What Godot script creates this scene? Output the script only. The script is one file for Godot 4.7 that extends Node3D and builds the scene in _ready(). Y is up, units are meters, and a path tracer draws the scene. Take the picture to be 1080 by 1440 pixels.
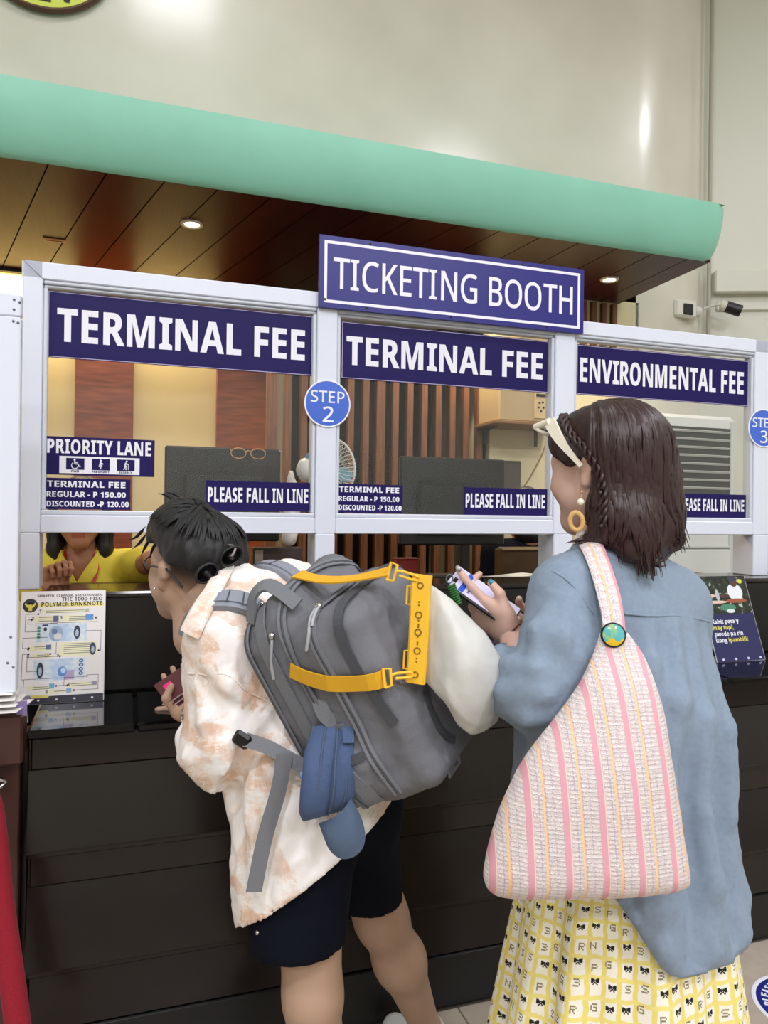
extends Node3D
# A terminal ticketing booth: counter, glazed frame with signs, canopy with plank soffit, travellers in front of it.
# World: x runs along the booth to the right, z points out of the booth into the hall, y is up; the glazed frame stands at z = 0.

var taken := {}
var M := {}
var grain := FastNoiseLite.new()
var bold: FontVariation
var medium: FontVariation
var heavy: SystemFont
var plain_font: SystemFont


# ---------------------------------------------------------------- mesh building
class MB:
	var v := PackedVector3Array()
	var n := PackedVector3Array()
	var t := PackedVector2Array()
	var c := PackedColorArray()
	var ix := PackedInt32Array()
	var tint := Color.WHITE

	func vert(p: Vector3, nn: Vector3, uv := Vector2.ZERO) -> int:
		v.append(p); n.append(nn); t.append(uv); c.append(tint)
		return v.size() - 1

	func tri(a: int, b: int, d: int) -> void:
		var g := (v[d] - v[a]).cross(v[b] - v[a])
		if g.dot(n[a] + n[b] + n[d]) < 0.0:
			ix.append(a); ix.append(d); ix.append(b)
		else:
			ix.append(a); ix.append(b); ix.append(d)

	func quad(p: Array, nn := Vector3.ZERO) -> void:
		if nn == Vector3.ZERO:
			nn = (p[2] - p[0]).cross(p[1] - p[0]).normalized()
		var a := vert(p[0], nn, Vector2(0, 1)); var b := vert(p[1], nn, Vector2(1, 1)); var d := vert(p[2], nn, Vector2(1, 0)); var e := vert(p[3], nn, Vector2(0, 0))
		tri(a, b, d); tri(a, d, e)

	func flat_tri(p: Vector3, q: Vector3, r: Vector3, nn: Vector3) -> void:
		tri(vert(p, nn), vert(q, nn), vert(r, nn))

	# box with chamfered edges
	func box(o: Vector3, s: Vector3, bev := 0.0, b := Basis()) -> MB:
		var h := s * 0.5
		bev = minf(bev, minf(h.x, minf(h.y, h.z)) * 0.9)
		var ax := [Vector3.RIGHT, Vector3.UP, Vector3.BACK]
		for k in 3:
			for sg in [-1.0, 1.0]:
				var nn: Vector3 = ax[k] * sg
				var u: Vector3 = ax[(k + 1) % 3]; var w: Vector3 = ax[(k + 2) % 3]
				var hu: float = h[(k + 1) % 3] - bev; var hw: float = h[(k + 2) % 3] - bev
				var f: Vector3 = nn * h[k]
				quad([o + b * (f - u * hu - w * hw), o + b * (f + u * hu - w * hw), o + b * (f + u * hu + w * hw), o + b * (f - u * hu + w * hw)], b * nn)
		if bev > 0.0:
			for k in 3:
				var u: int = (k + 1) % 3; var w: int = (k + 2) % 3
				for su in [-1.0, 1.0]:
					for sw in [-1.0, 1.0]:
						var e: Vector3 = ax[k] * (h[k] - bev)
						var p1: Vector3 = ax[u] * su * h[u] + ax[w] * sw * (h[w] - bev)
						var p2: Vector3 = ax[u] * su * (h[u] - bev) + ax[w] * sw * h[w]
						quad([o + b * (p1 - e), o + b * (p1 + e), o + b * (p2 + e), o + b * (p2 - e)], b * (ax[u] * su + ax[w] * sw).normalized())
			for sx in [-1.0, 1.0]:
				for sy in [-1.0, 1.0]:
					for sz in [-1.0, 1.0]:
						var q := Vector3(sx, sy, sz)
						flat_tri(o + b * (q * Vector3(h.x, h.y - bev, h.z - bev)), o + b * (q * Vector3(h.x - bev, h.y, h.z - bev)), o + b * (q * Vector3(h.x - bev, h.y - bev, h.z)), b * q.normalized())
		return self

	# sweep of a closed profile along a path; refs: the direction of the profile's y axis at each point; size: scale of the profile at each point
	func sweep(pts: Array, profile: Array, refs: Array, size: Array, smooth := true, cap := true) -> MB:
		var np := pts.size(); var m := profile.size()
		var rings := []
		var along := 0.0
		var lens := []
		for i in np:
			if i: along += (pts[i] - pts[i - 1]).length()
			lens.append(along)
			var d: Vector3 = (pts[mini(i + 1, np - 1)] - pts[maxi(i - 1, 0)]).normalized()
			var r: Vector3 = refs[i] if refs.size() > 1 else refs[0]
			var x := d.cross(r).normalized()
			var y := x.cross(d).normalized()
			var s = size[i] if size.size() > 1 else size[0]
			var sc: Vector2 = s if s is Vector2 else Vector2(s, s)
			var ring := []
			for q in profile:
				ring.append(pts[i] + x * q.x * sc.x + y * q.y * sc.y)
			rings.append(ring)
		if smooth:
			var ids := []
			for i in np:
				var row := []
				for j in m + 1:
					var jj := j % m
					var tu: Vector3 = rings[i][(jj + 1) % m] - rings[i][(jj + m - 1) % m]
					var tv: Vector3 = rings[mini(i + 1, np - 1)][jj] - rings[maxi(i - 1, 0)][jj]
					var nn := tv.cross(tu).normalized()
					if nn.dot(rings[i][jj] - pts[i]) < 0.0: nn = -nn
					row.append(vert(rings[i][jj], nn, Vector2(float(j) / m, lens[i])))
				ids.append(row)
			for i in np - 1:
				for j in m:
					tri(ids[i][j], ids[i + 1][j], ids[i + 1][j + 1]); tri(ids[i][j], ids[i + 1][j + 1], ids[i][j + 1])
		else:
			for i in np - 1:
				for j in m:
					var k := (j + 1) % m
					var p := [rings[i][j], rings[i + 1][j], rings[i + 1][k], rings[i][k]]
					var nn: Vector3 = (p[2] - p[0]).cross(p[3] - p[1]).normalized()
					var mid: Vector3 = (p[0] + p[1] + p[2] + p[3]) * 0.25 - (pts[i] + pts[i + 1]) * 0.5
					if nn.dot(mid) < 0.0: nn = -nn
					quad(p, nn)
		if cap:
			for e in [0, np - 1]:
				var d: Vector3 = pts[0] - pts[1] if e == 0 else pts[np - 1] - pts[np - 2]
				d = d.normalized()
				for j in range(1, m - 1):
					flat_tri(rings[e][0], rings[e][j], rings[e][j + 1], d)
		return self

	func tube(pts: Array, r, sides := 8, ref := Vector3(0.31, 0.87, 0.38)) -> MB:
		return sweep(pts, MB.round_profile(sides), [ref], r if r is Array else [r])

	static func round_profile(sides: int) -> Array:
		var a := []
		for i in sides: a.append(Vector2(cos(TAU * i / sides), sin(TAU * i / sides)))
		return a

	# ribbon (strap) of a width and thickness, face towards refs
	func ribbon(pts: Array, refs: Array, w: float, th: float) -> MB:
		return sweep(pts, [Vector2(-w / 2, -th / 2), Vector2(-w / 2, th / 2), Vector2(w / 2, th / 2), Vector2(w / 2, -th / 2)], refs, [1.0], false)

	# lathe: profile of (radius, height) turned round axis z of xf (height along xf.basis.y)
	func lathe(profile: Array, xf: Transform3D, seg := 20) -> MB:
		var m := profile.size()
		var ids := []
		for i in m:
			var row := []
			var d: Vector2 = profile[mini(i + 1, m - 1)] - profile[maxi(i - 1, 0)]
			for j in seg + 1:
				var a := TAU * j / seg
				var dir := Vector3(cos(a), 0, sin(a))
				var nn := (dir * d.y - Vector3.UP * d.x).normalized()
				row.append(vert(xf * (dir * profile[i].x + Vector3.UP * profile[i].y), (xf.basis * nn).normalized(), Vector2(float(j) / seg, float(i) / (m - 1))))
			ids.append(row)
		for i in m - 1:
			for j in seg:
				tri(ids[i][j], ids[i + 1][j], ids[i + 1][j + 1]); tri(ids[i][j], ids[i + 1][j + 1], ids[i][j + 1])
		return self

	func ball(o: Vector3, r: Vector3, b := Basis(), seg := 14) -> MB:
		var prof := []
		for i in 9:
			var a := -PI / 2 + PI * i / 8.0
			prof.append(Vector2(cos(a), sin(a)))
		return lathe(prof, Transform3D(b * Basis.from_scale(r), o), seg)

	# flat plate of an outline (in xf's x, y), thickness along xf's z from 0 to d
	func plate(poly: PackedVector2Array, d: float, xf: Transform3D) -> MB:
		var tr := Geometry2D.triangulate_polygon(poly)
		var lo := poly[0]; var hi := poly[0]
		for p in poly:
			lo = lo.min(p); hi = hi.max(p)
		for side in 2:
			var z := d * side
			var nn := (xf.basis * Vector3(0, 0, 1 if side else -1)).normalized()
			var at := v.size()
			for p in poly: vert(xf * Vector3(p.x, p.y, z), nn, Vector2((p.x - lo.x) / (hi.x - lo.x), 1.0 - (p.y - lo.y) / (hi.y - lo.y)))
			for i in range(0, tr.size(), 3): tri(at + tr[i], at + tr[i + 1], at + tr[i + 2])
		var m := poly.size()
		var o := Vector2.ZERO
		for p in poly: o += p / m
		var turn := 1.0 if Geometry2D.is_polygon_clockwise(poly) else -1.0
		for i in m:
			var a := poly[i]; var b := poly[(i + 1) % m]
			var e := b - a
			var nn := (xf.basis * Vector3(-e.y, e.x, 0) * turn).normalized()
			quad([xf * Vector3(a.x, a.y, 0), xf * Vector3(b.x, b.y, 0), xf * Vector3(b.x, b.y, d), xf * Vector3(a.x, a.y, d)], nn)
		return self

	# loft through rings; each ring: [centre, half axis x, half axis y, exponent]; fold(u, v) gives an offset along the normal
	func loft(rings: Array, nu: int, nv: int, fold = null, capped := true, uvs := Vector2(1, 1)) -> MB:
		var k := rings.size()
		var grid := []
		for i in nv + 1:
			var f := float(i) / nv * (k - 1)
			var a := mini(int(f), k - 2)
			var w := f - a
			var r := []
			for s in 3:
				var p0: Vector3 = rings[maxi(a - 1, 0)][s]; var p1: Vector3 = rings[a][s]; var p2: Vector3 = rings[a + 1][s]; var p3: Vector3 = rings[mini(a + 2, k - 1)][s]
				r.append(p1.cubic_interpolate(p2, p0, p3, w))
			var e: float = lerpf(rings[a][3], rings[a + 1][3], w)
			var row := []
			for j in nu:
				var an := TAU * j / nu
				var cx := signf(cos(an)) * absf(cos(an)) ** (2.0 / e); var sy := signf(sin(an)) * absf(sin(an)) ** (2.0 / e)
				var d: Vector3 = r[1] * cx + r[2] * sy
				if fold != null:
					d += d.normalized() * float(fold.call(float(j) / nu, float(i) / nv))
				row.append(r[0] + d)
			grid.append(row)
		surface(grid, nu, nv, uvs)
		if capped:
			for e in [0, nv]:
				var o := Vector3.ZERO
				for p in grid[e]: o += p / nu
				var nn: Vector3 = (o - rings[1 if e == 0 else k - 2][0]).normalized()
				for j in nu: flat_tri(o, grid[e][j], grid[e][(j + 1) % nu], nn)
		return self

	func surface(grid: Array, nu: int, nv: int, uvs := Vector2(1, 1)) -> void:
		var ids := []
		for i in nv + 1:
			var row := []
			var mid := Vector3.ZERO
			for p in grid[i]: mid += p / nu
			for j in nu + 1:
				var jj := j % nu
				var tu: Vector3 = grid[i][(jj + 1) % nu] - grid[i][(jj + nu - 1) % nu]
				var tv: Vector3 = grid[mini(i + 1, nv)][jj] - grid[maxi(i - 1, 0)][jj]
				var nn := tv.cross(tu).normalized()
				row.append(vert(grid[i][jj], nn, Vector2(float(j) / nu * uvs.x, float(i) / nv * uvs.y)))
			ids.append(row)
			# orient the whole ring outwards
			var s := 0.0
			for j in nu: s += n[row[j]].dot(grid[i][j] - mid)
			if s < 0.0:
				for q in row: n[q] = -n[q]
		for i in nv:
			for j in nu:
				tri(ids[i][j], ids[i + 1][j], ids[i + 1][j + 1]); tri(ids[i][j], ids[i + 1][j + 1], ids[i][j + 1])

	func add(o: MB) -> MB:
		var at := v.size()
		v.append_array(o.v); n.append_array(o.n); t.append_array(o.t); c.append_array(o.c)
		for i in o.ix: ix.append(i + at)
		return self

	func mesh() -> ArrayMesh:
		var a := []
		a.resize(Mesh.ARRAY_MAX)
		a[Mesh.ARRAY_VERTEX] = v; a[Mesh.ARRAY_NORMAL] = n; a[Mesh.ARRAY_TEX_UV] = t; a[Mesh.ARRAY_COLOR] = c; a[Mesh.ARRAY_INDEX] = ix
		var m := ArrayMesh.new()
		m.add_surface_from_arrays(Mesh.PRIMITIVE_TRIANGLES, a)
		return m


# ---------------------------------------------------------------- soft shapes: a distance field meshed as surface nets
class Field:
	const FAR := 0.1
	const PAD := 0.045
	var o: Vector3
	var h: float
	var nx: int
	var ny: int
	var nz: int
	var f := PackedFloat32Array()

	func _init(lo: Vector3, hi: Vector3, cell: float) -> void:
		o = lo; h = cell
		nx = int(ceil((hi.x - lo.x) / h)) + 1; ny = int(ceil((hi.y - lo.y) / h)) + 1; nz = int(ceil((hi.z - lo.z) / h)) + 1
		f.resize(nx * ny * nz)
		f.fill(FAR)

	func span(lo: Vector3, hi: Vector3) -> Array:
		var a := ((lo - o) / h).floor(); var b := ((hi - o) / h).ceil()
		return [maxi(int(a.x), 0), maxi(int(a.y), 0), maxi(int(a.z), 0), mini(int(b.x), nx - 1), mini(int(b.y), ny - 1), mini(int(b.z), nz - 1)]

	# tapered capsule, widened kf times along side
	func cap(a: Vector3, b: Vector3, ra: float, rb: float, k := 0.02, side := Vector3.ZERO, kf := 1.0, sub := false) -> Field:
		var r := maxf(ra, rb)
		var pad := Vector3.ONE * (r + PAD)
		if kf > 1.0: pad += side.abs() * r * (kf - 1.0)
		var s := span(a.min(b) - pad, a.max(b) + pad)
		var sq := 1.0 - 1.0 / kf
		var bb := b - side * ((b - a).dot(side) * sq)
		var ba := bb - a
		var ll := maxf(ba.length_squared(), 1e-9)
		var wide := kf > 1.0
		for z in range(s[2], s[5] + 1):
			for y in range(s[1], s[4] + 1):
				var i: int = (z * ny + y) * nx + s[0]
				var p := o + Vector3(s[0], y, z) * h - a
				for x in range(s[0], s[3] + 1):
					var q := p
					if wide: q -= side * (p.dot(side) * sq)
					var t := clampf(q.dot(ba) / ll, 0.0, 1.0)
					var d := (q - ba * t).length() - (ra + (rb - ra) * t)
					var g := f[i]
					if sub:
						var e := -d
						var w := maxf(k - absf(e - g), 0.0)
						f[i] = maxf(e, g) + w * w / (4.0 * k)
					else:
						var w := maxf(k - absf(d - g), 0.0)
						f[i] = minf(d, g) - w * w / (4.0 * k)
					i += 1
					p.x += h
		return self

	func ball(a: Vector3, r: float, k := 0.02, sub := false) -> Field:
		return cap(a, a + Vector3(0.0005, 0, 0), r, r, k, Vector3.ZERO, 1.0, sub)

	# rounded box in the frame b
	func block(c: Vector3, half: Vector3, b: Basis, r: float, k := 0.02, sub := false) -> Field:
		var e := Vector3.ZERO
		for j in 3: e += b[j].abs() * half[j]
		e += Vector3.ONE * PAD
		var s := span(c - e, c + e)
		var inv := b.transposed()
		var core := half - Vector3.ONE * r
		for z in range(s[2], s[5] + 1):
			for y in range(s[1], s[4] + 1):
				var i: int = (z * ny + y) * nx + s[0]
				for x in range(s[0], s[3] + 1):
					var q := (inv * (o + Vector3(x, y, z) * h - c)).abs() - core
					var d := q.max(Vector3.ZERO).length() + minf(maxf(q.x, maxf(q.y, q.z)), 0.0) - r
					var g := f[i]
					if sub:
						d = -d
						var w := maxf(k - absf(d - g), 0.0)
						f[i] = maxf(d, g) + w * w / (4.0 * k)
					else:
						var w := maxf(k - absf(d - g), 0.0)
						f[i] = minf(d, g) - w * w / (4.0 * k)
					i += 1
		return self

	# removes what lies on the side of the plane that nn points to
	func cut(at: Vector3, nn: Vector3) -> Field:
		for z in nz:
			for y in ny:
				var i: int = (z * ny + y) * nx
				for x in nx:
					var d := (o + Vector3(x, y, z) * h - at).dot(nn)
					if d > f[i]: f[i] = d
					i += 1
		return self

	func cut_by(fn: Callable) -> Field:
		for z in nz:
			for y in ny:
				var i: int = (z * ny + y) * nx
				for x in nx:
					if f[i] < 0.05:
						f[i] = maxf(f[i], fn.call(o + Vector3(x, y, z) * h))
					i += 1
		return self

	func at(p: Vector3) -> float:
		var q := (p - o) / h
		var x := clampi(int(q.x), 0, nx - 2); var y := clampi(int(q.y), 0, ny - 2); var z := clampi(int(q.z), 0, nz - 2)
		var w := q - Vector3(x, y, z)
		var i := (z * ny + y) * nx + x
		var s := nx * ny
		var a := lerpf(lerpf(f[i], f[i + 1], w.x), lerpf(f[i + nx], f[i + nx + 1], w.x), w.y)
		var b := lerpf(lerpf(f[i + s], f[i + s + 1], w.x), lerpf(f[i + s + nx], f[i + s + nx + 1], w.x), w.y)
		return lerpf(a, b, w.z)

	func normal(p: Vector3) -> Vector3:
		var e := h * 1.2
		var g := Vector3(at(p + Vector3(e, 0, 0)) - at(p - Vector3(e, 0, 0)), at(p + Vector3(0, e, 0)) - at(p - Vector3(0, e, 0)), at(p + Vector3(0, 0, e)) - at(p - Vector3(0, 0, e)))
		return g.normalized() if g.length() > 1e-6 else Vector3.UP

	# goes from p towards an inner point until the surface is near
	func march(p: Vector3, inner: Vector3) -> Vector3:
		var d := (inner - p).normalized() * 0.006
		for i in 60:
			if at(p) < 0.03: break
			p += d
		return p

	# moves p onto the surface, then off above it
	func snap(p: Vector3, off := 0.0) -> Vector3:
		for i in 24:
			var d := at(p) - off
			if absf(d) < 0.0007: break
			p -= normal(p) * clampf(d, -0.02, 0.02)
		return p

	# the path through pts, resampled and laid onto the surface: [points, normals]
	func lay(pts: Array, steps: int, off: float) -> Array:
		var c := Curve3D.new()
		for i in pts.size():
			var t: Vector3 = (pts[mini(i + 1, pts.size() - 1)] - pts[maxi(i - 1, 0)]) / 6.0
			c.add_point(pts[i], -t, t)
		c.bake_interval = 0.005
		var p := []; var n := []
		for i in steps + 1:
			var q := snap(c.sample_baked(c.get_baked_length() * i / steps), off)
			p.append(q); n.append(normal(q))
		for r in 2:
			var m := n.duplicate(); var w := p.duplicate()
			for i in range(1, p.size() - 1):
				m[i] = (n[i - 1] + n[i] + n[i + 1]).normalized()
				w[i] = (p[i - 1] + p[i] * 2.0 + p[i + 1]) / 4.0
			n = m; p = w
		return [p, n]

	# meshes the field; disp(p, n) moves a vertex, tint(p, n) colours it
	func mesh(disp = null, tint = null) -> MB:
		var m := MB.new()
		var s := nx * ny
		var id := PackedInt32Array()
		id.resize(nx * ny * nz)
		id.fill(-1)
		var lim := h * 3.5
		var off := [0, 1, nx, nx + 1, s, s + 1, s + nx, s + nx + 1]
		var edges := [[0, 1], [2, 3], [4, 5], [6, 7], [0, 2], [1, 3], [4, 6], [5, 7], [0, 4], [1, 5], [2, 6], [3, 7]]
		var corner := [Vector3(0, 0, 0), Vector3(1, 0, 0), Vector3(0, 1, 0), Vector3(1, 1, 0), Vector3(0, 0, 1), Vector3(1, 0, 1), Vector3(0, 1, 1), Vector3(1, 1, 1)]
		var live := PackedInt32Array()
		for z in nz - 1:
			for y in ny - 1:
				var i: int = (z * ny + y) * nx
				for x in nx - 1:
					var g := f[i]
					if absf(g) < lim:
						var a := g < 0.0
						if (f[i + 1] < 0.0) != a or (f[i + nx] < 0.0) != a or (f[i + s] < 0.0) != a or (f[i + nx + 1] < 0.0) != a or (f[i + s + 1] < 0.0) != a or (f[i + s + nx] < 0.0) != a or (f[i + s + nx + 1] < 0.0) != a:
							var p := Vector3.ZERO
							var k := 0
							for e in edges:
								var fa := f[i + off[e[0]]]; var fb := f[i + off[e[1]]]
								if (fa < 0.0) != (fb < 0.0):
									p += corner[e[0]].lerp(corner[e[1]], fa / (fa - fb))
									k += 1
							id[i] = m.v.size()
							m.v.append(o + (Vector3(x, y, z) + p / k) * h)
							live.append(i)
					i += 1
		var faces := PackedInt32Array()
		for i in live:
			var a := f[i] < 0.0
			for e in 3:
				var d: int = [1, nx, s][e]
				if (f[i + d] < 0.0) == a: continue
				var u: int = [nx, s, 1][e]; var w: int = [s, 1, nx][e]
				var q := [id[i], id[i - u], id[i - u - w], id[i - w]]
				if q.min() < 0: continue
				if not a: faces.append_array([q[0], q[1], q[2], q[0], q[2], q[3]])
				else: faces.append_array([q[0], q[2], q[1], q[0], q[3], q[2]])
		m.ix = faces
		m.n = normals(m.v, faces)
		if disp != null:
			for i in m.v.size(): m.v[i] = disp.call(m.v[i], m.n[i])
			m.n = normals(m.v, faces)
		m.t.resize(m.v.size()); m.c.resize(m.v.size())
		for i in m.v.size(): m.c[i] = tint.call(m.v[i], m.n[i]) if tint != null else Color.WHITE
		return m

	static func normals(v: PackedVector3Array, faces: PackedInt32Array) -> PackedVector3Array:
		var n := PackedVector3Array()
		n.resize(v.size())
		for i in range(0, faces.size(), 3):
			var a := faces[i]; var b := faces[i + 1]; var c := faces[i + 2]
			var g := (v[c] - v[a]).cross(v[b] - v[a])
			n[a] += g; n[b] += g; n[c] += g
		for i in n.size(): n[i] = n[i].normalized()
		return n


# ---------------------------------------------------------------- scene helpers
func numbered(called: String) -> String:
	var k: int = taken.get(called, 0)
	taken[called] = k + 1
	return called if k == 0 else "%s_%03d" % [called, k]

func tag(o: Node3D, label: String, category: String, group := "") -> Node3D:
	o.set_meta("label", label); o.set_meta("category", category)
	if group: o.set_meta("group", group)
	return o

func thing(called: String, label: String, category: String, at := Vector3.ZERO, group := "") -> Node3D:
	var o := Node3D.new()
	o.name = numbered(called)
	o.position = at
	add_child(o)
	return tag(o, label, category, group)

# a mesh in world coordinates becomes a node (or a part of parent)
func obj(called: String, mesh, mat: Material, parent: Node3D = null, local := false) -> MeshInstance3D:
	var o := MeshInstance3D.new()
	o.mesh = mesh.mesh() if mesh is MB else mesh
	o.material_override = mat
	if parent == null:
		o.name = numbered(called)
		add_child(o)
	else:
		o.name = called
		parent.add_child(o, true)
		if not local:
			var q: Node = parent
			while q is Node3D and q != self:
				o.position -= q.position
				q = q.get_parent()
	return o

func struct(called: String, mesh, mat: Material, parent: Node3D = null) -> MeshInstance3D:
	var o := obj(called, mesh, mat, parent)
	if parent == null: o.set_meta("kind", "structure")
	return o

# lettering fitted into a width and a cap height, centred on at, facing +z of b
func text(words: String, font: Font, at: Vector3, w: float, hgt: float, mat: Material, parent: Node3D, b := Basis(), depth := 0.0008, called := "lettering") -> MeshInstance3D:
	var tm := TextMesh.new()
	tm.text = words; tm.font = font; tm.font_size = 48; tm.pixel_size = 0.01; tm.depth = 0.02
	tm.horizontal_alignment = HORIZONTAL_ALIGNMENT_CENTER; tm.vertical_alignment = VERTICAL_ALIGNMENT_CENTER
	var pv: PackedVector3Array = tm.surface_get_arrays(0)[Mesh.ARRAY_VERTEX]
	var bb := AABB(pv[0], Vector3.ZERO)
	for p in pv: bb = bb.expand(p)
	var sc := Vector3(w / bb.size.x, hgt / bb.size.y, depth / 0.02)
	var o := obj(called, tm, mat, parent)
	var mid := bb.get_center()
	o.transform = Transform3D(b * Basis.from_scale(sc), o.position + at - b * (mid * sc))
	return o

func mat(col: Color, rough := 0.6, metal := 0.0) -> StandardMaterial3D:
	var m := StandardMaterial3D.new()
	m.albedo_color = col; m.roughness = rough; m.metallic = metal
	return m

func noise_tex(freq: float, cols: Array, seed_ := 1, size := 256, octaves := 4, normal := false, bump := 4.0, kind := FastNoiseLite.TYPE_SIMPLEX_SMOOTH) -> NoiseTexture2D:
	var n := FastNoiseLite.new()
	n.seed = seed_; n.frequency = freq; n.fractal_octaves = octaves; n.noise_type = kind
	var t := NoiseTexture2D.new()
	t.width = size; t.height = size; t.seamless = true; t.noise = n
	if normal:
		t.as_normal_map = true; t.bump_strength = bump
	else:
		var g := Gradient.new()
		g.offsets = PackedFloat32Array(); g.colors = PackedColorArray()
		for i in cols.size(): g.add_point(float(i) / maxf(cols.size() - 1, 1), cols[i])
		t.color_ramp = g
	return t

func tri_tex(m: StandardMaterial3D, albedo: Texture2D, scale := 1.0, normal: Texture2D = null, strength := 1.0, world := false) -> StandardMaterial3D:
	if albedo: m.albedo_texture = albedo
	m.uv1_triplanar = true; m.uv1_world_triplanar = world
	m.uv1_scale = Vector3.ONE * scale
	if normal:
		m.normal_enabled = true; m.normal_texture = normal; m.normal_scale = strength
	return m

func basis_of(x: Vector3, y: Vector3) -> Basis:   # x kept, y made square to it, z = x × y
	x = x.normalized()
	var z := x.cross(y).normalized()
	return Basis(x, z.cross(x).normalized(), z)

func curve(pts: Array, steps: int) -> Array:
	var c := Curve3D.new()
	for i in pts.size():
		var t: Vector3 = (pts[mini(i + 1, pts.size() - 1)] - pts[maxi(i - 1, 0)]) / 6.0
		c.add_point(pts[i], -t, t)
	c.bake_interval = 0.004
	var out := []
	for i in steps + 1: out.append(c.sample_baked(c.get_baked_length() * i / steps, true))
	return out


func _ready() -> void:
	# camera
	var cam := Camera3D.new()
	cam.name = "camera"
	cam.position = Vector3(0, 1.42, 2.36)
	cam.rotation_degrees = Vector3(0.055, -18.9, 0.71)
	cam.fov = 68.37
	cam.near = 0.05
	add_child(cam)
	cam.current = true
	# environment and exposure
	var env := Environment.new()
	env.background_mode = Environment.BG_COLOR
	env.background_color = Color(0.02, 0.02, 0.02)
	env.tonemap_mode = Environment.TONE_MAPPER_LINEAR
	env.tonemap_exposure = 1.0
	env.sdfgi_enabled = true; env.ssao_enabled = true; env.ssil_enabled = true
	var we := WorldEnvironment.new()
	we.name = "environment"
	we.environment = env
	add_child(we)
	# ceiling lamps of the hall: glowing panels with a light just under each
	for a in [[0.3, 0.6, 2.2], [-2.6, 2.6, 6.5], [5.2, 0.7, 4.0], [3.4, 2.6, 4.5], [-0.9, 4.6, 10.0], [2.1, 4.8, 10.0], [-2.4, 7.0, 13.0], [0.6, 7.4, 13.0], [3.6, 7.0, 13.0]]:
		hall_lamp(Vector3(a[0], 5.36, a[1]), a[2])
	# warm lamps inside the booth
	office_lamp(Vector3(-0.4, 2.78, -2.27), Vector2(1.8, 0.22), 3.0)
	materials()
	fonts()
	hall()
	booth()
	office()
	signs()
	print("room ", Time.get_ticks_msec())
	standees()
	staff()
	print("staff ", Time.get_ticks_msec())
	traveller_with_pack()
	print("man ", Time.get_ticks_msec())
	traveller_with_tote()
	print("woman ", Time.get_ticks_msec())

func hall_lamp(at: Vector3, energy: float) -> void:
	var t := thing("ceiling_lamp", "square white light panel in the hall ceiling", "lamp", at, "light panels in the hall ceiling")
	obj("lamp_frame", MB.new().box(Vector3(0, 0.02, 0), Vector3(0.72, 0.05, 0.72), 0.005), mat(Color(0.9, 0.9, 0.9), 0.4), t, true)
	var glow := mat(Color(1, 1, 1), 0.5)
	glow.emission_enabled = true; glow.emission = Color(1, 0.98, 0.93); glow.emission_energy_multiplier = 6.0
	obj("lamp_diffuser", MB.new().box(Vector3(0, -0.008, 0), Vector3(0.62, 0.01, 0.62), 0.002), glow, t, true)
	var l := AreaLight3D.new()
	l.name = "lamp_light"
	l.area_size = Vector2(0.6, 0.6)
	l.light_energy = energy; l.light_color = Color(0.955, 0.955, 1.0)
	l.area_range = 14.0; l.area_attenuation = 2.0
	l.shadow_enabled = true
	t.add_child(l)
	l.position = Vector3(0, -0.03, 0)
	l.rotation_degrees = Vector3(-90, 0, 0)

func office_lamp(at: Vector3, size: Vector2, energy: float) -> void:
	var t := thing("cove_lamp", "long yellowish lamp panel above the booth's back room", "lamp", at)
	var glow := mat(Color(1, 0.95, 0.7), 0.5)
	glow.emission_enabled = true; glow.emission = Color(1, 0.9, 0.45); glow.emission_energy_multiplier = 0.7
	obj("lamp_diffuser", MB.new().box(Vector3(0, 0.01, 0), Vector3(size.x, 0.012, size.y), 0.003), glow, t, true)
	for k in 3:
		obj("lamp_bar", MB.new().box(Vector3(lerpf(-0.4, 0.4, k / 2.0) * size.x, -0.002, 0), Vector3(0.02, 0.012, size.y), 0.002), mat(Color(0.12, 0.07, 0.05), 0.5), t, true)
	var l := AreaLight3D.new()
	l.name = "lamp_light"
	l.area_size = size * 0.95
	l.light_energy = energy; l.light_color = Color(1, 0.88, 0.66)
	l.area_range = 8.0; l.area_attenuation = 2.0
	l.shadow_enabled = true
	t.add_child(l)
	l.position = Vector3(0, -0.02, 0)
	l.rotation_degrees = Vector3(-90, 0, 0)

func downlight(at: Vector3, label: String, energy: float) -> void:
	var t := thing("downlight", label, "lamp", at, "downlights in the plank soffit")
	obj("lamp_rim", MB.new().lathe([Vector2(0.034, 0.004), Vector2(0.034, -0.004), Vector2(0.046, -0.006), Vector2(0.05, 0.0), Vector2(0.05, 0.006)], Transform3D(), 24), mat(Color(0.85, 0.82, 0.78), 0.35), t, true)
	var glow := mat(Color(1, 1, 1), 0.5)
	glow.emission_enabled = true; glow.emission = Color(1, 0.96, 0.88); glow.emission_energy_multiplier = 9.0
	obj("lamp_bulb", MB.new().lathe([Vector2(0.0, -0.006), Vector2(0.02, -0.005), Vector2(0.036, 0.003)], Transform3D(), 24), glow, t, true)
	var l := SpotLight3D.new()
	l.name = "lamp_light"
	l.spot_angle = 70.0; l.spot_angle_attenuation = 0.6
	l.light_energy = energy; l.light_color = Color(1, 0.93, 0.8)
	l.light_size = 0.035
	l.spot_range = 6.0; l.spot_attenuation = 2.0
	l.shadow_enabled = true
	t.add_child(l)
	l.position = Vector3(0, -0.02, 0)
	l.rotation_degrees = Vector3(-90, 0, 0)

func fonts() -> void:
	heavy = SystemFont.new()
	heavy.font_names = PackedStringArray(["Droid Sans"]); heavy.font_weight = 700
	bold = FontVariation.new()
	bold.base_font = heavy; bold.variation_embolden = 0.35
	plain_font = SystemFont.new()
	plain_font.font_names = PackedStringArray(["Droid Sans"])
	medium = FontVariation.new()
	medium.base_font = plain_font; medium.variation_embolden = 0.25

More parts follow.
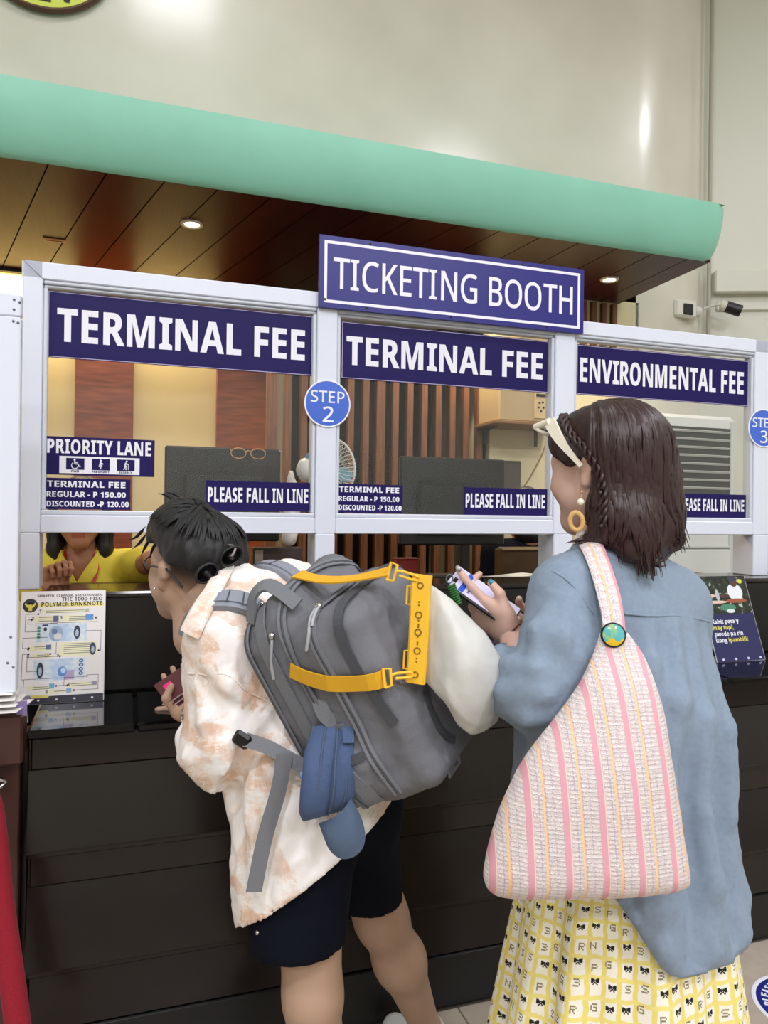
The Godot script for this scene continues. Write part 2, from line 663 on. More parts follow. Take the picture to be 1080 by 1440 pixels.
func materials() -> void:
	var fine := noise_tex(0.06, [], 3, 256, 4, true, 2.0)
	var wrinkle := noise_tex(0.012, [], 5, 256, 3, true, 6.0)
	M.wall = tri_tex(mat(Color(0.86, 0.845, 0.785), 0.32), noise_tex(0.01, [Color(0.93, 0.93, 0.92), Color(1, 1, 1)], 8, 256, 4), 0.4, wrinkle, 0.05, true)
	M.wall.clearcoat_enabled = true; M.wall.clearcoat = 0.45; M.wall.clearcoat_roughness = 0.16
	M.wall_side = tri_tex(mat(Color(0.82, 0.82, 0.76), 0.4), null, 0.4, wrinkle, 0.05, true)
	M.ceiling = mat(Color(0.9, 0.9, 0.87), 0.8)
	M.fascia = tri_tex(mat(Color(0.565, 0.82, 0.72), 0.45), noise_tex(0.012, [Color(0.94, 0.96, 0.95), Color(1, 1, 1)], 9, 256, 4), 0.7, wrinkle, 0.12, true)
	M.soffit_back = mat(Color(0.27, 0.09, 0.09), 0.7)
	var wood := noise_tex(0.02, [Color(0.66, 0.6, 0.56), Color(1, 1, 1)], 11, 256, 5)
	M.planks = []
	for i in 4:
		var m := mat([Color(0.275, 0.085, 0.1), Color(0.295, 0.095, 0.108), Color(0.26, 0.078, 0.094), Color(0.285, 0.09, 0.103)][i], 0.32)
		m.metallic_specular = 0.28
		m.albedo_texture = wood; m.uv1_triplanar = true; m.uv1_scale = Vector3(9, 9, 0.6)
		M.planks.append(m)
	M.slat = mat(Color(0.52, 0.33, 0.18), 0.5); M.slat.albedo_texture = wood; M.slat.uv1_triplanar = true; M.slat.uv1_scale = Vector3(9, 0.6, 9)
	M.panel_wood = mat(Color(0.62, 0.32, 0.18), 0.4); M.panel_wood.albedo_texture = wood; M.panel_wood.uv1_triplanar = true; M.panel_wood.uv1_scale = Vector3(0.7, 6, 6)
	M.office_wall = mat(Color(0.86, 0.81, 0.65), 0.6)
	M.alu = mat(Color(0.88, 0.9, 0.95), 0.3)
	M.alu_bead = mat(Color(0.83, 0.85, 0.89), 0.35)
	M.glass = mat(Color(0.9, 0.93, 0.92, 0.01), 0.02); M.glass.metallic_specular = 0.36; M.glass.transparency = BaseMaterial3D.TRANSPARENCY_ALPHA
	M.navy = tri_tex(mat(Color(0.115, 0.075, 0.335), 0.45), null, 3.0, fine, 0.1)
	M.navy.metallic_specular = 0.32
	M.royal = mat(Color(0.125, 0.115, 0.48), 0.38)
	M.step = mat(Color(0.26, 0.42, 0.82), 0.35)
	M.white = mat(Color(0.94, 0.94, 0.97), 0.45)
	M.paper = mat(Color(0.93, 0.92, 0.9), 0.6)
	M.black = mat(Color(0.035, 0.035, 0.04), 0.4)
	M.counter = tri_tex(mat(Color(0.1, 0.066, 0.058), 0.25), noise_tex(0.03, [Color(0.85, 0.85, 0.85), Color(1, 1, 1)], 13, 256, 4), 1.5, wrinkle, 0.06, true)
	M.counter.clearcoat_enabled = true; M.counter.clearcoat = 0.25; M.counter.metallic_specular = 0.4; M.counter.clearcoat_roughness = 0.15
	M.plinth = mat(Color(0.06, 0.06, 0.065), 0.4)
	M.granite = tri_tex(mat(Color(0.5, 0.5, 0.52), 0.07), noise_tex(0.35, [Color(0.03, 0.03, 0.035), Color(0.06, 0.06, 0.065), Color(0.1, 0.1, 0.11), Color(0.32, 0.32, 0.33)], 17, 256, 2), 2.5, null, 1.0, true)
	M.brown_gate = mat(Color(0.26, 0.15, 0.13), 0.35)
	M.steel = mat(Color(0.8, 0.8, 0.8), 0.22, 1.0)
	M.tile = []
	for i in 3:
		M.tile.append(tri_tex(mat([Color(0.74, 0.69, 0.62), Color(0.72, 0.67, 0.6), Color(0.75, 0.7, 0.64)][i], 0.22), noise_tex(0.03, [Color(0.93, 0.93, 0.93), Color(1, 1, 1)], 19 + i, 256, 4), 1.4, null, 1.0, true))
	M.grout = mat(Color(0.42, 0.38, 0.34), 0.8)
	M.velvet = tri_tex(mat(Color(0.62, 0.05, 0.14), 0.9), noise_tex(0.12, [Color(0.75, 0.75, 0.75), Color(1, 1, 1)], 23, 256, 3), 6.0, fine, 0.5)
	M.velvet.rim_enabled = true; M.velvet.rim = 0.6; M.velvet.rim_tint = 0.6
	M.skin = mat(Color(0.71, 0.58, 0.49), 0.5); M.skin.subsurf_scatter_enabled = true; M.skin.subsurf_scatter_strength = 0.04
	M.skin.vertex_color_use_as_albedo = true
	M.eye = mat(Color(0.92, 0.91, 0.9), 0.15)
	M.iris = mat(Color(0.08, 0.045, 0.03), 0.15)
	M.hair_black = tri_tex(mat(Color(0.07, 0.062, 0.064), 0.52), null, 14.0, fine, 0.5)
	M.hair_brown = tri_tex(mat(Color(0.22, 0.125, 0.12), 0.4), noise_tex(0.05, [Color(0.75, 0.7, 0.7), Color(1, 1, 1)], 27, 256, 3), 8.0, null)
	M.gold = mat(Color(0.85, 0.66, 0.38), 0.4, 0.6)
	M.grey_fabric = tri_tex(mat(Color(0.45, 0.455, 0.475), 0.75), noise_tex(0.2, [Color(0.9, 0.9, 0.9), Color(1, 1, 1)], 29, 256, 3), 5.0, fine, 0.35)
	M.grey_web = tri_tex(mat(Color(0.5, 0.51, 0.53), 0.8), noise_tex(0.3, [Color(0.85, 0.85, 0.85), Color(1, 1, 1)], 31, 128, 2), 14.0, fine, 0.5)
	M.strap = tri_tex(mat(Color(0.56, 0.58, 0.62), 0.7), noise_tex(0.3, [Color(0.9, 0.9, 0.9), Color(1, 1, 1)], 32, 128, 2), 12.0, fine, 0.4)
	M.zip = mat(Color(0.27, 0.28, 0.3), 0.6)
	M.yellow_web = tri_tex(mat(Color(0.93, 0.7, 0.13), 0.6), noise_tex(0.3, [Color(0.9, 0.9, 0.9), Color(1, 1, 1)], 31, 128, 2), 14.0, fine, 0.4)
	M.yellow_plastic = mat(Color(0.97, 0.76, 0.2), 0.35)
	M.bag_white = tri_tex(mat(Color(0.84, 0.84, 0.815), 0.5), noise_tex(0.02, [Color(0.94, 0.94, 0.93), Color(1, 1, 1)], 33, 256, 3), 4.0, wrinkle, 0.35)
	M.shorts = tri_tex(mat(Color(0.05, 0.062, 0.1), 0.95), null, 6.0, fine, 0.4); M.shorts.metallic_specular = 0.25
	M.cap_denim = tri_tex(mat(Color(0.31, 0.39, 0.53), 0.8), noise_tex(0.15, [Color(0.82, 0.84, 0.88), Color(1, 1, 1)], 35, 256, 3), 7.0, fine, 0.5)
	M.cap_brim = tri_tex(mat(Color(0.32, 0.39, 0.48), 0.8), noise_tex(0.15, [Color(0.88, 0.88, 0.9), Color(1, 1, 1)], 35, 256, 3), 7.0, fine, 0.4)
	M.denim = tri_tex(mat(Color(0.53, 0.59, 0.655), 0.85), noise_tex(0.05, [Color(0.9, 0.92, 0.94), Color(0.98, 0.985, 0.99), Color(1, 1, 1)], 37, 512, 5), 3.0, fine, 0.25)
	M.denim.rim_enabled = true; M.denim.rim = 0.15
	M.yellow_polo = tri_tex(mat(Color(0.86, 0.78, 0.26), 0.8), null, 8.0, fine, 0.3)
	M.cream = mat(Color(0.95, 0.92, 0.84), 0.35)
	M.maroon = mat(Color(0.33, 0.12, 0.16), 0.5)
	M.nail_blue = mat(Color(0.3, 0.68, 0.78), 0.2)
	M.ac = mat(Color(0.85, 0.86, 0.83), 0.4)
	M.ac_dark = mat(Color(0.2, 0.21, 0.19), 0.5)
	M.monitor = mat(Color(0.06, 0.065, 0.065), 0.4)

# ---------------------------------------------------------------- the hall
func hall() -> void:
	var f := struct("floor", MB.new().box(Vector3(1, -0.06, 3.7), Vector3(11.5, 0.1, 12.6)), M.grout)
	var tm := []
	for i in 3: tm.append(MB.new().box(Vector3.ZERO, Vector3(0.597, 0.012, 0.597), 0.002).mesh())
	for i in range(-3, 6):
		for j in range(0, 5):
			var o := obj("tile", tm[0], M.tile[(i * 7 + j * 5 + 30) % 3], f, true)
			o.position = Vector3(0.62 + i * 0.6, -0.006, 0.68 + j * 0.6)
	struct("ceiling", MB.new().box(Vector3(1, 5.45, 3.7), Vector3(11.5, 0.1, 12.6)), M.ceiling)
	# the beige wall above and beside the canopy: flat, then bending away in a rounded corner
	var path := [Vector2(-4.7, -1.5), Vector2(2.93, -1.5)]
	for i in 13:
		var a := deg_to_rad(20.0 * i / 12.0)
		path.append(Vector2(2.95 + 0.75 * sin(a), -1.5 - 0.75 * (1.0 - cos(a))))
	path.append(Vector2(3.6, -1.67))
	var m := MB.new()
	for i in path.size() - 1:
		var p: Vector2 = path[i]; var q: Vector2 = path[i + 1]
		var low := 2.78 if i == 0 else 0.0
		var n0 := Vector3(0, 0, 1); var n1 := n0
		if i >= 1:
			n0 = Vector3(sin(deg_to_rad(20.0 * clampf((i - 1.0) / 12.0, 0, 1))), 0, cos(deg_to_rad(20.0 * clampf((i - 1.0) / 12.0, 0, 1))))
			n1 = Vector3(sin(deg_to_rad(20.0 * clampf(i / 12.0, 0, 1))), 0, cos(deg_to_rad(20.0 * clampf(i / 12.0, 0, 1))))
		var a := m.vert(Vector3(p.x, low, p.y), n0); var b := m.vert(Vector3(q.x, low, q.y), n1); var c := m.vert(Vector3(q.x, 5.42, q.y), n1); var d := m.vert(Vector3(p.x, 5.42, p.y), n0)
		m.tri(a, b, c); m.tri(a, c, d)
	m.box(Vector3(-0.9, 4.1, -1.6), Vector3(7.6, 2.64, 0.19))
	m.box(Vector3(3.25, 2.7, -1.95), Vector3(0.7, 5.4, 0.3))
	struct("wall_back", m, M.wall)
	# the wall to the right, turned towards the hall, with a shallow ledge
	var dir := Vector3(0.92, 0, 0.39).normalized()
	var b2 := basis_of(dir, Vector3.UP)
	var w := MB.new().box(Vector3(3.56, 2.71, -1.66) + dir * 1.3 - b2.z * 0.06, Vector3(2.6, 5.42, 0.12), 0.0, b2)
	var wr := struct("wall_right", w, M.wall_side)
	obj("ledge", MB.new().box(Vector3(3.6, 2.95, -1.63) + dir * 1.3, Vector3(2.56, 0.15, 0.10), 0.01, b2), M.wall_side, wr)
	obj("ledge", MB.new().box(Vector3(3.6, 2.80, -1.64) + dir * 1.3, Vector3(2.5, 0.06, 0.04), 0.006, b2), M.wall_side, wr)
	struct("wall_side", MB.new().box(Vector3(6.3, 2.71, 4.4), Vector3(0.12, 5.42, 11.2)), M.wall_side)
	struct("wall_left", MB.new().box(Vector3(-4.75, 2.71, 3.7), Vector3(0.12, 5.42, 12.6)), M.wall_side)
	struct("wall_front", MB.new().box(Vector3(1, 2.71, 9.9), Vector3(11.5, 5.42, 0.12)), M.wall_side)
	# conduit up the corner
	var pipe := obj("conduit", MB.new().tube([Vector3(3.57, 2.4, -1.6), Vector3(3.57, 5.4, -1.6)], 0.013, 10), mat(Color(0.66, 0.64, 0.58), 0.4))
	tag(pipe, "thin painted conduit running up the wall corner right of the canopy", "pipe")
	# canopy: green rounded fascia, plank soffit
	var prof := []
	for i in 13:
		var a := PI * 0.5 * i / 12.0
		prof.append(Vector2(-0.70 + 0.085 * sin(a), 2.70 + 0.26 * (1.0 - cos(a)) ** 0.8))
	var fas := MB.new()
	var ends := []
	# runs along the front, then round the right end back to the wall
	var run := [[Vector2(-3.6, 0), Vector2(0, 1)]]
	for i in 12: run.append([Vector2(lerpf(-3.0, 2.70, i / 11.0), 0), Vector2(0, 1)])
	for i in range(1, 9):
		var a := PI * 0.5 * i / 8.0
		run.append([Vector2(2.70 + 0.07 * sin(a), -0.07 * (1 - cos(a))), Vector2(sin(a), cos(a))])
	run.append([Vector2(2.785, -0.45), Vector2(1, 0)])
	run.append([Vector2(2.80, -0.80), Vector2(1, 0)])
	var rows := []
	for r in run:
		var row := []
		for k in prof.size():
			var e: float = prof[k].x + 0.70
			var at := Vector3(r[0].x + r[1].x * e, prof[k].y, -0.70 + r[0].y + r[1].y * e)
			var tn: Vector2 = prof[mini(k + 1, 12)] - prof[maxi(k - 1, 0)]
			var nn := Vector3(r[1].x * tn.y, -tn.x, r[1].y * tn.y).normalized()
			row.append(fas.vert(at, nn))
		rows.append(row)
	for i in rows.size() - 1:
		for k in 12:
			fas.tri(rows[i][k], rows[i + 1][k], rows[i + 1][k + 1]); fas.tri(rows[i][k], rows[i + 1][k + 1], rows[i][k + 1])
	# top of the canopy back to the wall
	fas.quad([Vector3(-3.6, 2.96, -0.62), Vector3(2.78, 2.96, -0.62), Vector3(2.86, 2.96, -1.49), Vector3(-3.6, 2.96, -1.49)], Vector3.UP)
	var can := struct("trim_1", fas, M.fascia)
	can.set_meta("label", "green rounded fascia of the canopy above the booth")
	# soffit: a dark board with planks under it
	var so := struct("trim_2", MB.new().box(Vector3(-0.45, 2.745, -1.1), Vector3(6.36, 0.06, 0.78)).box(Vector3(-0.8, 2.745, -1.8), Vector3(5.6, 0.06, 0.62)), M.soffit_back)
	so.set_meta("label", "plank soffit under the canopy")
	var k := 0
	var x := -3.0
	while x < 2.72:
		var lean := lerpf(-0.25, 0.05, smoothstep(1.0, 2.7, x))
		var back := -2.1 if x < 2.1 else -1.5
		var wd := 0.205 if k % 2 else 0.212
		var x1 := minf(x + wd - 0.006, 2.765)
		var lean1 := lerpf(-0.25, 0.05, smoothstep(1.0, 2.7, x + wd))
		var top := 2.714; var bot := 2.701
		var z0 := -0.702
		var p := [Vector3(x, bot, z0), Vector3(x1, bot, z0), Vector3(x1 + lean1 * (z0 - back), bot, back), Vector3(x + lean * (z0 - back), bot, back)]
		# the seam side is bevelled
		var pm := MB.new()
		pm.quad(p, Vector3.DOWN)
		var up := Vector3(0, top - bot, 0)
		for e in 4:
			var a: Vector3 = p[e]; var b: Vector3 = p[(e + 1) % 4]
			var o: Vector3 = (a + b) * 0.5 - (p[0] + p[2]) * 0.5
			var en := (b - a).cross(Vector3.UP).normalized()
			if en.dot(o) < 0: en = -en
			pm.quad([a, b, b + up, a + up], en)
		obj("plank", pm, M.planks[k % 4], so)
		x += wd
		k += 1
	# the last plank's end is rounded by the canopy's end trim
	downlight(Vector3(0.264, 2.699, -1.11), "bright round downlight in the plank soffit above the left window", 0.9)
	downlight(Vector3(1.7, 2.699, -1.25), "round downlight in the plank soffit hidden behind the big blue board", 1.6)
	downlight(Vector3(2.465, 2.699, -1.115), "small round downlight in the plank soffit at the canopy's right end", 0.45)
	var sl := thing("soffit_vent", "small pale slot plate on the plank soffit above the frame corner", "vent", Vector3(-0.337, 2.698, -1.55))
	obj("plate", MB.new().box(Vector3.ZERO, Vector3(0.1, 0.006, 0.045), 0.002), mat(Color(0.72, 0.55, 0.42), 0.5), sl, true)
	obj("slot", MB.new().box(Vector3(0, -0.003, 0), Vector3(0.075, 0.003, 0.012), 0.001), mat(Color(0.35, 0.22, 0.16), 0.6), sl, true)
	# round yellow sign high on the wall
	var rs := thing("round_wall_sign", "round yellow sign with brown rim high on the wall at the left", "sign", Vector3(-0.40, 4.06, -1.48))
	obj("disc", MB.new().lathe([Vector2(0.0, 0.02), Vector2(0.312, 0.02), Vector2(0.32, 0.016)], Transform3D(Basis(Vector3.RIGHT, PI / 2), Vector3.ZERO), 48), mat(Color(0.83, 0.87, 0.33), 0.4), rs, true)
	obj("rim", MB.new().lathe([Vector2(0.316, 0.0), Vector2(0.316, 0.022), Vector2(0.322, 0.026), Vector2(0.331, 0.022), Vector2(0.335, 0.0)], Transform3D(Basis(Vector3.RIGHT, PI / 2), Vector3.ZERO), 48), mat(Color(0.36, 0.22, 0.16), 0.4), rs, true)
	text("R", bold, Vector3(-0.475, 3.83, -1.457), 0.075, 0.11, M.black, rs)
	text("E", bold, Vector3(-0.39, 3.825, -1.457), 0.065, 0.11, M.black, rs)
	text("V", bold, Vector3(-0.29, 3.84, -1.457), 0.08, 0.11, M.black, rs)
	# cameras on the wall right of the canopy
	var c1 := thing("junction_camera", "white boxy device with black square face on wall below canopy end", "camera", Vector3(3.38, 2.74, -1.62))
	obj("housing", MB.new().box(Vector3(-0.03, 0, 0.03), Vector3(0.17, 0.11, 0.09), 0.012), mat(Color(0.84, 0.83, 0.78), 0.45), c1, true)
	obj("front_face", MB.new().box(Vector3(-0.02, -0.005, 0.078), Vector3(0.075, 0.07, 0.012), 0.008), M.black, c1, true)
	obj("side_plate", MB.new().box(Vector3(-0.125, 0, 0.02), Vector3(0.03, 0.1, 0.07), 0.006), mat(Color(0.75, 0.71, 0.66), 0.5), c1, true)
	obj("cable_gland", MB.new().lathe([Vector2(0.0, 0.03), Vector2(0.025, 0.028), Vector2(0.034, 0.01), Vector2(0.034, 0)], Transform3D(Basis(Vector3.RIGHT, PI / 2), Vector3(0.085, 0, 0.03)), 18), mat(Color(0.8, 0.79, 0.75), 0.5), c1, true)
	var c2 := thing("security_camera", "small bullet security camera with black lens on the right wall", "camera", Vector3(3.56, 2.74, -1.55))
	obj("arm", MB.new().tube([Vector3(-0.05, 0.02, -0.02), Vector3(-0.01, 0.035, 0.04), Vector3(0.03, 0.03, 0.06)], 0.009, 8), mat(Color(0.82, 0.81, 0.77), 0.4), c2, true)
	var cb := basis_of(Vector3(0.8, -0.35, 0.45), Vector3.UP)
	var cx := Transform3D(Basis(cb.y, cb.x, cb.z), Vector3(0.01, 0.03, 0.06))
	obj("barrel", MB.new().lathe([Vector2(0, -0.01), Vector2(0.03, 0), Vector2(0.034, 0.1), Vector2(0.03, 0.1), Vector2(0.028, 0.085)], cx, 20), mat(Color(0.84, 0.82, 0.76), 0.4), c2, true)
	obj("lens_face", MB.new().lathe([Vector2(0.0, 0.088), Vector2(0.029, 0.088)], cx, 20), M.black, c2, true)
	obj("hood", MB.new().lathe([Vector2(0.036, 0.03), Vector2(0.037, 0.125)], cx, 20), M.black, c2, true)

# ---------------------------------------------------------------- counter and glazed frame
func booth() -> void:
	var c := thing("counter", "long dark brown panelled counter with black granite top", "counter", Vector3(1.2, 0, 0.3))
	var x0 := -0.215; var x1 := 2.75
	var mid := (x0 + x1) / 2.0; var ln := x1 - x0
	obj("carcass", MB.new().box(Vector3(mid, 0.53, 0.2), Vector3(ln - 0.03, 0.7, 0.34)).box(Vector3(mid, 1.03, 0.04), Vector3(ln - 0.02, 0.27, 0.1)), M.counter, c)
	obj("plinth", MB.new().box(Vector3(mid, 0.076, 0.2), Vector3(ln - 0.02, 0.15, 0.35), 0.004), M.plinth, c)
	# tiers of boards: an upright board, then a board that leans out at its foot
	for b in [[0.795, 0.878, 0.0], [0.515, 0.588, 0.0], [0.165, 0.3, 0.0]]:
		obj("upright_board", MB.new().box(Vector3(mid, (b[0] + b[1]) / 2, 0.375), Vector3(ln - 0.016, b[1] - b[0], 0.03), 0.003), M.counter, c)
	for b in [[0.605, 0.792], [0.322, 0.512]]:
		var hgt: float = b[1] - b[0]
		var tilt := Basis(Vector3.RIGHT, -0.2)
		obj("leaning_board", MB.new().box(Vector3(mid, (b[0] + b[1]) / 2, 0.392), Vector3(ln, hgt * 1.03, 0.018), 0.003, tilt), M.counter, c)
		obj("board_rail", MB.new().box(Vector3(mid, b[0] - 0.004, 0.385), Vector3(ln - 0.01, 0.022, 0.05), 0.003), M.counter, c)
	obj("back_board", MB.new().box(Vector3(mid, 1.04, 0.092), Vector3(ln, 0.262, 0.016), 0.002), tri_tex(mat(Color(0.05, 0.045, 0.045), 0.3), null, 1.0, null), c)
	obj("ledge", MB.new().box(Vector3(mid, 1.178, -0.02), Vector3(ln + 0.01, 0.02, 0.25), 0.006), mat(Color(0.13, 0.11, 0.1), 0.1), c)
	# granite slabs with visible joints
	var xs := [x0 + 0.004, 0.03, 0.63, 1.23, 1.83, 2.43, x1 + 0.01]
	for i in xs.size() - 1:
		obj("granite_slab", MB.new().box(Vector3((xs[i] + xs[i + 1]) / 2, 0.8935, 0.275), Vector3(xs[i + 1] - xs[i] - 0.0015, 0.023, 0.35), 0.006), M.granite, c)
	# the white frame
	var f := thing("window_frame", "white aluminium frame of the booth with three glazed bays", "frame", Vector3(1.08, 1.188, -0.03))
	var posts := [[-0.286, -0.232], [0.575, 0.642], [1.452, 1.532], [2.362, 2.44]]
	for i in 4:
		var p: Array = posts[i]
		var top: float = 2.127 if i in [0, 3] else 2.077
		obj("post", MB.new().box(Vector3((p[0] + p[1]) / 2, (top + 1.35) / 2, -0.03), Vector3(p[1] - p[0], top - 1.35, 0.06), 0.003), M.alu, f)
		obj("lower_post", MB.new().box(Vector3((p[0] + p[1]) / 2, 1.269, -0.055), Vector3(p[1] - p[0] - 0.002, 0.162, 0.11), 0.003), M.alu, f)
	obj("head_rail", MB.new().box(Vector3(1.077, 2.102, -0.03), Vector3(2.73, 0.05, 0.06), 0.003), M.alu, f)
	for i in 3:
		var a: float = posts[i][1]; var b: float = posts[i + 1][0]
		var m := (a + b) / 2.0; var w := b - a
		obj("sill_rail", MB.new().box(Vector3(m, 1.376, -0.03), Vector3(w - 0.001, 0.052, 0.06), 0.003), M.alu, f)
		obj("sill_bead", MB.new().box(Vector3(m, 1.409, -0.026), Vector3(w - 0.001, 0.014, 0.044), 0.003), M.alu_bead, f)
		obj("head_bead", MB.new().box(Vector3(m, 2.0715, -0.026), Vector3(w - 0.001, 0.011, 0.044), 0.003).box(Vector3(m, 2.0615, -0.029), Vector3(w - 0.001, 0.009, 0.034), 0.003), M.alu_bead, f)
		for s in [-1.0, 1.0]:
			var e: float = a + 0.0065 if s < 0 else b - 0.0065
			obj("side_bead", MB.new().box(Vector3(e, 1.736, -0.027), Vector3(0.012, 0.64, 0.042), 0.003), M.alu_bead, f)
		obj("glass_pane", MB.new().box(Vector3(m, 1.737, -0.029), Vector3(w - 0.016, 0.65, 0.005)), M.glass, f)
	# mitre line of the top left corner
	obj("mitre_joint", MB.new().box(Vector3(-0.259, 2.102, 0.0006), Vector3(0.0016, 0.072, 0.0006), 0.0, Basis(Vector3.BACK, 0.82)), mat(Color(0.45, 0.46, 0.5), 0.6), f)
	# white door leaf and brown half door at the left end
	var g := thing("side_door", "white door panel with screws at the left edge of the booth", "door", Vector3(-0.5, 0.96, 0.4))
	obj("stile", MB.new().box(Vector3(-0.262, 1.4275, 0.405), Vector3(0.05, 0.877, 0.03), 0.003), M.alu, g)
	obj("top_rail", MB.new().box(Vector3(-0.56, 1.893, 0.405), Vector3(0.646, 0.052, 0.03), 0.003), M.alu, g)
	obj("panel", MB.new().box(Vector3(-0.585, 1.43, 0.398), Vector3(0.59, 0.87, 0.018), 0.002), M.white, g)
	for q in [[-0.252, 1.905], [-0.252, 1.882], [-0.24, 1.9], [-0.253, 1.855], [-0.243, 1.852], [-0.25, 1.12], [-0.244, 1.05], [-0.256, 1.06]]:
		obj("screw", MB.new().ball(Vector3(q[0], q[1], 0.421), Vector3(0.003, 0.003, 0.0015)), mat(Color(0.55, 0.56, 0.6), 0.4, 0.8), g)
	var h := thing("half_door", "dark brown wooden half door with steel fittings left of the counter", "door", Vector3(-0.5, 0, 0.42))
	obj("top_block", MB.new().box(Vector3(-0.547, 0.885, 0.40), Vector3(0.655, 0.115, 0.09), 0.005), M.brown_gate, h)
	obj("leaf", MB.new().box(Vector3(-0.55, 0.417, 0.385), Vector3(0.64, 0.82, 0.04), 0.003), M.brown_gate, h)
	obj("added_gap_blocker", MB.new().box(Vector3(-0.231, 0.44, 0.3), Vector3(0.03, 0.87, 0.09), 0.003).box(Vector3(-0.31, 0.44, 0.27), Vector3(0.19, 0.87, 0.03), 0.003), M.counter, h)  # unseen dark boards added to block light showing through the door gap
	obj("knob", MB.new().ball(Vector3(-0.30, 0.865, 0.455), Vector3(0.03, 0.032, 0.02)), M.steel, h)
	obj("pull_handle", MB.new().tube(curve([Vector3(-0.36, 0.78, 0.41), Vector3(-0.29, 0.772, 0.435), Vector3(-0.255, 0.785, 0.425), Vector3(-0.29, 0.802, 0.435), Vector3(-0.36, 0.8, 0.41)], 16), 0.0055, 8), M.steel, h)
	var ps := thing("paper_stack", "curled white papers and a small card lying on the half door's top", "paper", Vector3(-0.3, 0.943, 0.41), "")
	for i in 4:
		var pb := Basis(Vector3.UP, 0.12 * i - 0.2) * Basis(Vector3.BACK, 0.05 - 0.03 * i)
		obj("sheet", MB.new().box(Vector3(-0.31 - 0.012 * i, 0.953 + 0.013 * i, 0.40 - 0.004 * i), Vector3(0.19, 0.0015, 0.12), 0.0, pb), M.paper, ps)
	obj("card", MB.new().box(Vector3(-0.223, 0.955, 0.435), Vector3(0.022, 0.035, 0.001), 0.0, Basis(Vector3.UP, 0.2)), mat(Color(0.5, 0.44, 0.62), 0.5), ps)
	# velvet rope hanging at the left edge of the view
	var vr := thing("velvet_rope", "red velvet barrier rope hanging down by the half door", "rope", Vector3(-0.2, 0, 0.75))
	var rp := curve([Vector3(-0.36, 0.775, 0.47), Vector3(-0.2814, 0.7844, 0.5084), Vector3(-0.2400, 0.5813, 0.5858), Vector3(-0.2053, 0.4178, 0.6504), Vector3(-0.1692, 0.2241, 0.7154), Vector3(-0.1285, 0.0636, 0.7714)], 40)
	obj("rope", MB.new().sweep(rp, MB.round_profile(14), [Vector3(0.3, 0.3, 0.9)], [Vector2(0.025, 0.021)]), M.velvet, vr)
	obj("hook", MB.new().tube(curve([Vector3(-0.37, 0.79, 0.44), Vector3(-0.375, 0.77, 0.47), Vector3(-0.35, 0.765, 0.475)], 8), 0.007, 8), M.steel, vr)
	# round floor sticker
	var fs := thing("floor_sticker", "round blue floor sticker with a white rim at the right edge", "sticker", Vector3(1.90, 0.0, 0.70))
	obj("disc", MB.new().lathe([Vector2(0.0, 0.0015), Vector2(0.148, 0.0015), Vector2(0.148, 0.0)], Transform3D(), 48), mat(Color(0.1, 0.16, 0.5), 0.4), fs, true)
	obj("rim", MB.new().lathe([Vector2(0.148, 0.0), Vector2(0.148, 0.0018), Vector2(0.16, 0.0018), Vector2(0.16, 0.0)], Transform3D(), 48), M.white, fs, true)
	var word := "PLEASE"
	for i in word.length():
		var a := deg_to_rad(154.0 - i * 10.0)
		var dirv := Vector3(cos(a), 0, -sin(a))
		var lb := Basis(Vector3(-dirv.z, 0, dirv.x), dirv, Vector3.UP)
		lb = Basis(dirv.cross(Vector3.UP).normalized() * -1.0, dirv, Vector3.UP)
		if lb.determinant() < 0: lb.x = -lb.x
		text(word[i], bold, fs.position + dirv * 0.122 + Vector3(0, 0.0018, 0), 0.016 if word[i] != "L" else 0.014, 0.023, M.white, fs, lb, 0.0005, "letter")

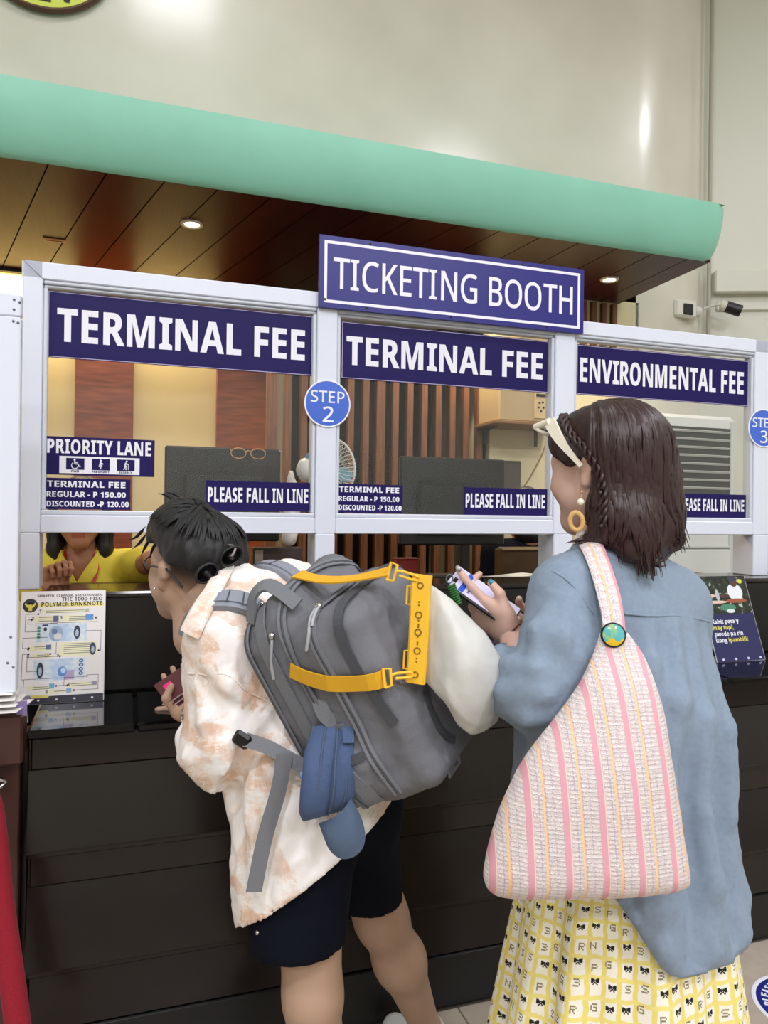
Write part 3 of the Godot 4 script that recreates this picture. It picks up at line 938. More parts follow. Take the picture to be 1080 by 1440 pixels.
# ---------------------------------------------------------------- inside the booth
func office() -> void:
	# walls of the back room, with an added closet that shades the slat gaps
	struct("wall_office_left", MB.new().box(Vector3(-0.45, 1.42, -2.45), Vector3(2.9, 2.84, 0.1)).box(Vector3(-1.85, 1.42, -1.2), Vector3(0.1, 2.84, 2.4)).box(Vector3(0.845, 1.17, -2.0), Vector3(0.04, 2.34, 0.84), 0.0, Basis(Vector3.UP, -0.19)).box(Vector3(-0.5, 2.85, -2.25), Vector3(2.9, 0.03, 0.36)), M.office_wall)
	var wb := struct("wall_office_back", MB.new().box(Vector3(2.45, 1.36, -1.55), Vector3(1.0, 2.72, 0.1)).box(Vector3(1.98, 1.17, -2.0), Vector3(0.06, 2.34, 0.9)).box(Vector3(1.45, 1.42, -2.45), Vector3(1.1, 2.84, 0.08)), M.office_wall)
	obj("dark_gap_lining", MB.new().box(Vector3(1.42, 1.16, -2.39), Vector3(1.05, 2.32, 0.03)).box(Vector3(1.36, 2.345, -1.98), Vector3(1.3, 0.03, 0.9)), M.counter, wb)  # dark paint on an added closet, so the slat gaps look unlit
	obj("head_board", MB.new().box(Vector3(1.33, 2.345, -1.515), Vector3(1.3, 0.035, 0.07), 0.004), M.slat, wb)
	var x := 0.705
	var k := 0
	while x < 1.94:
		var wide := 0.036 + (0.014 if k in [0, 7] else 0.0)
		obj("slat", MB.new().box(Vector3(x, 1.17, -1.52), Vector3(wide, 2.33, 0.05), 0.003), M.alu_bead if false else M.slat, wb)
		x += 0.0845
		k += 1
	for i in 4:
		obj("slat", MB.new().box(Vector3(2.55 + 0.07 * i, 2.56, -1.485), Vector3(0.035, 0.26, 0.03), 0.003), M.slat, wb)
	for r in [[-0.29, 0.034], [0.519, 0.85], [-1.3, -0.9]]:
		var t := struct("trim_%d" % (3 + [-0.29, 0.519, -1.3].find(r[0])), MB.new().box(Vector3((r[0] + r[1]) / 2, 1.4, -2.385), Vector3(r[1] - r[0], 2.78, 0.03), 0.004), M.panel_wood)
		t.set_meta("label", "brown wood panel on the back room wall")
	struct("trim_6", MB.new().box(Vector3(-0.5, 2.73, -2.115), Vector3(2.7, 0.09, 0.04), 0.004), mat(Color(0.13, 0.07, 0.05), 0.5))
	# worktop behind the windows
	var w := thing("work_surface", "brown wooden work surface behind the booth windows", "desk", Vector3(1.1, 0, -0.3))
	obj("top", MB.new().box(Vector3(1.1, 1.155, -0.275), Vector3(2.66, 0.03, 0.26), 0.005), mat(Color(0.27, 0.17, 0.11), 0.35), w)
	obj("front_board", MB.new().box(Vector3(1.1, 0.57, -0.37), Vector3(2.6, 1.13, 0.02), 0.002), mat(Color(0.27, 0.17, 0.11), 0.45), w)
	for sx in [-0.2, 1.1, 2.4]:
		obj("leg", MB.new().box(Vector3(sx, 0.57, -0.26), Vector3(0.05, 1.13, 0.18), 0.004), mat(Color(0.27, 0.17, 0.11), 0.45), w)
	monitor(Vector3(0.32, 1.17, -0.30), 0.395, 0.325, 1.639, "black monitor seen from behind in the left window", true)
	monitor(Vector3(1.19, 1.17, -0.30), 0.44, 0.335, 1.634, "wider black monitor seen from behind in the middle window", false)
	# spectacles resting on the left monitor
	var gl := thing("eyeglasses", "thin metal eyeglasses resting on top edge of the left monitor", "eyeglasses", Vector3(0.4, 1.632, -0.275))
	for s in [-1.0, 1.0]:
		var ring := []
		for i in 17: ring.append(Vector3(0.034 * s + 0.026 * cos(TAU * i / 16), -0.012 + 0.018 * sin(TAU * i / 16), 0.004))
		obj("rim", MB.new().tube(ring, 0.0014, 6, Vector3.BACK), M.gold, gl, true)
		obj("temple", MB.new().tube([Vector3(0.06 * s, -0.004, 0.004), Vector3(0.061 * s, 0.008, -0.05), Vector3(0.058 * s, 0.002, -0.11)], 0.0014, 6), M.gold, gl, true)
	obj("bridge", MB.new().tube([Vector3(-0.009, -0.006, 0.004), Vector3(0, -0.002, 0.004), Vector3(0.009, -0.006, 0.004)], 0.0014, 6), M.gold, gl, true)
	# desk fan
	var fan := thing("desk_fan", "small white desk fan with a blue motor cap behind the post", "fan", Vector3(0.68, 1.17, -0.29))
	var fw := mat(Color(0.88, 0.88, 0.86), 0.4)
	obj("base", MB.new().lathe([Vector2(0, 0.028), Vector2(0.04, 0.024), Vector2(0.06, 0.008), Vector2(0.06, 0)], Transform3D(Basis(), Vector3.ZERO), 24), fw, fan, true)
	obj("stem", MB.new().tube([Vector3(0, 0.02, 0), Vector3(-0.005, 0.2, 0), Vector3(-0.01, 0.33, 0)], [0.02, 0.016, 0.018], 12), fw, fan, true)
	var fb := basis_of(Vector3(0.86, 0.1, -0.5), Vector3.UP)
	var fx := Transform3D(Basis(fb.y, fb.x, fb.z), Vector3(-0.015, 0.405, 0.0))
	obj("motor_housing", MB.new().lathe([Vector2(0.0, -0.10), Vector2(0.026, -0.098), Vector2(0.042, -0.08), Vector2(0.05, -0.045), Vector2(0.05, 0.01), Vector2(0.042, 0.03), Vector2(0, 0.032)], fx, 24), fw, fan, true)
	obj("motor_cap", MB.new().ball(Vector3(-0.055, 0.452, 0.045), Vector3(0.03, 0.014, 0.024), Basis(Vector3.BACK, 0.35)), mat(Color(0.45, 0.72, 0.84), 0.3), fan, true)
	obj("neck", MB.new().tube([Vector3(-0.01, 0.32, 0), Vector3(-0.005, 0.38, 0)], [0.024, 0.03], 12), fw, fan, true)
	var cage := MB.new()
	for i in 40:
		var a := TAU * i / 40
		var rad := Vector3(cos(a), 0, sin(a))
		cage.tube([fx * (rad * 0.035 + Vector3.UP * 0.035), fx * (rad * 0.09 + Vector3.UP * 0.04), fx * (rad * 0.105 + Vector3.UP * 0.065), fx * (rad * 0.09 + Vector3.UP * 0.09), fx * (rad * 0.02 + Vector3.UP * 0.098)], 0.0014, 4)
	obj("cage", cage, fw, fan, true)
	var ring2 := []
	for i in 33: ring2.append(fx * (Vector3(cos(TAU * i / 32), 0, sin(TAU * i / 32)) * 0.106 + Vector3.UP * 0.065))
	obj("cage_ring", MB.new().tube(ring2, 0.004, 6, fx.basis.y), fw, fan, true)
	for i in 3:
		var bm := MB.new()
		var a := TAU * i / 3
		var rb := fx * Transform3D(Basis(Vector3.UP, a) * Basis(Vector3.RIGHT, 0.5), Vector3.UP * 0.066)
		bm.plate(PackedVector2Array([Vector2(0.012, -0.012), Vector2(0.05, -0.032), Vector2(0.088, -0.02), Vector2(0.09, 0.01), Vector2(0.05, 0.022), Vector2(0.012, 0.01)]), 0.002, rb * Transform3D(Basis(Vector3.RIGHT, PI / 2), Vector3.ZERO))
		obj("blade", bm, mat(Color(0.55, 0.76, 0.85), 0.3), fan, true)
	# crumpled white cloth beside the left monitor
	var cl := Field.new(Vector3(0.5, 1.26, -0.46), Vector3(0.66, 1.62, -0.26), 0.006)
	cl.cap(Vector3(0.58, 1.47, -0.37), Vector3(0.572, 1.56, -0.37), 0.03, 0.012, 0.02).cap(Vector3(0.58, 1.47, -0.37), Vector3(0.61, 1.5, -0.36), 0.03, 0.018, 0.02).cap(Vector3(0.57, 1.32, -0.375), Vector3(0.58, 1.48, -0.37), 0.028, 0.03, 0.02)
	tag(obj("cloth", cl.mesh(func(p, n): return p + n * 0.006 * grain.get_noise_3dv(p * 1800.0)), M.paper), "crumpled white cloth standing on the grey file box beside the fan", "cloth")
	# papers and odds and ends on the worktop
	var docs := thing("document_pile", "pile of loose papers on the work surface behind middle window", "paper", Vector3(1.36, 1.17, -0.2))
	for i in 5:
		obj("sheet", MB.new().box(Vector3(0.01 * i, 0.003 + 0.0035 * i, 0.006 * (i % 3)), Vector3(0.2, 0.0022, 0.1), 0.0, Basis(Vector3.UP, 0.16 * i - 0.3) * Basis(Vector3.BACK, 0.03)), M.paper, docs, true)
	obj("clip_board", MB.new().box(Vector3(-0.1, 0.002, 0.02), Vector3(0.2, 0.004, 0.11), 0.001, Basis(Vector3.UP, 0.2)), M.black, docs, true)
	var rb2 := thing("red_box", "small red box standing low behind the middle monitor", "box", Vector3(1.03, 1.17, -0.375))
	obj("body", MB.new().box(Vector3(0, 0.035, 0), Vector3(0.09, 0.07, 0.04), 0.004), mat(Color(0.5, 0.1, 0.08), 0.5), rb2, true)
	obj("lid", MB.new().box(Vector3(0, 0.073, 0), Vector3(0.094, 0.008, 0.044), 0.003), mat(Color(0.42, 0.08, 0.07), 0.5), rb2, true)
	var bx2 := thing("cardboard_box", "brown cardboard box on the work surface in right of middle window", "box", Vector3(1.57, 1.17, -0.36))
	obj("body", MB.new().box(Vector3(0, 0.055, 0), Vector3(0.3, 0.11, 0.07), 0.003), mat(Color(0.3, 0.21, 0.1), 0.7), bx2, true)
	obj("flap", MB.new().box(Vector3(0, 0.112, 0.02), Vector3(0.3, 0.003, 0.05), 0.001, Basis(Vector3.RIGHT, 0.2)), mat(Color(0.34, 0.24, 0.12), 0.7), bx2, true)
	var pn := thing("binder", "grey file box on the work surface behind the left window", "box", Vector3(0.525, 1.17, -0.375))
	obj("body", MB.new().box(Vector3(0, 0.06, 0), Vector3(0.18, 0.12, 0.04), 0.004), mat(Color(0.28, 0.24, 0.23), 0.6), pn, true)
	obj("label_slip", MB.new().box(Vector3(-0.07, 0.07, 0.021), Vector3(0.03, 0.08, 0.002), 0.0), mat(Color(0.72, 0.66, 0.62), 0.6), pn, true)
	# window air conditioner on its shelf
	var sh := thing("wall_shelf", "wooden shelf under the boxy air conditioner", "shelf", Vector3(2.06, 1.92, -1.36))
	obj("board", MB.new().box(Vector3(0.02, -0.008, 0), Vector3(0.46, 0.016, 0.27), 0.002), mat(Color(0.55, 0.4, 0.24), 0.6), sh, true)
	for sx in [-0.15, 0.17]:
		obj("bracket", MB.new().box(Vector3(sx, -0.06, -0.11), Vector3(0.015, 0.1, 0.015)).box(Vector3(sx, -0.022, -0.05), Vector3(0.015, 0.012, 0.13)), M.ac_dark, sh, true)
	var ac := thing("box_air_conditioner", "beige boxy air conditioner on a wall shelf in the middle window", "air conditioner", Vector3(2.06, 1.92, -1.36))
	obj("body", MB.new().box(Vector3(0.01, 0.13, 0), Vector3(0.4, 0.26, 0.25), 0.008), mat(Color(0.78, 0.68, 0.5), 0.5), ac, true)
	obj("control_panel", MB.new().box(Vector3(0.06, 0.10, 0.127), Vector3(0.075, 0.16, 0.01), 0.002), mat(Color(0.88, 0.77, 0.56), 0.5), ac, true)
	for q in [[0.045, 0.08], [0.075, 0.08], [0.06, 0.06], [0.05, 0.105], [0.07, 0.108]]:
		obj("knob", MB.new().ball(Vector3(q[0], q[1], 0.133), Vector3(0.007, 0.006, 0.004)), M.ac_dark, ac, true)
	obj("display", MB.new().box(Vector3(0.06, 0.145, 0.133), Vector3(0.06, 0.016, 0.003)), M.black, ac, true)
	var cab := obj("power_cable", MB.new().tube(curve([Vector3(2.17, 1.9, -1.21), Vector3(2.16, 1.75, -1.28), Vector3(2.12, 1.58, -1.4), Vector3(2.05, 1.53, -1.43), Vector3(1.98, 1.58, -1.44), Vector3(1.9, 1.68, -1.485)], 30), 0.005, 6), mat(Color(0.75, 0.64, 0.45), 0.5))
	tag(cab, "pale cable looping down the wall below the boxy air conditioner", "cable")
	var pb := thing("breaker_panel", "grey breaker panel on the warm lit wall in the middle window", "electrical panel", Vector3(2.07, 1.58, -1.485))
	obj("case", MB.new().box(Vector3.ZERO, Vector3(0.135, 0.29, 0.03), 0.004), mat(Color(0.27, 0.24, 0.2), 0.5), pb, true)
	obj("door", MB.new().box(Vector3(0, 0, 0.017), Vector3(0.115, 0.265, 0.006), 0.002), mat(Color(0.3, 0.27, 0.23), 0.5), pb, true)
	obj("latch", MB.new().ball(Vector3(0.01, -0.02, 0.022), Vector3(0.006, 0.006, 0.003)), M.steel, pb, true)
	# floor standing air conditioner in the right window
	var fa := thing("standing_air_conditioner", "tall white floor standing air conditioner behind the right window", "air conditioner", Vector3(3.02, 0, -1.25))
	obj("body", MB.new().box(Vector3(0, 1.0, -0.03), Vector3(0.66, 2.0, 0.3), 0.02), M.ac, fa, true)
	obj("outlet", MB.new().box(Vector3(0, 1.72, 0.122), Vector3(0.58, 0.42, 0.012), 0.003), M.ac_dark, fa, true)
	for i in 9:
		var arc := []
		for j in 9:
			var u := j / 8.0 - 0.5
			arc.append(Vector3(u * 0.57, 1.905 - i * 0.046, 0.128 + 0.016 * (1.0 - 4.0 * u * u)))
		obj("louvre", MB.new().ribbon(arc, [Vector3(0, 0.8, 0.6)], 0.004, 0.013), mat(Color(0.78, 0.79, 0.76), 0.4), fa, true)
	obj("side_strip", MB.new().box(Vector3(0.305, 1.0, 0.122), Vector3(0.03, 1.95, 0.012), 0.004), mat(Color(0.78, 0.8, 0.77), 0.4), fa, true)
	obj("display", MB.new().box(Vector3(-0.115, 1.40, 0.122), Vector3(0.05, 0.11, 0.01), 0.004), M.black, fa, true)
	var lit := mat(Color(1, 1, 1), 0.5); lit.emission_enabled = true; lit.emission = Color(0.95, 0.97, 1.0); lit.emission_energy_multiplier = 1.2
	for sx in [-0.124, -0.106]:
		obj("display_digit", MB.new().box(Vector3(sx, 1.43, 0.1275), Vector3(0.012, 0.016, 0.002)), lit, fa, true)
	text("2", bold, Vector3(3.02 + 0.09, 1.46, -1.13), 0.036, 0.05, M.black, fa)
	obj("name_plate", MB.new().box(Vector3(-0.13, 1.485, 0.121), Vector3(0.09, 0.012, 0.002)), mat(Color(0.45, 0.45, 0.44), 0.5), fa, true)
	obj("lower_panel", MB.new().box(Vector3(0, 0.66, 0.124), Vector3(0.6, 1.14, 0.01), 0.008), M.ac, fa, true)
	obj("panel_seam", MB.new().box(Vector3(0, 1.245, 0.125), Vector3(0.6, 0.012, 0.012), 0.003), mat(Color(0.72, 0.73, 0.7), 0.5), fa, true)

func monitor(at: Vector3, w: float, hgt: float, top: float, label: String, port: bool) -> void:
	var t := thing("monitor", label, "monitor", at, "monitors behind the booth windows")
	var cy := top - at.y - hgt / 2
	obj("foot", MB.new().box(Vector3(0, 0.008, -0.03), Vector3(0.2, 0.014, 0.11), 0.005), M.monitor, t, true)
	obj("stand", MB.new().box(Vector3(0.06 if not port else 0.0, cy / 2, -0.02), Vector3(0.04, cy, 0.025), 0.004), M.monitor, t, true)
	obj("housing", MB.new().box(Vector3(0, cy, 0.0), Vector3(w, hgt, 0.022), 0.006).box(Vector3(0, cy - 0.03, 0.015), Vector3(w * 0.7, hgt * 0.6, 0.03), 0.012), M.monitor, t, true)
	var scr := mat(Color(0.02, 0.02, 0.025), 0.15)
	obj("screen", MB.new().box(Vector3(0, cy, -0.0115), Vector3(w - 0.02, hgt - 0.025, 0.001)), scr, t, true)
	if port:
		obj("badge_plate", MB.new().box(Vector3(w * 0.36, cy + hgt * 0.38, 0.0115), Vector3(0.09, 0.045, 0.001)), mat(Color(0.15, 0.15, 0.145), 0.4), t, true)
	for k in 3:
		obj("vent_slot", MB.new().box(Vector3(-w * 0.1, cy + hgt * 0.2 + k * 0.008, 0.0305), Vector3(w * 0.45, 0.003, 0.0008)), M.black, t, true)

# ---------------------------------------------------------------- signs
# a flat sign between two corners given in the world; returns [node, centre, width, height]
func board(called: String, label: String, a: Vector3, b: Vector3, m: Material, thick := 0.0012, group := "") -> Array:
	var c := Vector3((a.x + b.x) / 2, (a.y + b.y) / 2, a.z)
	var w := absf(b.x - a.x); var hg := absf(a.y - b.y)
	var t := thing(called, label, "sign", c, group)
	obj("face", MB.new().box(Vector3.ZERO, Vector3(w, hg, thick), 0.0003), m, t, true)
	return [t, c + Vector3(0, 0, thick / 2 + 0.0002), w, hg]

func outline(t: Node3D, c: Vector3, w: float, hg: float, inset: float, line: float, m: Material) -> void:
	for s in [-1.0, 1.0]:
		obj("border_line", MB.new().box(c + Vector3(0, s * (hg / 2 - inset), 0), Vector3(w - 2 * inset + line, line, 0.0006)), m, t)
		obj("border_line", MB.new().box(c + Vector3(s * (w / 2 - inset), 0, 0), Vector3(line, hg - 2 * inset - line, 0.0006)), m, t)

func signs() -> void:
	var pale := mat(Color(0.75, 0.72, 0.85), 0.5)
	var s: Array
	s = board("terminal_fee_sign", "large purple TERMINAL FEE sign across the top of the left window", Vector3(-0.2214, 2.0532, -0.0250), Vector3(0.5651, 1.8591, -0.0250), M.navy)
	outline(s[0], s[1], s[2], s[3], 0.003, 0.0018, pale)
	text("TERMINAL FEE", bold, s[1], s[2] * 0.935, s[3] * 0.5, M.white, s[0])
	s = board("terminal_fee_sign", "large purple TERMINAL FEE sign across the top of the middle window", Vector3(0.6618, 2.0466, -0.0250), Vector3(1.4380, 1.8589, -0.0250), M.navy)
	outline(s[0], s[1], s[2], s[3], 0.003, 0.0018, pale)
	text("TERMINAL FEE", bold, s[1] + Vector3(-0.004, 0, 0), s[2] * 0.945, s[3] * 0.5, M.white, s[0])
	s = board("environmental_fee_sign", "large purple ENVIRONMENTAL FEE sign across the top of the right window", Vector3(1.5544, 2.0460, -0.0250), Vector3(2.3521, 1.8624, -0.0250), M.navy)
	outline(s[0], s[1], s[2], s[3], 0.003, 0.0018, pale)
	text("ENVIRONMENTAL FEE", bold, s[1] + Vector3(-0.005, 0, 0), s[2] * 0.95, s[3] * 0.48, M.white, s[0])
	# ticketing booth board on the head rail
	s = board("ticketing_booth_sign", "big blue TICKETING BOOTH board with white border above the middle window", Vector3(0.5738, 2.3057, 0.0120), Vector3(1.5536, 2.0742, 0.0120), M.royal, 0.012)
	outline(s[0], s[1], s[2], s[3], 0.021, 0.0095, M.white)
	text("TICKETING BOOTH", medium, s[1] + Vector3(0, -0.002, 0), s[2] * 0.905, s[3] * 0.43, M.white, s[0])
	for q in [[-0.32, 0.105], [0.24, 0.105], [-0.33, -0.104], [-0.03, -0.104], [0.34, -0.104], [-0.47, -0.09]]:
		obj("screw", MB.new().ball(s[1] + Vector3(q[0], q[1], 0.0005), Vector3(0.004, 0.004, 0.002)), M.ac_dark, s[0])
	# priority lane
	s = board("priority_lane_sign", "purple PRIORITY LANE sign with three white pictograms in left window", Vector3(-0.2221, 1.6305, -0.0250), Vector3(0.0801, 1.5191, -0.0250), M.navy)
	var c: Vector3 = s[1]; var w: float = s[2]; var hg: float = s[3]
	text("PRIORITY LANE", bold, c + Vector3(-0.003, hg * 0.25, 0), w * 0.955, hg * 0.37, M.white, s[0])
	obj("white_field", MB.new().box(c + Vector3(-w * 0.01, -hg * 0.23, 0.0001), Vector3(w * 0.735, hg * 0.45, 0.0004)), M.white, s[0])
	var names := ["PWD", "PREGNANT", "ELDERLY"]
	for i in 3:
		var q := c + Vector3(w * (-0.235 + i * 0.232), -hg * 0.205, 0.0004)
		obj("pictogram_field", MB.new().box(q, Vector3(w * 0.165, hg * 0.305, 0.0004)), M.navy, s[0])
		text(names[i], bold, c + Vector3(w * (-0.235 + i * 0.232), -hg * 0.4, 0.0004), w * [0.07, 0.16, 0.12][i], hg * 0.055, M.navy, s[0])
		pictogram(s[0], q + Vector3(0, 0, 0.0004), hg * 0.27, i)
	price_sign(Vector3(-0.2216, 1.5099, -0.0250), Vector3(0.0119, 1.4191, -0.0250), "small purple TERMINAL FEE price list below the priority lane sign")
	price_sign(Vector3(0.6553, 1.5136, -0.0250), Vector3(0.8825, 1.4196, -0.0250), "small purple TERMINAL FEE price list in the middle window's corner")
	for a in [["purple PLEASE FALL IN LINE sign at the bottom of the left window", Vector3(0.2339, 1.5133, -0.0250), Vector3(0.5660, 1.4206, -0.0250)], ["purple PLEASE FALL IN LINE sign at the bottom of the middle window", Vector3(1.1102, 1.5123, -0.0250), Vector3(1.4384, 1.4145, -0.0250)], ["purple PLEASE FALL IN LINE sign at the bottom of the right window", Vector3(2.0067, 1.5094, -0.0250), Vector3(2.3463, 1.4152, -0.0250)]]:
		s = board("fall_in_line_sign", a[0], a[1], a[2], M.navy)
		text("PLEASE FALL IN LINE", bold, s[1] + Vector3(-0.002, 0.003, 0), s[2] * 0.955, s[3] * 0.5, M.white, s[0])
	for i in 2:
		var t := thing("step_sign", ["round blue STEP 2 sign with white rim on the white post", "round blue STEP 3 sign with white rim on the rightmost post"][i], "sign", [Vector3(0.6105, 1.769, 0.001), Vector3(2.404, 1.776, 0.001)][i], "round step signs on the posts")
		var xf := Transform3D(Basis(Vector3.RIGHT, PI / 2), Vector3.ZERO)
		obj("disc", MB.new().lathe([Vector2(0, 0.002), Vector2(0.073, 0.002), Vector2(0.073, 0)], xf, 48), M.step, t, true)
		obj("rim", MB.new().lathe([Vector2(0.072, 0), Vector2(0.072, 0.0024), Vector2(0.0765, 0.0024), Vector2(0.0765, 0)], xf, 48), M.white, t, true)
		text("STEP", medium, t.position + Vector3(0, 0.022, 0.0022), 0.112, 0.038, M.white, t)
		text(["2", "3"][i], medium, t.position + Vector3(0.002, -0.034, 0.0022), 0.036, 0.05, M.white, t)

func price_sign(a: Vector3, b: Vector3, label: String) -> void:
	var s := board("price_sign", label, a, b, M.navy, 0.0012, "terminal fee price lists")
	var c: Vector3 = s[1]; var w: float = s[2]; var hg: float = s[3]
	text("TERMINAL FEE", bold, c + Vector3(-w * 0.02, hg * 0.31, 0), w * 0.92, hg * 0.2, M.white, s[0])
	text("REGULAR - P 150.00", bold, c + Vector3(-w * 0.02, -hg * 0.02, 0), w * 0.93, hg * 0.185, M.white, s[0])
	text("DISCOUNTED -P 120.00", bold, c + Vector3(0, -hg * 0.33, 0), w * 0.965, hg * 0.185, M.white, s[0])

func pictogram(t: Node3D, c: Vector3, hg: float, kind: int) -> void:
	var m := MB.new()
	var u := hg / 10.0
	var seg := func(x0, y0, x1, y1, r): m.tube([c + Vector3(x0 * u, y0 * u, 0), c + Vector3(x1 * u, y1 * u, 0)], r * u, 6, Vector3.BACK)
	var head := func(x, y, r): m.lathe([Vector2(0, 0.0006), Vector2(r * u, 0.0006), Vector2(r * u, 0)], Transform3D(Basis(Vector3.RIGHT, PI / 2), c + Vector3(x * u, y * u, 0)), 14)
	if kind == 0:
		head.call(-0.6, 3.9, 0.9)
		seg.call(-0.6, 2.8, -0.4, 0.2, 0.6); seg.call(-0.4, 1.4, 2.0, 1.3, 0.45); seg.call(-0.4, 0.0, 2.4, -0.1, 0.55); seg.call(2.4, -0.1, 3.6, -2.8, 0.55); seg.call(3.6, -2.8, 5.0, -2.4, 0.45)
		var ring := []
		for i in 15:
			var a := deg_to_rad(120.0 + i * 16.0)
			ring.append(c + Vector3((-0.4 + 3.0 * cos(a)) * u, (-1.6 + 3.0 * sin(a)) * u, 0))
		m.tube(ring, 0.4 * u, 6, Vector3.BACK)
	elif kind == 1:
		head.call(0.0, 3.9, 0.9)
		seg.call(-0.2, 2.6, -0.6, 0.6, 0.8); seg.call(-0.3, 1.6, 1.6, 0.2, 0.7); seg.call(0.3, 0.2, 1.0, -0.2, 1.3); seg.call(-0.6, 0.2, -1.2, -2.4, 0.9); seg.call(0.2, -0.4, 0.6, -2.4, 1.0); seg.call(-0.2, -2.4, -0.2, -4.6, 0.6); seg.call(-0.4, 2.2, 2.4, 0.4, 0.4)
	else:
		head.call(0.8, 3.9, 0.9)
		seg.call(0.4, 2.6, -0.8, 0.0, 0.9); seg.call(-0.8, 0.0, 0.6, -2.0, 0.65); seg.call(0.6, -2.0, 0.0, -4.6, 0.55); seg.call(-0.8, 0.0, -1.0, -2.4, 0.65); seg.call(-1.0, -2.4, -2.0, -4.6, 0.55); seg.call(0.4, 2.0, 2.2, 0.6, 0.4); seg.call(2.3, 0.8, 2.3, -4.6, 0.25)
	obj("pictogram", m, M.white, t)

# ---------------------------------------------------------------- printed standees on the counter
func hline(im: Image, x: int, y: int, w: int, c: Color, hgt := 2) -> void:
	im.fill_rect(Rect2i(x, y, w, hgt), c)

func disc(im: Image, cx: float, cy: float, rx: float, ry: float, c: Color) -> void:
	for y in range(maxi(0, int(cy - ry)), mini(im.get_height(), int(cy + ry) + 1)):
		for x in range(maxi(0, int(cx - rx)), mini(im.get_width(), int(cx + rx) + 1)):
			var d := Vector2((x - cx) / rx, (y - cy) / ry)
			if d.length() <= 1.0: im.set_pixel(x, y, c)

func note_print(im: Image, x: int, y: int, w: int, hgt: int, flip: bool) -> void:
	var n := FastNoiseLite.new(); n.seed = 4; n.frequency = 0.03
	for j in hgt:
		for i in w:
			var a := n.get_noise_2d(x + i, y + j) * 0.5 + 0.5
			var u := float(i) / w
			var c := Color(0.70, 0.80, 0.92).lerp(Color(0.9, 0.93, 0.94), clampf(a * 1.3 - 0.2 + 0.3 * sin(u * 9.0), 0, 1))
			if flip and u > 0.6 and u < 0.8 and j > hgt * 0.55: c = c.lerp(Color(0.66, 0.5, 0.7), 0.6)
			im.set_pixel(x + i, y + j, c)
	var ox := x + (w * 4 / 5 if not flip else w / 8)
	disc(im, ox, y + hgt / 2.0, w * 0.065, hgt * 0.38, Color(0.16, 0.2, 0.28))
	disc(im, ox, y + hgt * 0.55, w * 0.035, hgt * 0.2, Color(0.68, 0.74, 0.82))
	if flip:
		disc(im, x + w * 0.56, y + hgt * 0.6, w * 0.09, hgt * 0.24, Color(0.36, 0.55, 0.8))
		disc(im, x + w * 0.58, y + hgt * 0.55, w * 0.05, hgt * 0.14, Color(0.75, 0.86, 0.95))
		for k in 4: disc(im, x + w * 0.93, y + hgt * (0.12 + k * 0.2), w * 0.045, hgt * 0.085, Color(0.25, 0.36, 0.6))
		for k in 4: disc(im, x + w * 0.93, y + hgt * (0.12 + k * 0.2), w * 0.018, hgt * 0.045, Color(0.75, 0.82, 0.92))
	else:
		disc(im, x + w * 0.38, y + hgt * 0.55, w * 0.14, hgt * 0.42, Color(0.62, 0.7, 0.8))
		disc(im, x + w * 0.35, y + hgt * 0.42, w * 0.055, hgt * 0.16, Color(0.42, 0.5, 0.62))
		disc(im, x + w * 0.42, y + hgt * 0.7, w * 0.08, hgt * 0.18, Color(0.86, 0.87, 0.86))
		for k in 4: disc(im, x + w * 0.04, y + hgt * (0.2 + k * 0.17), w * 0.035, hgt * 0.07, Color(0.3, 0.55, 0.45))
		im.fill_rect(Rect2i(int(x + w * 0.11), y + 2, int(w * 0.11), int(hgt * 0.1)), Color(0.2, 0.22, 0.45))
		disc(im, x + w * 0.165, y + hgt * 0.28, w * 0.035, hgt * 0.1, Color(0.15, 0.17, 0.38))

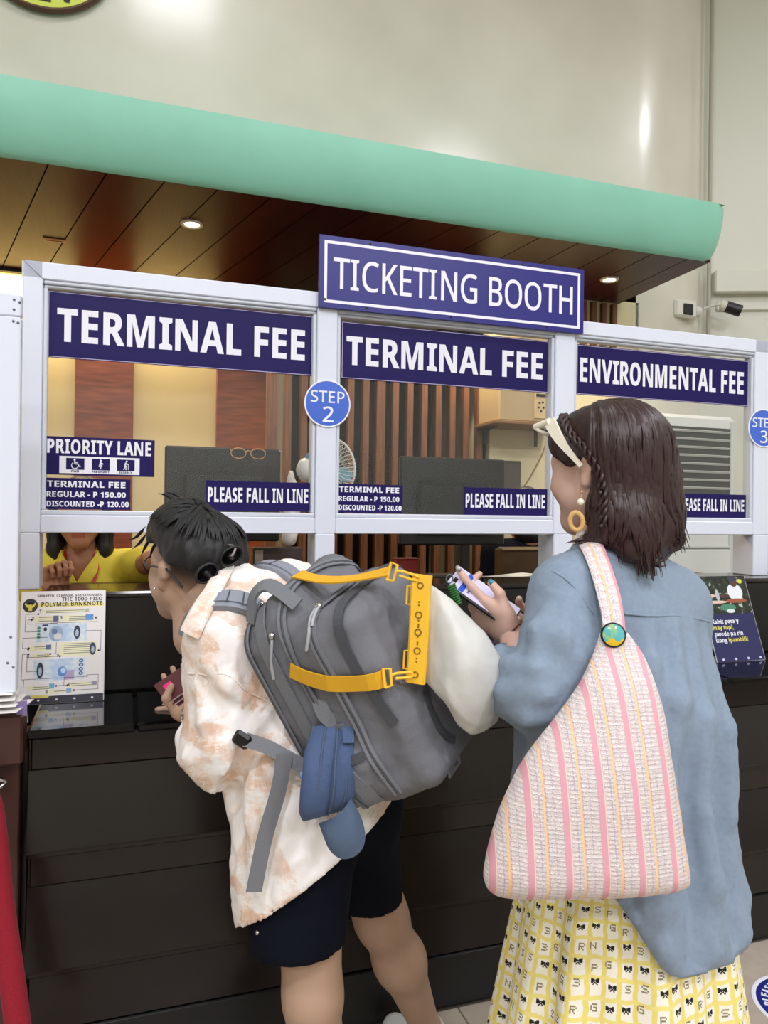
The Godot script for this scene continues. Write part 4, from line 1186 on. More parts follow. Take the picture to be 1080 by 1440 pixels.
func standees() -> void:
	# banknote leaflet
	var im := Image.create(420, 594, false, Image.FORMAT_RGB8)
	im.fill(Color(0.93, 0.92, 0.92))
	im.fill_rect(Rect2i(30, 66, 384, 22), Color(0.93, 0.88, 0.55))
	var cream := Color(0.93, 0.92, 0.78)
	var ink := Color(0.1, 0.1, 0.14)
	var soft := Color(0.42, 0.42, 0.45)
	for r in [[95, 100, 250, 22], [62, 134, 140, 34], [212, 134, 160, 34], [45, 290, 115, 30], [60, 334, 100, 24], [190, 280, 195, 72], [45, 500, 120, 22], [230, 492, 150, 24], [150, 526, 120, 20]]:
		im.fill_rect(Rect2i(r[0], r[1], r[2], r[3]), cream)
		var rows := maxi(1, r[3] / 11)
		for k in rows: hline(im, r[0] + 26, r[1] + 6 + k * 10, int((r[2] - 40) * (1.0 if k % 2 else 0.92)), soft, 3)
	for r in [[320, 100, 18, 18, Color(0.72, 0.74, 0.68)], [160, 134, 26, 32, Color(0.35, 0.37, 0.55)], [322, 132, 40, 32, Color(0.38, 0.6, 0.86)], [128, 288, 26, 26, Color(0.34, 0.44, 0.62)], [122, 332, 24, 22, Color(0.78, 0.74, 0.62)], [150, 492, 26, 26, Color(0.45, 0.68, 0.8)], [360, 490, 26, 22, Color(0.6, 0.58, 0.68)], [236, 522, 24, 22, Color(0.55, 0.68, 0.85)]]:
		im.fill_rect(Rect2i(r[0], r[1], r[2], r[3]), r[4])
	note_print(im, 80, 178, 250, 96, false)
	note_print(im, 72, 366, 250, 110, true)
	disc(im, 362, 318, 16, 34, Color(0.2, 0.24, 0.32)); disc(im, 362, 322, 8, 18, Color(0.7, 0.75, 0.82))
	for l in [[22, 122, 2, 96], [22, 122, 62, 2], [22, 216, 66, 2], [34, 152, 2, 24], [34, 152, 18, 2], [34, 174, 150, 2], [150, 168, 2, 12], [380, 150, 2, 24], [160, 172, 222, 2], [320, 220, 82, 2], [402, 220, 2, 110], [390, 328, 12, 2], [14, 248, 120, 2], [14, 248, 2, 56], [14, 302, 30, 2], [178, 276, 2, 62], [150, 336, 28, 2], [14, 334, 30, 2], [14, 334, 2, 132], [14, 464, 330, 2], [38, 350, 160, 2], [38, 350, 2, 76], [38, 424, 50, 2], [222, 464, 2, 42], [180, 504, 62, 2], [392, 456, 2, 78], [330, 456, 62, 2], [270, 532, 122, 2], [26, 464, 2, 46]]:
		im.fill_rect(Rect2i(l[0], l[1], l[2], l[3]), ink)
	for d in [[84, 123], [52, 153], [374, 151], [44, 303], [150, 337], [44, 335], [392, 329], [198, 351], [184, 505], [240, 505], [272, 533]]:
		disc(im, d[0], d[1], 5, 5, ink)
	im.fill_rect(Rect2i(60, 556, 360, 38), Color(0.16, 0.15, 0.22))
	im.fill_rect(Rect2i(0, 548, 62, 46), Color(0.55, 0.52, 0.62))
	im.fill_rect(Rect2i(64, 548, 86, 16), Color(0.86, 0.8, 0.4))
	for k in 4: disc(im, 100 + k * 88, 575, 6, 5, Color(0.9, 0.9, 0.92))
	var t := thing("leaflet_standee", "upright white banknote infographic leaflet standing on the counter", "standee", Vector3(-0.15, 0.905, 0.2))
	var face := mat(Color(1, 1, 1), 0.25)
	face.albedo_texture = ImageTexture.create_from_image(im)
	# lower edge and upper edge of the leaflet, leaning back a little
	var a := Vector3(-0.2378, 0.9060, 0.2154); var b := Vector3(-0.0537, 0.9060, 0.1992)
	a = Vector3(-0.262, 0.9065, 0.197)
	b = Vector3(-0.052, 0.9065, 0.197)
	var up := Vector3(-0.012, 0.287, -0.075).normalized()
	standee(t, a, b, up, 0.298, face)
	var xb := basis_of(b - a, up)
	var at := func(u: float, v: float) -> Vector3: return a + (b - a) * u + xb.y * 0.298 * v + xb.z * 0.0022
	text("SMARTER, CLEANER, and STRONGER:", heavy, at.call(0.575, 0.955), 0.165, 0.0075, M.black, t, xb, 0.0004)
	text("THE 1000-PISO", heavy, at.call(0.72, 0.922), 0.104, 0.0105, M.black, t, xb, 0.0004)
	text("POLYMER BANKNOTE", heavy, at.call(0.60, 0.879), 0.154, 0.0115, M.black, t, xb, 0.0004)
	var marks := [["1", 0.22, 0.82], ["2", 0.14, 0.755], ["3", 0.475, 0.755], ["4", 0.1, 0.485], ["5", 0.45, 0.418], ["6", 0.1, 0.42], ["8", 0.585, 0.155], ["9", 0.33, 0.1]]
	for q in marks: text(q[0], heavy, at.call(q[1], q[2]), 0.0052, 0.0085, M.black, t, xb, 0.0004)
	var em := Transform3D(Basis(xb.x, xb.z, -xb.y), at.call(0.105, 0.87))
	obj("emblem", MB.new().lathe([Vector2(0, 0.0006), Vector2(0.0185, 0.0006), Vector2(0.0185, 0)], em, 28), mat(Color(0.14, 0.14, 0.15), 0.4), t)
	var wing := MB.new().plate(PackedVector2Array([Vector2(-0.014, 0.004), Vector2(-0.009, -0.004), Vector2(-0.004, -0.007), Vector2(-0.005, -0.014), Vector2(0.005, -0.014), Vector2(0.004, -0.007), Vector2(0.009, -0.004), Vector2(0.014, 0.004), Vector2(0.012, 0.008), Vector2(0.006, 0.001), Vector2(0.0, 0.003), Vector2(-0.006, 0.001), Vector2(-0.012, 0.008)]), 0.0005, Transform3D(xb, at.call(0.105, 0.87) + xb.z * 0.0007))
	obj("emblem_bird", wing, mat(Color(0.86, 0.8, 0.3), 0.4), t)
	obj("emblem_head", MB.new().ball(at.call(0.105, 0.895) + xb.z * 0.0007, Vector3(0.006, 0.006, 0.0006), xb), mat(Color(0.25, 0.25, 0.3), 0.4), t)
	# folded money leaflet
	var im2 := Image.create(300, 420, false, Image.FORMAT_RGB8)
	var n := FastNoiseLite.new(); n.seed = 12; n.frequency = 0.02
	for y in 420:
		for x in 300:
			var c := Color(0.13, 0.13, 0.34)
			if y < 190:
				var q := n.get_noise_2d(x, y)
				c = Color(0.13, 0.13, 0.11).lerp(Color(0.2, 0.3, 0.2), clampf(q * 1.6 + 0.2, 0, 1))
				if q > 0.42 and x > 60: c = Color(0.72, 0.76, 0.7)
			im2.set_pixel(x, y, c)
	disc(im2, 215, 82, 48, 44, Color(0.9, 0.91, 0.95))
	disc(im2, 218, 30, 24, 26, Color(0.34, 0.24, 0.19))
	disc(im2, 214, 14, 28, 14, Color(0.2, 0.21, 0.3))
	disc(im2, 210, 126, 66, 11, Color(0.62, 0.33, 0.22))
	disc(im2, 140, 100, 34, 10, Color(0.3, 0.2, 0.16))
	disc(im2, 45, 98, 46, 8, Color(0.85, 0.74, 0.66)); disc(im2, 75, 130, 76, 8, Color(0.86, 0.76, 0.68))
	disc(im2, 98, 96, 12, 28, Color(0.72, 0.74, 0.78))
	disc(im2, 148, 158, 50, 18, Color(0.3, 0.52, 0.42)); disc(im2, 160, 176, 26, 10, Color(0.84, 0.88, 0.86))
	disc(im2, 262, 28, 14, 12, Color(0.85, 0.82, 0.3))
	for k in 4: disc(im2, 40 + k * 78, 408, 8, 6, Color(0.8, 0.82, 0.9))
	var t2 := thing("leaflet_standee", "dark blue leaflet with a market photo standing on the counter", "standee", Vector3(2.1, 0.905, 0.22))
	var face2 := mat(Color(1, 1, 1), 0.25)
	face2.albedo_texture = ImageTexture.create_from_image(im2)
	var a2 := Vector3(1.975, 0.9065, 0.232); var b2 := Vector3(2.193, 0.9065, 0.228)
	var up2 := Vector3(0.055, 0.297, -0.11).normalized()
	up2 = Vector3(0.02, 0.297, -0.105).normalized()
	standee(t2, a2, b2, up2, 0.312, face2)
	var x2 := basis_of(b2 - a2, up2)
	var at2 := func(u: float, v: float) -> Vector3: return a2 + (b2 - a2) * u + x2.y * 0.312 * v + x2.z * 0.0022
	var yel := mat(Color(0.9, 0.86, 0.35), 0.5)
	text("Kahit pera'y", heavy, at2.call(0.36, 0.455), 0.122, 0.021, M.white, t2, x2, 0.0004)
	text("may tupi,", heavy, at2.call(0.285, 0.385), 0.094, 0.021, yel, t2, x2, 0.0004)
	text("pwede pa rin", heavy, at2.call(0.375, 0.312), 0.128, 0.021, M.white, t2, x2, 0.0004)
	text("itong", heavy, at2.call(0.19, 0.24), 0.05, 0.021, M.white, t2, x2, 0.0004)
	text("ipambili!", heavy, at2.call(0.54, 0.24), 0.088, 0.021, yel, t2, x2, 0.0004)

# an acrylic sheet with a printed face and a folded foot behind it
func standee(t: Node3D, a: Vector3, b: Vector3, up: Vector3, hgt: float, face: Material) -> void:
	var x := basis_of(b - a, up)
	var w := (b - a).length()
	var m := MB.new()
	var o := a + x.z * 0.002
	m.quad([o, o + x.x * w, o + x.x * w + x.y * hgt, o + x.y * hgt], x.z)
	obj("printed_face", m, face, t)
	obj("sheet", MB.new().box(a + x.x * w / 2 + x.y * hgt / 2 + x.z * 0.0005, Vector3(w + 0.004, hgt, 0.0025), 0.0005, x), mat(Color(0.82, 0.82, 0.85), 0.3), t)
	var foot := a + x.x * w / 2 + Vector3(0, 0, -0.05)
	obj("foot", MB.new().box(Vector3(foot.x, 0.9062, foot.z), Vector3(w, 0.002, 0.1), 0.0005), mat(Color(0.75, 0.76, 0.8), 0.3), t)

# ---------------------------------------------------------------- people
func field_for(pts: Array, pad: float, cell: float) -> Field:
	var bb := AABB(pts[0], Vector3.ZERO)
	for p in pts: bb = bb.expand(p)
	return Field.new(bb.position - Vector3.ONE * pad, bb.end + Vector3.ONE * pad, cell)

# sharp creases: high along thin lines of the noise
func crease(x: float, y: float, z: float) -> float:
	return pow(maxf(0.0, 1.0 - 3.2 * absf(grain.get_noise_3d(x, y, z))), 2.0)

# a head about c; b: x to the person's left, y up, z where the face looks
func add_head(c: Vector3, b: Basis, cell := 0.0042, tint = null, s := 1.0) -> MB:
	var f := Field.new(c - Vector3.ONE * 0.175, c + Vector3.ONE * 0.175, cell)
	var w := func(x, y, z): return c + b * (Vector3(x, y, z) * s)
	f.cap(w.call(0, 0.03, -0.03), w.call(0, 0.028, 0.02), 0.074 * s, 0.07 * s, 0.03)
	f.cap(w.call(0, 0.0, 0.032), w.call(0, -0.07, 0.046), 0.058 * s, 0.036 * s, 0.04)
	for e in [-1.0, 1.0]:
		f.cap(w.call(0.047 * e, -0.04, 0.0), w.call(0.014 * e, -0.092, 0.056), 0.021 * s, 0.018 * s, 0.03)
		f.cap(w.call(0.037 * e, -0.028, 0.06), w.call(0.04 * e, -0.045, 0.045), 0.024 * s, 0.022 * s, 0.03)
		f.cap(w.call(0.012 * e, 0.022, 0.082), w.call(0.042 * e, 0.024, 0.068), 0.01 * s, 0.009 * s, 0.018)
		f.ball(w.call(0.031 * e, 0.002, 0.094), 0.014 * s, 0.014, true)
		f.ball(w.call(0.030 * e, 0.002, 0.076), 0.0135 * s, 0.006)
		f.ball(w.call(0.011 * e, -0.03, 0.094), 0.0075 * s, 0.008)
		# ear: a shell with a hollow
		f.cap(w.call(0.073 * e, 0.016, -0.016), w.call(0.074 * e, -0.022, -0.006), 0.0185 * s, 0.011 * s, 0.008)
		f.cap(w.call(0.084 * e, 0.02, -0.022), w.call(0.082 * e, 0.002, -0.026), 0.009 * s, 0.008 * s, 0.008)
		f.cap(w.call(0.095 * e, 0.012, -0.008), w.call(0.091 * e, -0.004, -0.004), 0.0085 * s, 0.007 * s, 0.006, Vector3.ZERO, 1.0, true)
	f.ball(w.call(0, -0.096, 0.06), 0.018 * s, 0.022)
	f.cap(w.call(0, 0.016, 0.084), w.call(0, -0.024, 0.103), 0.0075 * s, 0.011 * s, 0.014)
	f.cap(w.call(-0.017, -0.056, 0.078), w.call(0.017, -0.056, 0.078), 0.007 * s, 0.007 * s, 0.006)
	f.cap(w.call(-0.014, -0.066, 0.077), w.call(0.014, -0.066, 0.077), 0.0075 * s, 0.0075 * s, 0.006)
	f.cap(w.call(0, -0.05, -0.028), w.call(0, -0.13, -0.05), 0.05 * s, 0.052 * s, 0.035)
	return f.mesh(null, tint)

# a hand: at the wrist, fingers along fd, nn out of the palm, th towards the thumb; curls: bend of each finger from the index on; thumb: directions of its two bones
func add_hand(wr: Vector3, fd: Vector3, nn: Vector3, th: Vector3, curls: Array, thumb: Array, s := 1.0, tint = null) -> Array:
	var f := Field.new(wr - Vector3.ONE * 0.2 * s, wr + Vector3.ONE * 0.2 * s, 0.0034)
	f.cap(wr - fd * 0.05 * s, wr + fd * 0.01, 0.026 * s, 0.023 * s, 0.02, th, 1.15)
	f.cap(wr + fd * 0.015 * s, wr + fd * 0.078 * s, 0.0155 * s, 0.0135 * s, 0.02, th, 2.5)
	f.cap(wr + fd * 0.02 * s + th * 0.018 * s + nn * 0.006, wr + fd * 0.055 * s + th * 0.03 * s + nn * 0.006, 0.017 * s, 0.014 * s, 0.015)
	var tips := []
	for i in 4:
		var off: float = [0.030, 0.010, -0.010, -0.029][i]
		var len: Array = [[0.043, 0.026, 0.021], [0.047, 0.029, 0.022], [0.044, 0.027, 0.022], [0.034, 0.021, 0.019]][i]
		var p: Vector3 = wr + fd * (0.082 - 0.004 * absf(i - 1.2)) * s + th * off * s
		var spread: float = [0.1, 0.02, -0.06, -0.14][i]
		var ang := 0.0
		var base := (fd + th * spread).normalized()
		f.cap(wr + fd * 0.05 * s + th * off * 0.9 * s, p, 0.011 * s, 0.0098 * s, 0.012)
		for j in 3:
			ang += float(curls[i][j])
			var q: Vector3 = p + (base * cos(ang) + nn * sin(ang)) * float(len[j]) * s
			f.cap(p, q, (0.0094 - 0.0007 * j - 0.0008 * float(i == 3)) * s, (0.0088 - 0.0008 * j - 0.0008 * float(i == 3)) * s, 0.004)
			p = q
		tips.append([p, (base * cos(ang) + nn * sin(ang)), (base * -sin(ang) + nn * cos(ang)) * -1.0])
	var t0 := wr + fd * 0.03 * s + th * 0.034 * s + nn * 0.006
	var t1: Vector3 = t0 + thumb[0].normalized() * 0.044 * s
	var t2: Vector3 = t1 + thumb[1].normalized() * 0.031 * s
	f.cap(wr + fd * 0.015 * s + th * 0.015 * s, t0, 0.015 * s, 0.0145 * s, 0.016)
	f.cap(t0, t1, 0.0135 * s, 0.0105 * s, 0.008).cap(t1, t2, 0.0105 * s, 0.0085 * s, 0.004)
	tips.append([t2, thumb[1].normalized(), th])
	return [f.mesh(null, tint), tips]

# a lock of hair along a path, flat and tapering
func lock(m: MB, p: Array, nrm: Array, w: float, th: float) -> void:
	var size := []
	var k := p.size()
	for i in k:
		var t := float(i) / (k - 1)
		var e := (0.08 + 0.92 * smoothstep(0.0, 0.3, t)) * (1.0 - 0.85 * smoothstep(0.5, 1.0, t))
		size.append(Vector2(w * e, th * e))
	m.sweep(p, MB.round_profile(6), nrm, size)

func eyes(p: Node3D, c: Vector3, b: Basis) -> void:
	for e in [-1.0, 1.0]:
		var o := c + b * Vector3(0.03 * e, 0.002, 0.0775)
		var ey := obj("eye", MB.new().ball(o, Vector3.ONE * 0.0125), M.eye, p)
		obj("iris", MB.new().ball(o + b.z * 0.0095, Vector3(0.0055, 0.0055, 0.0035), b), M.iris, ey)

func shoe(p: Node3D, ankle: Vector3, fwd: Vector3, m: Material) -> void:
	var f := Field.new(Vector3(ankle.x - 0.28, -0.02, ankle.z - 0.28), Vector3(ankle.x + 0.28, 0.2, ankle.z + 0.28), 0.009)
	fwd.y = 0; fwd = fwd.normalized()
	var g := Vector3(ankle.x, 0.0, ankle.z)
	var sd := fwd.cross(Vector3.UP)
	f.cap(g - fwd * 0.045 + Vector3.UP * 0.04, g + fwd * 0.14 + Vector3.UP * 0.032, 0.038, 0.03, 0.02, sd, 1.15)
	f.cap(g + Vector3.UP * 0.05, ankle, 0.045, 0.046, 0.03)
	f.cut(Vector3(0, 0.004, 0), Vector3.DOWN)
	obj("shoe", f.mesh(), m, p)

func staff() -> void:
	var skin := mat(Color(0.72, 0.5, 0.38), 0.5); skin.vertex_color_use_as_albedo = true
	# clerk in the yellow polo shirt
	var c := Vector3(-0.1507, 1.4016, -0.5243)
	var fw := Vector3(-0.0573, -0.1041, 0.9929)
	var up := Vector3.UP
	var lf := up.cross(fw).normalized()
	var b := Basis(lf, fw.cross(lf).normalized(), fw)
	var p := thing("person", "clerk in a yellow polo shirt with a red lanyard behind the counter", "person", Vector3(c.x, 0, c.z - 0.03))
	var lips := func(q, n):
		var l: Vector3 = b.transposed() * (q - c)
		return Color(0.9, 0.5, 0.48) if absf(l.x) < 0.022 and l.y > -0.075 and l.y < -0.05 and l.z > 0.078 else Color.WHITE
	var body := add_head(c, b, 0.0046, lips)
	var nb := c - up * 0.15 - fw * 0.035
	var chest := nb - up * 0.18 + fw * 0.02
	var hip := Vector3(chest.x, 0.86, chest.z - 0.08)
	var ls := nb + lf * 0.165 - up * 0.055; var rs := nb - lf * 0.165 - up * 0.055
	var le := Vector3(0.0851, 1.2464, -0.2746); var lw := Vector3(0.2071, 1.2282, -0.1800)
	var re := Vector3(-0.2550, 1.0993, -0.3913); var rw := Vector3(-0.2195, 1.1580, -0.2733)
	var pts := [c, nb, chest, hip, ls, rs, le, re, lw, rw, Vector3(hip.x, 0.0, hip.z)]
	var f := field_for(pts, 0.2, 0.013)
	f.cap(nb + up * 0.09, nb - up * 0.02, 0.05, 0.06, 0.04)
	f.cap(ls, rs, 0.05, 0.05, 0.05)
	f.cap(chest, hip, 0.1, 0.1, 0.05, lf, 1.35)
	f.cap(ls, le, 0.045, 0.036, 0.03).cap(le, lw, 0.036, 0.026, 0.02)
	f.cap(rs, re, 0.045, 0.036, 0.03).cap(re, rw, 0.036, 0.026, 0.02)
	for s in [-1.0, 1.0]:
		var h: Vector3 = hip + lf * 0.08 * s
		f.cap(h, Vector3(h.x, 0.45, h.z + 0.02), 0.08, 0.055, 0.03).cap(Vector3(h.x, 0.45, h.z + 0.02), Vector3(h.x, 0.09, h.z), 0.052, 0.036, 0.02)
	body.add(f.mesh())
	# a raised loose fist and a reaching hand
	var fd := Vector3(0.1014, 0.9842, 0.1450); var nn := Vector3(0.5027, 0.0087, 0.8644)
	body.add(add_hand(rw, fd, nn, -nn.cross(fd), [[1.1, 1.3, 0.7], [1.1, 1.35, 0.7], [1.15, 1.35, 0.7], [1.2, 1.3, 0.7]], [fd + nn * 0.8, fd * 0.4 + nn * 0.9], 0.92)[0])
	body.add(add_hand(lw, (lw - le).normalized(), Vector3.DOWN, Vector3.DOWN.cross((lw - le).normalized()), [[0.3, 0.4, 0.2], [0.3, 0.4, 0.2], [0.3, 0.4, 0.2], [0.3, 0.4, 0.2]], [(lw - le).normalized(), (lw - le).normalized()], 0.9)[0])
	obj("body", body, skin, p)
	eyes(p, c, b)
	# polo shirt
	var g := field_for([nb, chest, hip, ls, rs, le], 0.2, 0.011)
	g.cap(ls, rs, 0.068, 0.068, 0.06).cap(nb - up * 0.03, chest, 0.075, 0.115, 0.06, lf, 1.3)
	g.cap(chest, hip, 0.12, 0.125, 0.05, lf, 1.35)
	g.cap(ls, ls.lerp(le, 0.55), 0.068, 0.07, 0.04).cap(rs, rs.lerp(re, 0.62), 0.068, 0.068, 0.04)
	g.cap(nb + up * 0.1 + fw * 0.02, nb + fw * 0.06 - up * 0.06, 0.052, 0.045, 0.02, Vector3.ZERO, 1.0, true)
	g.cut(Vector3(0, 0.8, 0), Vector3.DOWN)
	obj("polo_shirt", g.mesh(func(q, n): return q + n * 0.005 * grain.get_noise_3dv(q * 900.0)), M.yellow_polo, p)
	# open collar
	for s in [-1.0, 1.0]:
		var cm := MB.new()
		var q := [nb + lf * 0.075 * s + up * 0.035 - fw * 0.03, nb + lf * 0.075 * s + up * 0.012 + fw * 0.05, nb + lf * 0.035 * s - up * 0.05 + fw * 0.115, nb + lf * 0.012 * s - up * 0.095 + fw * 0.13]
		cm.ribbon(curve(q, 12), [(fw + lf * s * 0.8 + up * 0.5).normalized()], 0.04, 0.005)
		obj("collar", cm, M.yellow_polo, p)
	# trousers
	var tr := field_for([hip, Vector3(hip.x, 0.05, hip.z)], 0.25, 0.014)
	for s in [-1.0, 1.0]:
		var h: Vector3 = hip + lf * 0.08 * s
		tr.cap(h, Vector3(h.x, 0.08, h.z), 0.105, 0.07, 0.04)
	obj("trousers", tr.mesh(), M.shorts, p)
	# long dark hair
	var hf := Field.new(c - Vector3(0.2, 0.28, 0.2), c + Vector3(0.2, 0.16, 0.2), 0.008)
	hf.cap(c + b * Vector3(0, 0.05, -0.03), c + b * Vector3(0, 0.055, 0.015), 0.086, 0.076, 0.03)
	for s in [-1.0, 1.0]:
		hf.cap(c + b * Vector3(0.078 * s, 0.03, 0.0), c + b * Vector3(0.085 * s, -0.12, 0.02), 0.03, 0.024, 0.02)
		hf.cap(c + b * Vector3(0.085 * s, -0.12, 0.02), c + b * Vector3(0.075 * s, -0.19, 0.05), 0.024, 0.008, 0.02)
	hf.cap(c + b * Vector3(0, 0.0, -0.06), c + b * Vector3(0, -0.16, -0.06), 0.075, 0.07, 0.03)
	hf.cap(c + b * Vector3(0, -0.01, 0.07), c + b * Vector3(0, -0.1, 0.08), 0.062, 0.055, 0.015, Vector3.ZERO, 1.0, true)
	var hm := hf.mesh(func(q, n): return q + n * 0.004 * grain.get_noise_3d(q.x * 5000.0, q.y * 500.0, q.z * 5000.0))
	for i in 40:
		var a := lerpf(-0.2, PI + 0.2, i / 39.0)
		var d := -lf * cos(a) - fw * sin(a)
		var q := hf.lay([c + up * 0.12 + d * 0.02, c + up * 0.05 + d * 0.11, c - up * 0.06 + d * 0.1, c - up * 0.17 + d * 0.09], 10, 0.001)
		lock(hm, q[0], q[1], 0.012, 0.005)
	obj("hair", hm, M.hair_black, p)
	# lanyard
	var ln := thing("lanyard", "red printed lanyard round the clerk's neck", "lanyard", nb)
	for s in [-1.0, 1.0]:
		var q := g.lay([nb + lf * 0.07 * s + up * 0.01, nb + lf * 0.06 * s - up * 0.04 + fw * 0.09, nb + lf * 0.03 * s - up * 0.13 + fw * 0.13, nb + lf * 0.003 * s - up * 0.22 + fw * 0.14], 16, 0.004)
		obj("ribbon", MB.new().ribbon(q[0], q[1], 0.016, 0.0015), mat(Color(0.72, 0.14, 0.16), 0.6), ln)
	var tagp := g.snap(nb - up * 0.25 + fw * 0.14, 0.006)
	obj("badge", MB.new().box(tagp, Vector3(0.06, 0.085, 0.003), 0.001, b), M.paper, ln)
	# second clerk low behind the wide monitor: dark hair and shirt
	var c2 := Vector3(1.8425, 1.4250, -0.9200)
	var p2 := thing("person", "dark haired clerk sitting low behind the wide monitor", "person", Vector3(c2.x, 0, c2.z))
	var fw2 := Vector3(0.0094, -0.1078, -0.9941); var lf2 := up.cross(fw2).normalized()
	var b2 := Basis(lf2, fw2.cross(lf2).normalized(), fw2)
	var bd := add_head(c2, b2, 0.0055, lips)
	var nb2 := c2 - up * 0.15 - fw2 * 0.03
	var hp2 := nb2 - up * 0.5
	var f2 := field_for([c2, nb2, hp2, hp2 + fw2 * 0.4, nb2 + lf2 * 0.3, nb2 - lf2 * 0.3, Vector3(c2.x, 0, c2.z)], 0.16, 0.015)
	f2.cap(nb2 + up * 0.08, nb2, 0.05, 0.06, 0.04).cap(nb2 + lf2 * 0.15 - up * 0.05, nb2 - lf2 * 0.15 - up * 0.05, 0.06, 0.06, 0.05).cap(nb2 - up * 0.15, hp2, 0.11, 0.12, 0.05, lf2, 1.3)
	for s in [-1.0, 1.0]:
		f2.cap(nb2 + lf2 * 0.16 * s - up * 0.05, nb2 + lf2 * 0.21 * s - up * 0.3, 0.05, 0.04, 0.03).cap(nb2 + lf2 * 0.21 * s - up * 0.3, nb2 + lf2 * 0.14 * s - up * 0.32 + fw2 * 0.2, 0.04, 0.03, 0.02)
		f2.cap(hp2 + lf2 * 0.09 * s, hp2 + lf2 * 0.1 * s + fw2 * 0.38, 0.085, 0.06, 0.04).cap(hp2 + lf2 * 0.1 * s + fw2 * 0.38, hp2 + lf2 * 0.1 * s + fw2 * 0.36 - up * (hp2.y - 0.08), 0.06, 0.04, 0.02)
	bd.add(f2.mesh())
	obj("body", bd, skin, p2)
	var g2 := field_for([nb2, hp2, nb2 + lf2 * 0.3, nb2 - lf2 * 0.3], 0.18, 0.013)
	g2.cap(nb2 + lf2 * 0.15 - up * 0.05, nb2 - lf2 * 0.15 - up * 0.05, 0.075, 0.075, 0.05).cap(nb2 - up * 0.12, hp2, 0.125, 0.14, 0.05, lf2, 1.3)
	for s in [-1.0, 1.0]: g2.cap(nb2 + lf2 * 0.16 * s - up * 0.05, nb2 + lf2 * 0.21 * s - up * 0.28, 0.065, 0.055, 0.03)
	obj("shirt", g2.mesh(), M.shorts, p2)
	var h2 := Field.new(c2 - Vector3.ONE * 0.17, c2 + Vector3.ONE * 0.17, 0.008)
	h2.cap(c2 + b2 * Vector3(0, 0.045, -0.03), c2 + b2 * Vector3(0, 0.055, 0.02), 0.085, 0.076, 0.03).cap(c2 + b2 * Vector3(0, 0.0, -0.05), c2 + b2 * Vector3(0, -0.1, -0.05), 0.08, 0.07, 0.03)
	h2.cap(c2 + b2 * Vector3(0, -0.01, 0.08), c2 + b2 * Vector3(0, -0.1, 0.08), 0.062, 0.055, 0.015, Vector3.ZERO, 1.0, true)
	obj("hair", h2.mesh(func(q, n): return q + n * 0.004 * grain.get_noise_3d(q.x * 4000.0, q.y * 500.0, q.z * 4000.0)), M.hair_black, p2)
	# their stool
	var st := thing("office_stool", "black stool under the clerk behind the wide monitor", "stool", Vector3(hp2.x, 0, hp2.z))
	obj("seat", MB.new().lathe([Vector2(0, hp2.y - 0.11), Vector2(0.19, hp2.y - 0.115), Vector2(0.2, hp2.y - 0.15), Vector2(0.0, hp2.y - 0.16)], Transform3D(), 24), M.black, st, true)
	obj("pillar", MB.new().tube([Vector3(0, 0.05, 0), Vector3(0, hp2.y - 0.15, 0)], 0.025, 10), M.steel, st, true)
	obj("base", MB.new().lathe([Vector2(0, 0.06), Vector2(0.2, 0.02), Vector2(0.2, 0)], Transform3D(), 24), M.black, st, true)

func shirt_print() -> StandardMaterial3D:
	var im := Image.create(768, 768, false, Image.FORMAT_RGB8)
	var a := FastNoiseLite.new(); a.seed = 41; a.frequency = 0.0075; a.fractal_octaves = 3; a.domain_warp_enabled = true; a.domain_warp_amplitude = 30.0
	var b := FastNoiseLite.new(); b.seed = 77; b.frequency = 0.011; b.fractal_octaves = 2
	var g := FastNoiseLite.new(); g.seed = 5; g.frequency = 0.12
	for y in 768:
		for x in 768:
			# wrap the noise so that the print repeats
			var u := TAU * x / 768.0; var v := TAU * y / 768.0
			var p := Vector3(cos(u) * 122.0 + 60.0 * sin(v), sin(u) * 122.0 + 60.0 * cos(v), (cos(v) + sin(v)) * 122.0)
			var n := a.get_noise_3dv(p)
			var c := Color(0.965, 0.95, 0.935)
			var e := g.get_noise_2d(x, y) * 0.5 + 0.5
			if n > 0.17 + 0.06 * e: c = Color(0.88, 0.735, 0.63)
			elif n > 0.10: c = Color(0.93, 0.86, 0.79)
			var m := b.get_noise_3dv(p)
			if m > 0.12:
				var ang := b.get_noise_3dv(p * 0.4) * 6.0
				var s := sin((x * cos(ang) + y * sin(ang)) * 0.55 )
				if s > 0.2: c = c.lerp(Color(1, 0.99, 0.975), 0.75)
			im.set_pixel(x, y, c)
	var m2 := mat(Color(1, 1, 1), 0.75)
	tri_tex(m2, ImageTexture.create_from_image(im), 1.7, noise_tex(0.06, [], 3, 256, 4, true, 2.0), 0.3)
	return m2

